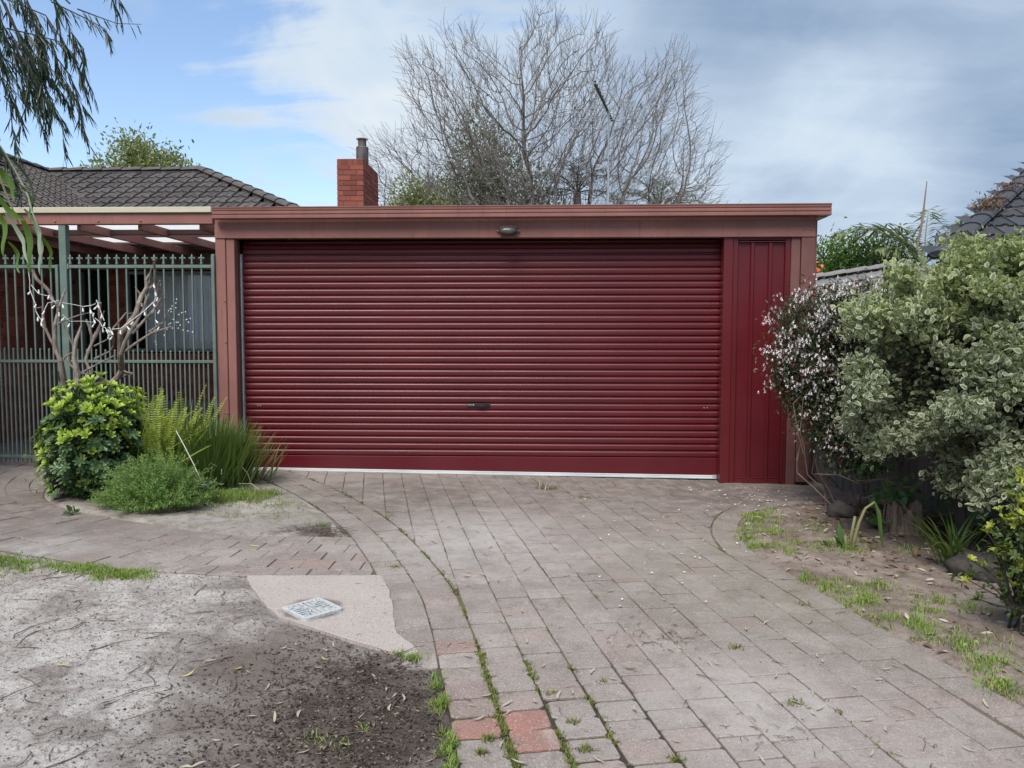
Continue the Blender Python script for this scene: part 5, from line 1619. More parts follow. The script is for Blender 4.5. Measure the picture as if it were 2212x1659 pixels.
# jasmine in flower, hanging over the fence end
jm = thing('jasmine', 'dark jasmine climber covered in small white flowers beside the red steel panel', 'climber', (2.95,7.55,gz(2.95)))
lb = LB(); fl_ = LB(); fp = []
JB = [((2.72,7.45,1.72),(.50,.35,.34)),((2.62,7.4,1.35),(.44,.35,.40)),((3.0,7.3,1.05),(.46,.38,.50)),((3.1,7.3,1.75),(.5,.38,.36)),((2.95,7.2,.70),(.30,.28,.34)),((2.50,7.45,1.15),(.26,.25,.28)),((2.60,7.32,.92),(.24,.25,.34)),((2.88,7.2,.60),(.28,.25,.28))]
for c, rad in JB:
    n_ = int(9000*rad[0]*rad[1]*rad[2]/.06*.52)
    d = unit(rng.normal(0,1,(n_,3))); rr = np.where(rng.random((n_,1)) < .07, rng.uniform(1.05,1.38,(n_,1)), rng.uniform(.45,1.06,(n_,1))**.8)
    lb.leaves(np.array(c)+d*np.array(rad)*rr, unit(d*.6+rng.normal(0,.7,(n_,3))+np.array([0,0,-.25])), rng.uniform(.03,.055,n_), rng.uniform(.012,.02,n_))
    nf = int(190*rad[0]*rad[2]/.15*(1.6 if c[2] > 1.2 else .55))
    cl = unit(rng.normal(0,1,(max(6,nf//6),3))+np.array([-.5,-.8,.35])); cc = np.array(c)+cl*np.array(rad)*rng.uniform(.92,1.20,(len(cl),1))
    fp.append(np.repeat(cc,7,0)+rng.normal(0,.035,(len(cc)*7,3)))
fpP = np.concatenate(fp); 
def flowers(lb, P, size, view=(-.3,-1,.25)):
    n_ = len(P); nrm = unit(np.array(view)+rng.normal(0,.5,(n_,3))); t1 = unit(np.cross(nrm, rng.normal(0,1,(n_,3)))); t2 = np.cross(nrm, t1)
    for k in range(5):
        a_ = 2*math.pi*k/5; D = t1*math.cos(a_)+t2*math.sin(a_)+nrm*.15
        V, F, mid = leaf_arrays(P, D, size, size*.62, fold=.05, twist=0.0, up=(0,0,1)); lb.add(V, F, mid)
flowers(fl_, fpP, .0175)
# sparser flowers and a drift high in the pale shrub
f2 = np.concatenate([np.array([3.72,5.55,2.02])+rng.normal(0,1,(26,3))*np.array([.10,.06,.06]), np.array([3.35,6.6,1.85])+rng.normal(0,1,(50,3))*np.array([.18,.1,.09])])
flowers(fl_, f2, .016)
lb.build('foliage', MT['jasmine_leaf'], jm); fl_.build('flowers', MT['petal'], jm)
vb = MB()
for k in range(16):
    x = 2.75+rng.uniform(-.05,.45); pts = [(x, 7.5+rng.uniform(-.2,.1), gz(x)-.02)]
    w_ = rng.uniform(-.35,.1)
    for j in range(1, 7): pts.append((x+w_*math.sin(j/6*math.pi)+rng.normal(0,.02), 7.5+rng.normal(0,.05), j*.13))
    pts.append((x+.1, 7.4, 1.1)); vb.tube(pts, rng.uniform(.005,.011), 5, False)
for k in range(12):
    p = np.array([rng.uniform(2.9,3.7), rng.uniform(6.6,7.3), rng.uniform(.15,.7)]); d = np.array([rng.uniform(.2,.5)*rng.choice([-1,1]), rng.uniform(-.2,.1), rng.uniform(-.15,.2)])
    vb.tube([p, p+d*.6+rng.normal(0,.04,3), p+d*1.3+np.array([0,0,-.08])], [.009,.007,.004], 5, False)
for x, z0, dx in ((2.42,1.02,-.03),(2.33,.98,.05)):
    vb.tube([(2.55,7.3,1.15),(x,7.15,z0),(x+dx,7.12,z0-.3),(x+dx+.04,7.1,z0-.46)], [.004,.003,.0025,.002], 4, False)
vb.build('stems', MT['vine_bark'], jm)

# mint-green climber at the foot of the fence
mc = thing('round_leaved_weed', 'bright green round leaved weed climbing around the rotting stump', 'weed', (3.2,6.8,gz(3.2)))
lb = LB()
for c, rad, n_ in (((2.98,7.0,.42),(.18,.12,.14),70),((3.05,6.65,.28),(.14,.12,.14),46),((3.18,6.85,.16),(.22,.12,.14),60),((3.48,6.6,.28),(.12,.10,.2),46),((3.62,6.4,.10),(.14,.1,.10),26),((2.86,6.5,.05),(.1,.08,.04),16)):
    P = np.array(c)+rng.normal(0,.6,(n_,3))*np.array(rad); lb.leaves(P, rng.normal(0,1,(n_,3))+np.array([-.2,-.7,.1]), rng.uniform(.05,.08,n_), rng.uniform(.045,.065,n_), fold=.1)
lb.build('leaves', MT['mint_leaf'], mc)
vb = MB()
for c in ((2.98,7.0,.42),(3.05,6.65,.28),(3.48,6.6,.28),(3.62,6.4,.1)):
    for k in range(3): vb.tube([(3.2,6.85,gz(3.2)), ((3.2+c[0])/2+rng.normal(0,.05),(6.85+c[1])/2,c[2]*.6), (c[0]+rng.normal(0,.05),c[1],c[2]+.08)], .005, 4, False)
vb.build('stems', MT['green_stalk'], mc)
# ---------------------------------------------------------------- small things in the right-hand bed
st = thing('tree_stump', 'rotting brown tree stump in the right-hand garden bed', 'stump', (3.06,6.45,gz(3.06)))
m = MB(); n = 64
prof = [(-.04,.185),(0,.172),(.04,.155),(.09,.143),(.14,.136),(.18,.132),(.215,.128)]
grv = [math.sin(j*2.39)*.5+math.sin(j*5.1+1)*.5 for j in range(n)]
for z, r_ in prof:
    for j in range(n):
        a_ = 2*math.pi*j/n; q = r_*(1+.08*math.sin(a_*5+1+z*3)+.045*math.sin(a_*13+z*9)+.055*grv[j]+random.uniform(-.012,.012))
        top = max(0, (z-.12)/.10); zz = z+top*(.055*math.sin(a_*2+.5)+.03*math.sin(a_*7)+.025*grv[j])
        m.v.append((3.06+q*math.cos(a_)-.10*z, 6.45+q*.9*math.sin(a_), gz(3.06)+zz))
for i in range(len(prof)-1):
    for j in range(n): a_, b_ = i*n+j, i*n+(j+1) % n; m.f.append((a_,b_,b_+n,a_+n))
k = len(m.v)
for ring, (sc, dz) in enumerate(((.80,-.012),(.45,-.05))):
    for j in range(n):
        v = m.v[(len(prof)-1)*n+j]; m.v.append((3.04+(v[0]-3.04)*sc, 6.45+(v[1]-6.45)*sc, v[2]+dz+random.uniform(-.015,.02)))
for r_ in range(2):
    for j in range(n):
        a_ = (len(prof)-1)*n+r_*n; m.f.append((a_+j, a_+(j+1) % n, a_+n+(j+1) % n, a_+n+j))
m.f.append(tuple((len(prof)+1)*n+j for j in range(n)))
m.build('stump_wood', MT['stump_bark'], st)
for k in range(7):
    a_ = R(185+k*27+rng.uniform(-8,8)); r_ = .165; x, y = 3.05+r_*math.cos(a_), 6.45+r_*.9*math.sin(a_); h = rng.uniform(.05,.11); z0 = gz(3)+rng.uniform(-.01,.03); w_ = rng.uniform(.012,.028)
    tx, ty = -math.sin(a_)*w_, math.cos(a_)*w_; ix, iy = math.cos(a_)*.03, math.sin(a_)*.03; b = MB()
    b.v = [(x-tx,y-ty,z0),(x+tx*.8,y+ty*.8,z0+.006),(x+tx*.5-ix,y+ty*.5-iy,z0+h),(x-tx*.3-ix,y-ty*.3-iy,z0+h*.8),(x-tx+.01,y-ty+.012,z0),(x+tx*.8+.01,y+ty*.8+.012,z0),(x+tx*.5-ix+.008,y+ty*.5-iy+.01,z0+h),(x-tx*.3-ix+.008,y-ty*.3-iy+.01,z0+h*.8)]
    b.f = [(0,1,2,3),(4,7,6,5),(0,3,7,4),(1,5,6,2),(3,2,6,7)]; b.build('bark_flake', MT['stump_bark'], st)

def rock(label, c, r, seed):
    n, mm = 18, 10; rg = np.random.default_rng(seed); ph = rg.uniform(0,6,6); m = MB()
    for i in range(mm+1):
        th = math.pi*i/mm
        for j in range(n):
            a_ = 2*math.pi*j/n; d = np.array([math.sin(th)*math.cos(a_), math.sin(th)*math.sin(a_), math.cos(th)])
            k = 1+.16*math.sin(3*d[0]+ph[0])*math.cos(4*d[1]+ph[1])+.10*math.sin(7*d[2]+5*d[0]+ph[2])+.05*math.sin(13*d[1]+ph[3])
            m.v.append((c[0]+d[0]*r[0]*k, c[1]+d[1]*r[1]*k, c[2]+d[2]*r[2]*k))
    for i in range(mm):
        for j in range(n): a_, b_ = i*n+j, i*n+(j+1) % n; m.f.append((a_,a_+n,b_+n,b_))
    return tag(m.build('rock', MT['rock'], None, True), label, 'rock')
rock('large dark rock under the yellow green shrub at the right', (3.06,5.30,gz(3)+.05), (.22,.15,.13), 3)
rock('dark rounded rock at the foot of the jasmine, behind the cut stalks', (2.76,7.05,gz(2.7)+.04), (.14,.12,.09), 8)
rock('flat grey brown rock left of the rotting stump', (2.72,6.62,gz(2.7)+.01), (.16,.12,.06), 12)

gl = thing('cut_stalks', 'thick green and tan stalks, one bent over, in the right-hand bed', 'plant', (2.38,5.88,gz(2.38)))
g0 = gz(2.38)
MB().tube([(2.385,5.88,g0-.02),(2.405,5.88,g0+.10),(2.435,5.88,g0+.22),(2.48,5.88,g0+.33),(2.54,5.86,g0+.385)], [.015,.014,.012,.010,.008], 7).build('stalk', MT['green_stalk'], gl, True)
MB().tube([(2.37,5.87,g0-.02),(2.375,5.87,g0+.12),(2.40,5.87,g0+.27)], [.012,.011,.010], 7).build('stalk', MT['green_stalk'], gl, True)
MB().tube([(2.345,5.88,g0-.02),(2.335,5.88,g0+.12)], [.012,.012], 7).build('stalk', MT['green_stalk'], gl, True)
MB().tube([(2.54,5.86,g0+.385),(2.57,5.85,g0+.30),(2.585,5.84,g0+.15),(2.60,5.84,g0+.05)], [.006,.018,.014,.006], 6).build('bent_leaf', MT['strap_leaf'], gl)
V, F = blades_mesh([(2.33,5.9,g0)]*3+[(2.25,5.95,g0+.02)], [2.6,3.4,2.0,3.0], np.array([.3,.5,.2,.6]), np.array([.19,.17,.22,.17]), np.array([.10,.09,.09,.10]), np.array([.3,.5,.2,.5]), 5)
link('broad_leaf', np_mesh('broad_leaf', V, F, MT['dark_leaf']), gl)

ag = thing('strappy_plant', 'dark green strappy leaved clump beside the large rock at the right', 'plant', (2.95,5.5,gz(2.95)))
n = 46
bx = 2.95+rng.normal(0,.035,n); by = 5.5+rng.normal(0,.035,n)
az = rng.uniform(0, 2*math.pi, n); az[:26] = rng.uniform(R(140), R(230), 26)
ln, ws, lean, dr = rng.uniform(.38,.66,n), rng.uniform(.014,.024,n), rng.uniform(.15,.75,n), rng.uniform(.5,1.3,n)
for i in range(n):
    V, F = blades_mesh([(bx[i],by[i],gz(2.95)-.01)], [az[i]], np.array([lean[i]]), np.array([ln[i]]), np.array([ws[i]]), np.array([dr[i]]), 7)
    link('strap_leaf', np_mesh('strap_leaf', V, F, MT['strap_leaf']), ag)

# yellow-green small shrub at the right edge
yb = thing('yellow_leaved_shrub', 'small shrub with glossy yellow green leaf whorls at the right edge', 'shrub', (2.62,4.22,gz(2.62)))
stm = MB(); g0 = gz(2.62); tipsY = []
for k in range(235):
    d_ = unit(rng.normal(0,1,3)+np.array([-.25,-.35,.1])); q = np.array([2.76,4.28,.46])+d_*np.array([.24,.22,.46])*rng.uniform(.6,1.05)
    if q[2] < .03: continue
    tipsY.append(tuple(q))
    if k % 2 == 0: stm.tube([(2.72+rng.normal(0,.04),4.26+rng.normal(0,.04),g0-.02), (2.74*.5+q[0]*.5+rng.normal(0,.03),4.27*.5+q[1]*.5,q[2]*.5), tuple(q)], [.008,.005,.002], 4, False)
for c in ((2.42,4.33,.27),(2.46,4.30,.33),(2.40,4.30,.36),(2.47,4.45,.20),(2.44,4.3,.14),(2.5,4.25,.42),(2.48,4.3,.52)):
    stm.tube([(2.62,4.25,.1),((2.62+c[0])/2,4.3,c[2]*.8),c], [.006,.005,.003], 4, False); tipsY.append(c)
stm.build('stems', MT['dark_bark'], yb)
def whorl(mt, nm, L, Wd, cnt, flare, seed, rings=2):
    lb = LB()
    for r_ in range(rings):
        for k in range(cnt):
            a_ = 2*math.pi*(k+.5*r_)/cnt+rng.normal(0,.15); f_ = flare+.38*r_
            lb.leaves(np.array([[0,0,-.012*r_]]), np.array([[math.cos(a_)*math.cos(f_), math.sin(a_)*math.cos(f_), math.sin(f_)]]), L*(1-.22*r_)*rng.uniform(.85,1.15), Wd*(1-.2*r_), fold=.2, droop=.10, twist=.1, ob=.9)
    return lb.mesh(nm, MT[mt])
WY = [whorl('yellow_leaf','leaf_whorl', .036, .019, 6, .62, k) for k in range(4)]
WG = [whorl('olive_leaf','leaf_whorl', .036, .019, 6, .40, k) for k in range(3)]
for i, q in enumerate(tipsY):
    o = link('leaf_whorl', random.choice(WY if (random.random() < (.85 if q[2] > .55 else .38)) else WG), yb)
    o.location = q; o.rotation_euler = (rng.normal(0,.5)+.25, rng.normal(0,.5), rng.uniform(0,6))
lb = LB(); P = np.array(tipsY)[rng.integers(0,len(tipsY),900)]*np.array([1,1,.85])+rng.normal(0,.055,(900,3)); lb.leaves(P, rng.normal(0,1,(900,3))+np.array([0,0,.3]), .04, .018); lb.build('foliage', MT['olive_leaf'], yb)

# ---------------------------------------------------------------- left-hand planting bed
# round glossy shrub with lime new shoots
rs = thing('round_shrub', 'rounded glossy dark green shrub with lime new shoots left of the ferns', 'shrub', (-4.2,7.15,gz(-4.2)))
c0, r0 = np.array([-4.22,7.12,.56]), np.array([.43,.42,.58])
WD = [whorl('dark_leaf','leaf_whorl', .068, .029, 7, .40, k) for k in range(4)]
WL = [whorl('lime_leaf','new_shoot', .070, .029, 6, .85, k) for k in range(4)]
nS = 420
d = unit(rng.normal(0,1,(nS,3))+np.array([0,-.25,.1])); 
bxy = 1+.10*np.sin(d[:,0]*6+1)*np.cos(d[:,2]*5)
P = c0+d*r0*bxy[:,None]*rng.uniform(.84,1.10,(nS,1)); ok = P[:,2] > .14; P, d = P[ok], d[ok]
stm = MB()
for i in range(len(P)):
    upz = Vector((d[i][0]*.8, d[i][1]*.8, max(d[i][2],0)*.6+.55)).normalized()
    lime = (P[i][2] > .86 and random.random() < .92) or (P[i][2] > .42 and random.random() < .34) or random.random() < .04
    o = link('new_shoot' if lime else 'leaf_whorl', random.choice(WL if lime else WD), rs)
    o.matrix_basis = Matrix.Translation(Vector(P[i])) @ upz.to_track_quat('Z','Y').to_matrix().to_4x4() @ Matrix.Rotation(rng.uniform(0,6), 4, 'Z') @ Matrix.Scale(rng.uniform(.8,1.2), 4)
    if i % 2 == 0: stm.tube([(-4.2+rng.normal(0,.05),7.15+rng.normal(0,.05),.1), tuple(c0*.45+P[i]*.55+rng.normal(0,.02,3)), tuple(P[i])], [.012,.007,.004], 4, False)
stm.build('stems', MT['dark_bark'], rs)
lb = LB(); n_ = 4200; d = unit(rng.normal(0,1,(n_,3))); P = c0+d*r0*rng.uniform(.55,.97,(n_,1)); P = P[P[:,2] > .10]; d = d[:len(P)]
lb.leaves(P, unit(P-c0)+rng.normal(0,.7,P.shape)+np.array([0,0,.25]), rng.uniform(.05,.085,len(P)), rng.uniform(.024,.034,len(P))); lb.build('foliage', MT['dark_leaf'], rs)
lb = LB(); P = np.array([-4.72,7.2,.32])+rng.normal(0,1,(260,3))*np.array([.07,.1,.16]); lb.leaves(P, rng.normal(0,1,(260,3))+np.array([-.3,0,.2]), .05, .016); lb.build('side_foliage', MT['fern_leaf'], rs)

# ferns
fe = thing('fishbone_fern', 'upright yellow green fishbone fern between the round shrub and the strappy clump', 'fern', (-3.75,7.45,gz(-3.75)))
def fern_frond(base, az, lean, length, droop):
    lb, mb = LB(), MB(); h = np.array([math.cos(az), math.sin(az), 0]); s = np.array([-math.sin(az), math.cos(az), 0])
    pts = [np.array(base, float)]; K = 14
    for k in range(K):
        t = k/K; a_ = lean+droop*t**2; pts.append(pts[-1]+(h*math.sin(a_)+np.array([0,0,1])*math.cos(a_))*length/K)
    mb.tube(pts, [max(.0035*(1-k/K),.001) for k in range(K+1)], 3, False)
    P, D, L = [], [], []
    for k in range(34):
        t = .10+.90*k/34; i = min(int(t*K), K-1); f_ = t*K-i; p = pts[i]*(1-f_)+pts[i+1]*f_; tg = unit(pts[i+1]-pts[i])
        for sd in (-1,1): P.append(p); D.append(s*sd+tg*.25); L.append(.042*math.sin(math.pi*min(1,.25+.75*(1-t)))**.6*(1 if t < .9 else .5)+.004)
    nrm = np.cross(s, unit(pts[-1]-pts[0]))
    lb.leaves(np.array(P), np.array(D), np.array(L), .0145, fold=.05, up=tuple(nrm), twist=.15)
    return lb, mb
for k in range(92):
    b = (-3.80+rng.normal(0,.20), 7.34+rng.normal(0,.15), gz(-3.75)+.02)
    ln = rng.uniform(.55,1.08); 
    lb, mb = fern_frond(b, rng.uniform(0,6.28), abs(rng.normal(.16,.20)), ln, rng.uniform(.1,1.1))
    o = mb.build('frond', MT['fern_leaf'], fe); lb.build('leaflets', MT['fern_leaf'], o)
for (x, z, az) in ((-3.28,.30,.1),(-3.15,.46,.5),(-3.35,.2,-.5),(-3.2,.62,.2)):
    lb, mb = fern_frond((x-.25,7.0,z-.08), az, 1.0, .36, .2); o = mb.build('frond', MT['fern_leaf'], fe); lb.build('leaflets', MT['fern_leaf'], o)

# strappy clump in front of the garage post
def clump(name, label, cx, cy, n, spread, lmin, lmax, w, leanm, droopm, nind, matn, cat='plant', flat=1.0):
    t = thing(name, label, cat, (cx, cy, gz(cx)))
    bx, by = cx+rng.normal(0,spread,n), cy+rng.normal(0,spread*flat,n)
    az = np.arctan2((by-cy)/flat, bx-cx)+rng.normal(0,.5,n); rr = np.hypot(bx-cx, (by-cy)/flat)/spread
    lean = np.clip(.10+leanm*rr*rng.uniform(.5,1.3,n), 0, 1.25); dr = droopm*rng.uniform(.2,1.4,n); ln = rng.uniform(lmin,lmax,n)*(1-.10*rr)
    B = np.stack([bx, by, np.full(n, gz(cx)-.01)], 1); wd = rng.uniform(.7,1.2,n)*w
    order = np.argsort(by)
    for i in order[:nind]:
        V, F = blades_mesh(B[i:i+1], az[i:i+1], lean[i:i+1], ln[i:i+1], wd[i:i+1], dr[i:i+1]); link('blade', np_mesh('blade', V, F, MT[matn]), t)
    i = order[nind:]
    if len(i):
        V, F = blades_mesh(B[i], az[i], lean[i], ln[i], wd[i], dr[i]); link('blade_mass', np_mesh('blade_mass', V, F, MT[matn]), t, kind='stuff')
    return t
clump('mat_rush', 'dense dark green strappy clump in front of the left garage post', -3.38, 7.72, 1300, .165, .55, .86, .018, .20, .26, 250, 'strap_leaf')
clump('iris_clump', 'tall strappy clump against the steel fence behind the fern', -3.85, 8.12, 330, .24, .62, 1.02, .024, .25, .5, 120, 'strap_leaf', flat=.5)
dl = thing('dry_grass_wisp', 'dry pale curled blades lying at the front of the strappy clump', 'dry grass', (-3.1,7.25,gz(-3.1)))
for k in range(12):
    p = np.array([-3.12+rng.normal(0,.12), 7.28+rng.normal(0,.06), rng.uniform(.05,.32)]); d = np.array([rng.normal(0,.12), rng.normal(-.04,.04), rng.normal(-.05,.1)])
    MB().tube([p, p+d*.6+np.array([0,0,.05]), p+d*1.2], [.004,.004,.002], 4, False).build('dry_blade', MT['litter_leaf'], dl)

# low herb in front
hb_ = thing('low_herb_bush', 'low bright green needle leaved bush in front of the ferns', 'bush', (-3.4,6.62,gz(-3.4)))
stm = MB(); lb = LB(); c0 = np.array([-3.42,6.66,0])
for k in range(560):
    a_ = rng.uniform(0,6.283); r_ = math.sqrt(rng.random()); ex = .56*r_*math.cos(a_); ey = .42*r_*math.sin(a_)
    h = (.33*(1-r_**2.2)+.10)*rng.uniform(.7,1.25)+.03*math.sin(a_*5)
    b = np.array([c0[0]+ex*.55, c0[1]+ey*.55, gz(-3.4)-.01]); tp = np.array([c0[0]+ex*.98+rng.normal(0,.05), c0[1]+ey*.98+rng.normal(0,.05), gz(-3.4)+h]); mid = b*.5+tp*.5+np.array([-ex*.12,-ey*.12,.05])
    stm.tube([b, mid, tp], [.003,.0022,.0012], 3, False)
    n_ = 40; t = rng.uniform(.25,1.04,n_)[:,None]
    P = b*(1-t)**2+2*mid*t*(1-t)+tp*t*t; tg = unit(tp-b)
    lb.leaves(P, tg*.45+rng.normal(0,.62,(n_,3)), rng.uniform(.020,.038,n_), .0075, fold=.1)
stm.build('stems', MT['green_stalk'], hb_); lb.build('foliage', MT['herb_leaf'], hb_)
sw = thing('seedling', 'small broad leaved seedling growing from the paving left of the low bush', 'weed', (-4.0,6.4,gz(-4)))
lb = LB(); lb.leaves(np.array([[-4.0,6.36,.09]]*9)+rng.normal(0,.015,(9,3)), rng.normal(0,1,(9,3))*np.array([1,1,.3])+np.array([0,0,.35]), .075, .036); lb.build('leaves', MT['mint_leaf'], sw)
MB().tube([(-4.0,6.36,.05),(-4.0,6.36,.13)], .004, 4).build('stem', MT['green_stalk'], sw)

# pruned small tree with string lights
TA = [[(-4.84,1.03),(-4.82,1.33)],[(-4.82,1.33),(-4.87,1.42),(-4.91,1.53),(-4.98,1.66),(-5.07,1.69)],[(-4.82,1.33),(-4.87,1.49),(-4.88,1.69),(-4.87,1.88),(-4.86,2.07)],[(-4.82,1.33),(-4.77,1.39),(-4.71,1.45)],[(-4.67,1.02),(-4.68,1.22),(-4.72,1.37),(-4.73,1.55),(-4.72,1.69)],[(-4.68,1.22),(-4.76,1.34),(-4.77,1.43)],[(-4.73,1.47),(-4.79,1.63),(-4.83,1.74)],[(-4.68,1.22),(-4.60,1.19),(-4.65,1.35),(-4.63,1.55),(-4.65,1.60),(-4.70,1.76)],[(-4.63,1.56),(-4.58,1.71),(-4.54,1.93)],[(-4.62,1.48),(-4.52,1.55)],[(-4.87,1.88),(-4.91,1.93),(-4.95,2.04),(-5.04,2.15),(-5.08,2.25)],[(-4.88,1.69),(-4.79,1.77),(-4.68,1.83)],[(-4.58,1.73),(-4.44,1.84)],[(-4.98,1.66),(-4.99,1.88),(-5.09,1.87)],[(-4.60,1.35),(-4.49,1.43),(-4.42,1.50)],[(-4.65,1.22),(-4.49,1.36),(-4.43,1.38)],
[(-4.48,1.06),(-4.36,1.21),(-4.27,1.39),(-4.20,1.61),(-4.11,1.82),(-4.10,2.0),(-4.07,2.09),(-4.08,2.16),(-4.04,2.23)],[(-4.07,2.09),(-4.05,2.16),(-4.01,2.29)],[(-4.05,2.08),(-3.99,2.12),(-3.94,2.25),(-3.91,2.36)],[(-3.93,2.31),(-3.88,2.33),(-3.84,2.37)],[(-4.10,2.0),(-4.15,2.09)],[(-4.45,1.09),(-4.33,1.26),(-4.22,1.41),(-4.13,1.61),(-4.07,1.88),(-4.05,2.02)],[(-4.22,1.41),(-4.08,1.51),(-4.0,1.61),(-3.82,1.69)],[(-4.11,1.61),(-4.0,1.86),(-3.94,2.09),(-3.88,2.15)],[(-4.01,1.63),(-3.92,1.73),(-3.79,1.85)],[(-3.97,1.86),(-3.91,1.94),(-3.80,1.98)],[(-4.42,1.51),(-4.30,1.66),(-4.17,1.82),(-4.13,1.82)],[(-4.30,1.23),(-4.19,1.22),(-4.09,1.22)],[(-4.35,1.16),(-4.25,1.19),(-4.09,1.21)],[(-4.02,1.79),(-3.93,1.98),(-3.85,2.02)]]
pr = thing('pruned_tree', 'hard pruned bare small tree hung with string lights before the steel fence', 'tree', (-4.55,7.75,gz(-4.55)))
def TY(x, z): return 7.72+.16*math.sin(x*9+z*3)
thick = {0:(.038,.034),1:(.026,.012),2:(.030,.011),4:(.040,.016),7:(.024,.014),8:(.026,.021),10:(.026,.018),16:(.042,.020),21:(.038,.014),22:(.020,.010),23:(.018,.010),18:(.020,.012),17:(.015,.010)}
tb = MB()
for i, br in enumerate(TA):
    a_, b_ = thick.get(i, (.013,.007)); n = len(br)
    pts = [Vector((x, TY(x,z), z)) for x, z in br]
    fine = []
    for p, q in zip(pts, pts[1:]):
        for t in (0, .5): fine.append(p.lerp(q, t)+Vector((random.uniform(-.006,.006),random.uniform(-.01,.01),random.uniform(-.006,.006)))*(1 if t else 0))
    fine.append(pts[-1]); m = len(fine)
    tb.tube(fine, [.80*(a_+(b_-a_)*k/(m-1)) for k in range(m)], 8)
g0 = gz(-4.6)
tb.tube([(-4.86,7.72,g0-.05),(-4.85,7.7,.5),(-4.84,TY(-4.84,1.03),1.04)], [.036,.031,.027], 8)
tb.tube([(-4.55,7.78,g0-.05),(-4.62,7.75,.45),(-4.67,TY(-4.67,1.02),1.03)], [.046,.038,.029], 8)
tb.tube([(-4.52,7.78,g0-.05),(-4.54,7.78,.6),(-4.47,TY(-4.48,1.06),1.07)], [.050,.042,.030], 8)
tb.build('trunk', MT['pale_bark'], pr)
sb = MB(); sb.tube([(-4.50,7.62,.55),(-4.46,7.56,.95),(-4.41,7.50,1.15)], [.09,.085,.078], 12); sb.build('sawn_limb', MT['pale_bark'], pr)
ce = MB(); nrm = Vector((-.62,-.30,.72)).normalized(); t1 = nrm.cross(Vector((0,1,0))).normalized(); t2 = nrm.cross(t1); cc = Vector((-4.435,7.485,1.165))
ce.v = [tuple(cc+nrm*z+(t1*math.cos(2*math.pi*j/14)*1.15+t2*math.sin(2*math.pi*j/14))*.070) for z in (-.02,.004) for j in range(14)]
ce.f = [tuple(range(14,28))]+[(j,(j+1)%14,14+(j+1)%14,14+j) for j in range(14)]
ce.build('cut_face', MT['cut_wood'], pr)
sl_ = thing('string_lights', 'white string lights with small bulbs looped over the pruned tree', 'string lights', (-4.55,7.6,1.2))
BL = [(-5.08,2.02),(-4.99,2.03),(-4.92,1.98),(-5.02,1.89),(-4.88,1.88),(-4.94,1.82),(-5.02,1.76),(-4.97,1.71),(-4.95,1.75),(-4.83,1.89),(-4.71,1.86),(-4.65,1.84),(-4.58,1.88),(-4.62,1.81),(-4.84,1.81),(-4.81,1.76),(-4.61,1.74),(-4.77,1.70),(-4.62,1.70),(-4.51,1.89),(-4.48,1.79),(-4.44,1.71),(-4.52,1.65),(-4.43,1.58),(-3.97,2.10),(-3.94,1.97),(-3.98,1.91),(-3.93,1.84),(-4.04,1.82),(-4.10,1.72),(-3.95,1.74),(-4.12,1.67),(-3.93,1.67),(-4.17,1.63),(-4.26,1.62),(-4.34,1.64),(-4.30,1.57),(-3.96,2.02)]
bm = MB(); bm.lathe([(.005,.016),(.006,.010),(.006,.0),(.009,-.010),(.010,-.019),(.006,-.028),(.001,-.030)], 8); bmm = bm.mesh('bulb', MT['white_plastic'], True)
for x, z in BL:
    o = link('bulb', bmm, sl_); o.matrix_basis = Matrix.Translation((x, TY(x,z)-.06, z)) @ Matrix.Rotation(random.uniform(-.7,.7), 4, 'Y') @ Matrix.Rotation(random.uniform(-.4,.4), 4, 'X')
cb = MB()
RUNS = [[(-5.09,2.26),(-5.07,2.12),(-5.08,2.04),(-5.05,1.95),(-5.03,1.90),(-5.04,1.82),(-5.0,1.76),(-4.97,1.73),(-4.95,1.80),(-4.92,1.90),(-4.86,1.93)],[(-5.06,2.08),(-4.99,1.99),(-4.92,1.97),(-4.87,1.90)],[(-4.84,1.91),(-4.78,1.895),(-4.71,1.875),(-4.64,1.89),(-4.58,1.905),(-4.53,1.94),(-4.50,1.88),(-4.48,1.80),(-4.44,1.73)],[(-4.82,1.79),(-4.77,1.72),(-4.70,1.725),(-4.62,1.715),(-4.63,1.80),(-4.66,1.86)],[(-4.61,1.76),(-4.56,1.72),(-4.52,1.66),(-4.47,1.66),(-4.42,1.60),(-4.36,1.655),(-4.30,1.66),(-4.27,1.59),(-4.32,1.585),(-4.26,1.64),(-4.17,1.65),(-4.10,1.74),(-4.04,1.84),(-3.98,1.93),(-3.95,1.99),(-3.97,2.12)],[(-4.30,1.58),(-4.42,1.585),(-4.47,1.63)]]
for run in RUNS: cb.tube([(x, TY(x,z)-.055, z+.015) for x, z in run], .0030, 5, False)
cb.build('cable', MT['white_plastic'], sl_)
fs = thing('net_lights', 'tiny white fairy light net hanging behind the right limb of the pruned tree', 'fairy lights', (-3.85,8.1,1.8))
DT = [(-4.17,2.02),(-4.16,1.96),(-4.15,1.92),(-4.15,1.90),(-3.78,1.97),(-3.79,1.93),(-3.83,1.90),(-3.85,1.87),(-3.79,1.88),(-3.84,1.87),(-3.87,1.85),(-3.87,1.83),(-3.84,1.84),(-3.73,1.83),(-3.69,1.84),(-3.76,1.81),(-3.88,1.81),(-3.82,1.76),(-3.64,1.77),(-3.68,1.76),(-3.79,1.73),(-3.77,1.73),(-3.66,1.73),(-3.75,1.70),(-3.85,1.72),(-3.87,1.71),(-3.89,1.66),(-3.83,1.67),(-3.77,1.67),(-3.72,1.65),(-3.67,1.64),(-3.62,1.63),(-4.02,1.65),(-4.03,1.64),(-4.06,1.63),(-3.92,1.60),(-3.92,1.59),(-4.02,1.53),(-4.01,1.50),(-3.95,2.12),(-3.96,2.08)]
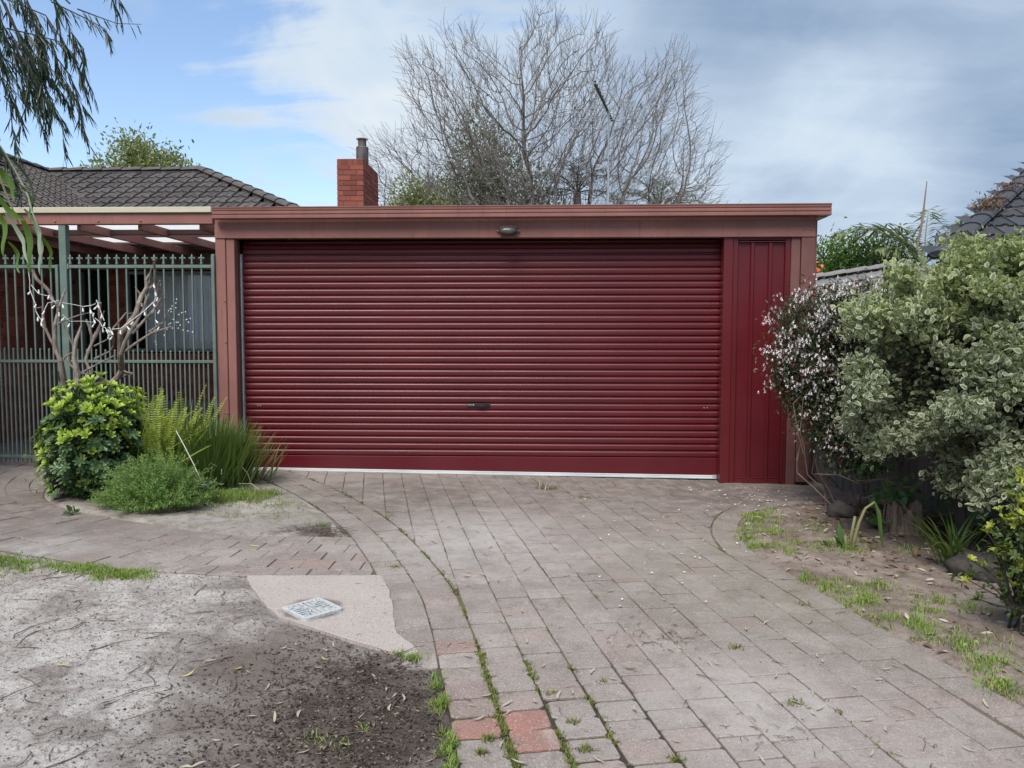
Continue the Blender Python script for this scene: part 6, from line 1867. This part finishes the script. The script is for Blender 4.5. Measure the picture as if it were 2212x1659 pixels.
dm = MB(); dm.lathe([(.001,-.008),(.0075,-.003),(.0075,.003),(.001,.008)], 6); dmm = dm.mesh('tiny_bulb', MT['white_plastic'], True)
wr = MB()
for i, (x, z) in enumerate(DT):
    o = link('tiny_bulb', dmm, fs); o.matrix_basis = Matrix.Translation((x, 7.9, z))
    if i: 
        a_, b_ = DT[i-1], (x, z)
        if math.hypot(a_[0]-x, a_[1]-z) < .2: wr.tube([(a_[0],7.9,a_[1]), ((a_[0]+x)/2,7.9,(a_[1]+z)/2-.012), (x,7.9,z)], .0012, 3, False)
wr.build('wire', MT['green_metal'], fs)
# little solar panel on its spike
so_ = thing('solar_panel', 'small black solar panel on a thin white stake at the edge of the bed', 'solar panel', (-3.2,7.1,.15))
m = MB().box(-.062,.062,-.05,.05,-.007,.007,.003); o = m.build('panel', MT['black_plastic'], so_); o.matrix_basis = Matrix.Translation((-3.04,6.76,.250)) @ Matrix.Rotation(R(-14),4,'Z') @ Matrix.Rotation(R(48), 4, 'X')
m = MB().box(-.046,.046,-.006,.004,.0075,.0082); o = m.build('panel_strip', MT['galvanised'], so_); o.matrix_basis = Matrix.Translation((-3.04,6.76,.250)) @ Matrix.Rotation(R(-14),4,'Z') @ Matrix.Rotation(R(48), 4, 'X')
MB().tube([(-3.04,6.77,.24),(-3.03,6.78,.03)], .006, 6).build('spike', MT['black_plastic'], so_)
MB().tube([(-3.315,6.85,.73),(-3.23,6.82,.60),(-3.13,6.79,.43),(-3.05,6.77,.27)], .0032, 6).build('stake', MT['white_plastic'], so_)

# ---------------------------------------------------------------- overhanging weeping tree, upper left
wt = thing('weeping_tree', 'weeping tree with narrow drooping leaves overhanging from the left edge', 'tree', (-4.6,3.6,gz(-4.6)))
ST = [[(-3.15,3.57),(-2.94,3.49),(-2.82,3.31),(-2.72,3.15),(-2.68,3.08)],[(-2.95,3.60),(-2.74,3.50),(-2.60,3.42),(-2.55,3.33)],[(-2.74,3.52),(-2.60,3.46),(-2.46,3.40),(-2.31,3.39)],[(-3.16,3.34),(-2.97,3.26),(-2.82,3.14),(-2.69,2.99),(-2.62,2.87)],[(-3.06,3.35),(-2.90,3.31),(-2.76,3.28),(-2.72,3.23),(-2.68,3.08)],[(-3.17,3.24),(-3.02,3.14),(-2.91,3.01),(-2.82,2.85),(-2.79,2.62)],[(-3.11,3.26),(-2.93,3.13),(-2.84,3.01),(-2.79,2.93)],[(-3.18,3.01),(-3.12,2.93),(-3.07,2.85),(-3.06,2.79)],[(-3.18,2.97),(-3.15,2.81),(-3.10,2.72),(-3.06,2.63)],[(-3.16,3.55),(-3.07,3.39),(-2.99,3.23),(-2.91,3.14),(-2.83,3.02)],[(-2.51,3.66),(-2.47,3.52),(-2.44,3.45)],[(-2.47,3.62),(-2.44,3.54),(-2.42,3.49)],[(-3.17,3.11),(-3.12,3.03),(-3.03,2.98)],[(-3.16,3.45),(-3.11,3.30),(-3.04,3.14),(-2.98,2.97)],[(-2.85,3.54),(-2.83,3.41),(-2.76,3.26),(-2.73,3.16)],[(-3.19,2.74),(-3.11,2.65),(-3.03,2.52),(-3.01,2.40)]]
for k in range(34):
    x = rng.uniform(-3.35,-2.78); z = rng.uniform(3.15,3.68)-.35*max(0,(x+3.05)); ST.append([(x,z),(x+rng.uniform(.02,.09),z-.10),(x+rng.uniform(.05,.14),z-.23),(x+rng.uniform(.06,.17),z-.36)])
lb = LB(); tw = MB()
for i, s in enumerate(ST):
    y0 = 4.5+rng.normal(0,.14) if i > 15 else 4.5+rng.normal(0,.05)
    pts = [np.array([x, y0+.05*math.sin(k+i), z]) for k, (x, z) in enumerate(s)]
    tw.tube(pts, [max(.0045*(1-k/len(pts)),.0015) for k in range(len(pts))], 4, False)
    ln = sum(np.linalg.norm(b-a) for a, b in zip(pts, pts[1:])); n_ = int(ln*95) if i not in (2,) else int(ln*30)
    for k in range(n_):
        t = (k+rng.random())/n_*(len(pts)-1); j = min(int(t), len(pts)-2); f_ = t-j; p = pts[j]*(1-f_)+pts[j+1]*f_; tg = unit(pts[j+1]-pts[j])
        D = tg*.55+np.array([rng.normal(.05,.28), rng.normal(0,.28), -.95]); lb.leaves(p[None], D[None], rng.uniform(.07,.125), rng.uniform(.007,.0105), fold=.1, droop=rng.uniform(-.1,.25), twist=1.0)
tw.tube([(-4.6,3.6,gz(-4.6)-.2),(-4.62,3.7,1.5),(-4.4,4.0,3.0),(-3.9,4.3,3.9),(-3.2,4.5,3.95)], [.2,.17,.12,.06,.03], 10)
for s in ST[:16]: tw.tube([(-3.4,4.45,3.9),((-3.4+s[0][0])/2,4.5,(3.95+s[0][1])/2+.1),(s[0][0],4.5,s[0][1])], [.02,.01,.005], 5, False)
tw.build('trunk', MT['dark_bark'], wt)
lb.build('crown', MT['gum_leaf'], wt)
# nearer strand of broad long leaves, each one a part
NS = [([(-1.74,2.14),(-1.70,2.10),(-1.66,2.06),(-1.645,2.02)],.022,'willow_green'),([(-1.72,2.06),(-1.68,1.99),(-1.64,1.97),(-1.60,1.955)],.017,'willow_green'),([(-1.685,1.985),(-1.672,1.92),(-1.655,1.87),(-1.648,1.79)],.024,'willow_green'),([(-1.665,1.98),(-1.632,1.91),(-1.605,1.88),(-1.583,1.82)],.015,'willow_grey'),([(-1.72,2.20),(-1.67,2.09),(-1.63,2.03),(-1.588,1.925)],.006,'willow_grey'),([(-1.643,2.00),(-1.603,1.92),(-1.578,1.83)],.014,'willow_grey'),([(-1.632,1.95),(-1.612,1.87),(-1.60,1.79)],.012,'willow_grey'),([(-1.662,1.89),(-1.64,1.84),(-1.615,1.79)],.013,'willow_green'),([(-1.71,2.00),(-1.685,1.95),(-1.67,1.90),(-1.665,1.84)],.018,'willow_green'),([(-1.70,2.17),(-1.655,2.10),(-1.625,2.03),(-1.62,1.99)],.009,'gum_leaf'),([(-1.735,2.08),(-1.69,2.05),(-1.645,2.035)],.016,'gum_leaf'),([(-1.625,1.93),(-1.588,1.86),(-1.572,1.80)],.012,'willow_green'),([(-1.71,2.22),(-1.675,2.15),(-1.66,2.09)],.008,'gum_leaf'),([(-1.66,2.08),(-1.63,2.02),(-1.615,1.955)],.010,'willow_green')]
for pts, wd, mt in NS:
    K = 10; m = MB(); yb_ = 2.4+random.uniform(-.06,.06)
    cat_ = []
    for k in range(K+1):
        t = k/K*(len(pts)-1); j = min(int(t), len(pts)-2); f_ = t-j
        f2_ = f_*f_*(3-2*f_)*.3+f_*.7
        cat_.append(Vector((pts[j][0]*(1-f2_)+pts[j+1][0]*f2_, yb_+.02*math.sin(k*.5), pts[j][1]*(1-f2_)+pts[j+1][1]*f2_)))
    for k, p in enumerate(cat_):
        t = k/K; tg = (cat_[min(k+1,K)]-cat_[max(k-1,0)]).normalized(); s = tg.cross(Vector((0.25,1,.1))).normalized(); w_ = wd*.62*math.sin(math.pi*min(1,.08+.92*t))**.7+.0005
        m.v += [tuple(p+s*w_), tuple(p+Vector((0,.003,0))), tuple(p-s*w_)]
    for k in range(K): m.f += [(3*k,3*k+1,3*k+4,3*k+3),(3*k+1,3*k+2,3*k+5,3*k+4)]
    m.build('leaf', MT[mt], wt, True)
MB().tube([(-2.1,2.5,3.2),(-1.85,2.45,2.6),(-1.74,2.40,2.2),(-1.69,2.40,2.05),(-1.65,2.40,1.95)], [.006,.005,.004,.003,.002], 5, False).build('twig', MT['green_stalk'], wt)
MB().tube([(-4.1,4.1,3.6),(-3.2,3.3,3.75),(-2.1,2.5,3.2)], [.05,.02,.006], 6, False).build('branch', MT['dark_bark'], wt)

# ---------------------------------------------------------------- fallen leaves, twigs, grass, moss
def curled_leaf(mt, L, Wd, curl, bend):
    m = MB(); K = 7
    for k in range(K+1):
        t = k/K; x = L*(t-.5); y = bend*L*math.sin(math.pi*t); z = curl*L*((t-.5)**2)*1.6+.004; w_ = Wd*.5*math.sin(math.pi*min(1,.05+.93*t))**.8+.0004
        m.v += [(x,y+w_,z+w_*.35),(x,y,z),(x,y-w_,z+w_*.35)]
    for k in range(K): m.f += [(3*k,3*k+1,3*k+4,3*k+3),(3*k+1,3*k+2,3*k+5,3*k+4)]
    return m.mesh('fallen_leaf', MT[mt], True)
FL = [curled_leaf('litter_leaf', rng.uniform(.050,.085), rng.uniform(.008,.013), rng.uniform(-.1,.5), rng.uniform(-.22,.22)) for k in range(9)]+[curled_leaf('litter_yellow', .085, .016, .2, .1), curled_leaf('litter_yellow', .10, .013, .3, -.12), curled_leaf('litter_red', .09, .015, .3, .12)]
def inside_drive(x, y): return y < 8.3 and seg_side((x,y), E1)[1] > .05 and seg_side((x,y), R0)[1] < -.05
def on_slab(x, y):
    c = False; j = len(SLAB)-1
    for i in range(len(SLAB)):
        a_, b_ = SLAB[i], SLAB[j]
        if (a_[1] > y) != (b_[1] > y) and x < (b_[0]-a_[0])*(y-a_[1])/(b_[1]-a_[1])+a_[0]: c = not c
        j = i
    return c
KIND = {'litter_leaf':'dry tan narrow','litter_yellow':'yellowish narrow','litter_red':'reddish brown narrow'}
leaf_spots = []
while len(leaf_spots) < 165:
    y = 2.4+5.7*rng.random()**1.35; x = rng.uniform(-.85,.85)*y*.9
    if inside_drive(x, y) and -.3*y < x: leaf_spots.append((x, y, gz(x)+.003))
while len(leaf_spots) < 178:
    x, y = rng.uniform(-4,-1.3), rng.uniform(4.9,6)
    if seg_side((x,y), PATHB)[1] < -.03 and seg_side((x,y), BEDL)[1] > .03: leaf_spots.append((x,y,gz(x)+.003))
for x, y in ((-1.15,4.75),(-1.0,4.5),(-.88,4.25),(-.95,3.93),(-1.55,4.62)): leaf_spots.append((x,y,gz(x)+.012))
for i, (x, y, z) in enumerate(leaf_spots):
    o = link('fallen_leaf', FL[9+rng.integers(0,3)] if rng.random() < .06 else FL[rng.integers(0,9)], None)
    o.location = (x,y,z); o.rotation_euler = (rng.normal(0,.12), rng.normal(0,.12), rng.uniform(0,6.28)); s = rng.uniform(.5,.95); o.scale = (s,s,s)
    kd = KIND[o.data.name.split('.')[0] if False else o.data.materials[0].name]; zn = 'pale concrete apron' if on_slab(x,y) else ('grey paved footpath' if seg_side((x,y),E1)[1] < -.2 else ('driveway pavers near the roller door' if y > 5.6 else 'driveway pavers in the foreground'))
    tag(o, f'{kd} curled gum leaf lying on the {zn}', 'leaf', 'fallen gum leaves on the paving')
soil_spots = []
while len(soil_spots) < 62:
    y = 2.3+2.2*rng.random()**1.2; x = rng.normal(-.85,.45)
    if x < -.35*1.0 and soil_sd(np.array([x]), np.array([y]))[0] > .06 and x > -.72*y: soil_spots.append((x,y,soil_h(x,y)+.004))
while len(soil_spots) < 74:
    y = rng.uniform(2.6,4.6); x = rng.uniform(-.68,-.3)*y
    if soil_sd(np.array([x]), np.array([y]))[0] > .06: soil_spots.append((x,y,soil_h(x,y)+.004))
for x, y, z in soil_spots:
    o = link('fallen_leaf', FL[9+rng.integers(0,2)] if rng.random() < .07 else FL[rng.integers(0,9)], None)
    o.location = (x,y,z); o.rotation_euler = (rng.normal(0,.2), rng.normal(0,.2), rng.uniform(0,6.28)); s = rng.uniform(.5,1.0); o.scale = (s,s,s)
    kd = KIND[o.data.materials[0].name]; zn = 'dark mulched soil beside the driveway edge' if (x > -1.25 and y < 3.7) else 'pale sandy soil at the left'
    tag(o, f'{kd} curled gum leaf lying on the {zn}', 'leaf', 'fallen gum leaves on the soil')
lb = LB(); P, Q = [], []
n_ = 0
while n_ < 330:
    y = 2.3+6*rng.random(); x = R0[0][0] if False else rng.uniform(1.5,3.6)
    if seg_side((x,y), R0)[1] > .04 and x < y*.70+.1: P.append((x,y,gard_h(x,y)+.008)); n_ += 1
for k in range(90):
    x, y = rng.uniform(2.5,3.5), rng.uniform(6.3,8.2)
    if seg_side((x,y), R0)[1] > .04: P.append((x,y,gard_h(x,y)+.012))
P = np.array(P); D = rng.normal(0,1,P.shape)*np.array([1,1,.15]); lb.leaves(P, D, rng.uniform(.03,.08,len(P)), rng.uniform(.010,.026,len(P)), fold=.2, twist=.3)
lb.build('leaf_litter', MT['litter_leaf'], None, kind='stuff')
lb = LB(); P = []
for k in range(420):
    x, y = rng.uniform(2.4,3.7), rng.uniform(5.3,8.4)
    if seg_side((x,y), R0)[1] > .04: P.append((x,y,gard_h(x,y)+.008))
P = np.array(P); lb.leaves(P, rng.normal(0,1,P.shape)*np.array([1,1,.2]), rng.uniform(.04,.08,len(P)), rng.uniform(.015,.03,len(P)), fold=.25, twist=.4); lb.build('leaf_litter', MT['dead_leaf'], None, kind='stuff')
# jasmine petals on the paving
lb = LB(); P = []
for k in range(130):
    x, y = rng.normal(2.35,.55), rng.normal(7.75,.4)
    if y < 8.4 and 1.0 < x < 3.3: P.append((x,y,gz(x)+.012))
for k in range(50):
    x, y = rng.uniform(.3,2.2), rng.uniform(4.5,7.5)
    if inside_drive(x,y): P.append((x,y,gz(x)+.010))
P = np.array(P); lb.leaves(P, rng.normal(0,1,P.shape)*np.array([1,1,.1]), rng.uniform(.016,.030,len(P)), .016, fold=.1, twist=.2); lb.build('fallen_petals', MT['petal'], None, kind='stuff')
# bark chips and grit in the dark patch
lb = LB(); P = []
while len(P) < 6500:
    x, y = rng.normal(-.80,.34), rng.normal(2.95,.50)
    if y < 1.7 or y > 4.2: continue
    P.append((x,y))
P = np.array(P); sd = soil_sd(P[:,0], P[:,1]); P = P[sd > .02]; z = soil_z(P[:,0][None], P[:,1][None])[0]
P3 = np.stack([P[:,0],P[:,1],z+.002],1); lb.leaves(P3, rng.normal(0,1,P3.shape)*np.array([1,1,.35]), rng.uniform(.006,.024,len(P3)), rng.uniform(.004,.012,len(P3)), fold=.3, twist=.5)
P = np.stack([rng.uniform(-3.6,-.5,2600), rng.uniform(2.0,5.1,2600)],1); sd = soil_sd(P[:,0],P[:,1]); P = P[sd > .05]; z = soil_z(P[:,0][None], P[:,1][None])[0]
P3 = np.stack([P[:,0],P[:,1],z+.002],1); lb.leaves(P3, rng.normal(0,1,P3.shape)*np.array([1,1,.3]), rng.uniform(.005,.018,len(P3)), rng.uniform(.003,.010,len(P3)), fold=.3, twist=.5)
lb.build('bark_mulch', MT['mulch'], None, kind='stuff')
def clods(name, pts, sizes, mt):
    n_ = len(pts); base = np.array([[1,0,0],[-.9,.1,0],[0,1,.1],[.1,-1,0],[0,0,.8],[0,.1,-.6]]); F0 = np.array([[0,2,4],[2,1,4],[1,3,4],[3,0,4],[2,0,5],[1,2,5],[3,1,5],[0,3,5]])
    V = base[None]*rng.uniform(.6,1.3,(n_,6,1))*sizes[:,None,None]; a_ = rng.uniform(0,6.28,n_); c, s_ = np.cos(a_)[:,None], np.sin(a_)[:,None]
    V = np.stack([V[:,:,0]*c-V[:,:,1]*s_, V[:,:,0]*s_+V[:,:,1]*c, V[:,:,2]*.8],2)+pts[:,None,:]
    F = (F0[None]+(np.arange(n_)*6)[:,None,None]).reshape(-1,3)
    return link(name, np_mesh(name, V.reshape(-1,3), F, MT[mt]), None, kind='stuff')
P = np.stack([rng.uniform(-3.7,-.4,5200), 1.9+3.2*rng.random(5200)**1.2],1); sd = soil_sd(P[:,0],P[:,1]); P = P[(sd > .03) & (vnoise(P[:,0],P[:,1],3.2,61) > .40)]; z = soil_z(P[:,0][None],P[:,1][None])[0]
clods('soil_clods', np.stack([P[:,0],P[:,1],z],1), rng.gamma(2.0,.0022,len(P))+.0015, 'sandy_soil')
P = np.stack([rng.uniform(1.7,4.2,2600), rng.uniform(2.4,8.2,2600)],1); sd = dist_arr(P[:,0],P[:,1],R0); P = P[sd > .04]; z = gard_z(P[:,0][None],P[:,1][None])[0]
clods('soil_clods', np.stack([P[:,0],P[:,1],z],1), rng.gamma(2.0,.003,len(P))+.002, 'garden_soil')
# twigs
tg_ = MB()
def twig(x, y, z, L, a_, r_):
    pts = [(x,y,z)]; 
    for k in range(4): a_ += rng.normal(0,.28); pts.append((pts[-1][0]+L/4*math.cos(a_), pts[-1][1]+L/4*math.sin(a_), z+rng.uniform(0,.006)))
    tg_.tube(pts, [r_,r_,r_*.9,r_*.7,r_*.4], 4)
for k in range(150):
    x, y = rng.uniform(-3.2,-.5), rng.uniform(2.2,4.9)
    if soil_sd(np.array([x]),np.array([y]))[0] > .08: twig(x,y,soil_h(x,y)+.004, rng.uniform(.05,.24), rng.uniform(0,6.28), rng.uniform(.0014,.0034))
for k in range(120):
    y = 2.4+5*rng.random(); x = rng.uniform(-.2,.75)*y
    if inside_drive(x,y): twig(x,y,gz(x)+.005, rng.uniform(.03,.11), rng.uniform(0,6.28), rng.uniform(.001,.0024))
for k in range(50):
    x, y = rng.normal(.62,.13), rng.normal(4.05,.10); twig(x,y,gz(x)+.005, rng.uniform(.02,.07), rng.uniform(0,6.28), .0016)
for k in range(26):
    x, y = rng.normal(.92,.10), rng.normal(3.05,.08); twig(x,y,gz(x)+.005, rng.uniform(.02,.06), rng.uniform(0,6.28), .0014)
for k in range(90):
    x, y = rng.normal(-1.75,.16), rng.normal(5.97,.06); twig(x,y,bed_h(x,y)+.008, rng.uniform(.05,.18), rng.uniform(0,6.28), .0022)
for k in range(60):
    x, y = rng.uniform(1.9,3.6), rng.uniform(3.2,8); 
    if seg_side((x,y), R0)[1] > .05: twig(x,y,gard_h(x,y)+.006, rng.uniform(.06,.2), rng.uniform(0,6.28), .002)
tg_.build('scattered_twigs', MT['twig'], None, kind='stuff')
# grass
def grass(name, spots, mat='grass_blade', **p):
    """spots: (x, y, z, radius, count, height)"""
    B, H = [], []
    for x, y, z, r_, c, h in spots:
        q = np.stack([x+rng.normal(0,r_,c), y+rng.normal(0,r_*.8,c), np.full(c,z-.004)],1); B.append(q); H.append(rng.uniform(.45,1.15,c)*h)
    B, H = np.concatenate(B), np.concatenate(H); n_ = len(B)
    V, F = blades_mesh(B, rng.uniform(0,6.28,n_), rng.uniform(.1,.9,n_), H, rng.uniform(.0028,.0052,n_), rng.uniform(.2,1.1,n_), 3)
    return link(name, np_mesh(name, V, F, MT[mat]), None, kind='stuff', **p)
sp = []
for k in range(70):
    x = rng.uniform(-3.85,-2.55); yb_ = np.interp(x, [-3.9,-3.2,-2.5], [5.20,4.98,4.86]); y = yb_-abs(rng.normal(0,.16))-.02
    if x < -3.3 or y > yb_-.16: sp.append((x,y,soil_h(x,y),.05,60,.035))
for k in range(16): x, y = rng.normal(-2.68,.09), rng.normal(4.76,.035); sp.append((x,y,soil_h(x,y),.03,46,.045))
for k in range(60): x, y = rng.normal(-2.95,.17), rng.normal(7.15,.13); sp.append((x,y,bed_h(x,y),.05,50,.075))
for k in range(34): x, y = rng.normal(-2.5,.3), rng.normal(6.7,.22); sp.append((x,y,bed_h(x,y),.06,16,.04))
for x, y, c in ((-1.82,4.78,70),(-1.8,4.72,30),(-.62,3.66,90),(-.70,3.70,40),(-1.78,6.12,40)): sp.append((x,y,soil_h(x,y) if y < 5.2 else bed_h(x,y),.022,c,.045))
for k in range(26): y = rng.uniform(2.4,3.5); x = float(np.interp(y,[2.4,2.75,3.09,3.6],[-.225,-.300,-.372,-.480]))-.035+rng.normal(0,.015); sp.append((x,y,gz(x),.014,26,.05))
for k in range(5): x, y = rng.normal(-.83,.1), rng.normal(2.82,.06); sp.append((x,y,soil_h(x,y),.02,12,.04))
# right-hand bed
for k in range(260):
    t = rng.random(); i = min(int(t*(len(R0)-1)), len(R0)-2); q = R0[i]; 
    if q[1] > 7.2 or q[1] < 2.2: continue
    x, y = q[0]+abs(rng.normal(.07,.12)), q[1]+rng.normal(0,.1)
    if seg_side((x,y), R0)[1] > .01 and vnoise(np.array([x]),np.array([y]),3.0,77)[0] > .42: sp.append((x,y,gard_h(x,y),.035,34,.045))
for k in range(170):
    x, y = rng.uniform(1.8,3.0), rng.uniform(3.2,7.3)
    if seg_side((x,y), R0)[1] > .08 and vnoise(np.array([x]),np.array([y]),2.2,78)[0] > .5: sp.append((x,y,gard_h(x,y),.05,30,.04))
for x, y in ((2.15,4.35),(2.3,4.55),(2.0,4.7),(2.45,4.75),(2.6,4.65),(2.2,5.0),(2.15,3.55),(2.3,3.45),(2.25,6.0),(2.35,5.85)): sp.append((x,y,gard_h(x,y),.05,110,.055))
grass('grass_tufts', sp)
# weeds and moss growing along the paving joints
sp, ms = [], []
def along(line, n_, prob, r_, h, c, sc):
    P = resample(line, .05)
    for k in range(n_):
        q = P[rng.integers(0,len(P))]
        if q[1] < 2.2 or q[1] > 8.3: continue
        if vnoise(np.array([q[0]*1.0]),np.array([q[1]]),sc*2.2,91)[0] > prob+.06: sp.append((q[0]+rng.normal(0,.006), q[1]+rng.normal(0,.012), gz(q[0])-.006, r_, c, h))
along([p for p in E1 if p[1] > 3.62], 260, .40, .010, .014, 16, 2.2)
along(E2, 420, .40, .011, .018, 18, 2.0)
along([p for p in E2 if p[1] < 3.9], 110, .22, .011, .022, 22, 2.0)
along(E0b, 120, .45, .010, .013, 14, 2.0)
along(R1, 160, .5, .008, .012, 12, 2.0)
for i in range(-4, 26):
    x0, y0 = FX+u[0]*(i-.5)*PW, FY0+u[1]*(i-.5)*PW
    line = [(x0, y0), (x0+w[0]*9, y0+w[1]*9)]
    P = [p for p in resample(line, .05) if inside_drive(*p) and seg_side(p,E2)[1] > .02]
    if len(P) < 3: continue
    for k in range(int(len(P)*.55)):
        q = P[rng.integers(0,len(P))]
        v = vnoise(np.array([q[0]]),np.array([q[1]]),1.7,93)[0]+.18*(q[1] > 6.8)*(q[0] < .6)+.12*(q[1] < 3.2)*(q[0] < .6)
        if v > .56: sp.append((q[0]+rng.normal(0,.005), q[1]+rng.normal(0,.012), gz(q[0])-.006, .009, 12, .013 if q[1] > 3.4 else .020))
for x, y, r_, c, h in ((.18,2.9,.014,60,.035),(.14,3.1,.012,50,.035),(-.20,2.95,.012,60,.035),(-.22,2.85,.012,50,.03),(.05,3.35,.012,40,.03),(.52,2.85,.014,50,.03),(.62,2.65,.014,50,.03),(-.98,5.13,.030,120,.028),(.30,3.5,.012,30,.022),(1.13,3.35,.02,60,.03),(1.02,3.95,.02,60,.03),(.14,8.0,.05,60,.05),(.45,7.6,.05,80,.03),(1.6,4.62,.02,40,.04),(-1.35,6.75,.03,80,.018),(-1.3,6.6,.03,60,.018)):
    sp.append((x,y,gz(x)-.004,r_,c,h))
for i in (1, 2):
    x0, y0 = FX+u[0]*(i-.5)*PW, FY0+u[1]*(i-.5)*PW; P = [p for p in resample([(x0, y0), (x0+w[0]*9, y0+w[1]*9)], .05) if 2.2 < p[1] < 3.7]
    for k in range(110 if i == 1 else 60):
        q = P[rng.integers(0,len(P))]
        if vnoise(np.array([q[0]]),np.array([q[1]]),6.0,95+i)[0] < .50: continue
        sp.append((q[0]+rng.normal(0,.006), q[1]+rng.normal(0,.012), gz(q[0])-.008, .010, 20, .022))
grass('joint_moss', sp, 'moss')
dg = thing('dry_weed', 'small dry weed tuft growing between the pavers before the roller door', 'weed', (.02,7.95,gz(0)))
n_ = 40; B = np.stack([.02+rng.normal(0,.04,n_), 7.95+rng.normal(0,.03,n_), np.full(n_, -.002)],1)
V, F = blades_mesh(B, rng.uniform(0,6.28,n_), rng.uniform(.1,.9,n_), rng.uniform(.05,.13,n_), np.full(n_,.006), rng.uniform(.1,.8,n_), 3); link('blades', np_mesh('blades', V, F, MT['litter_leaf']), dg, kind='stuff')
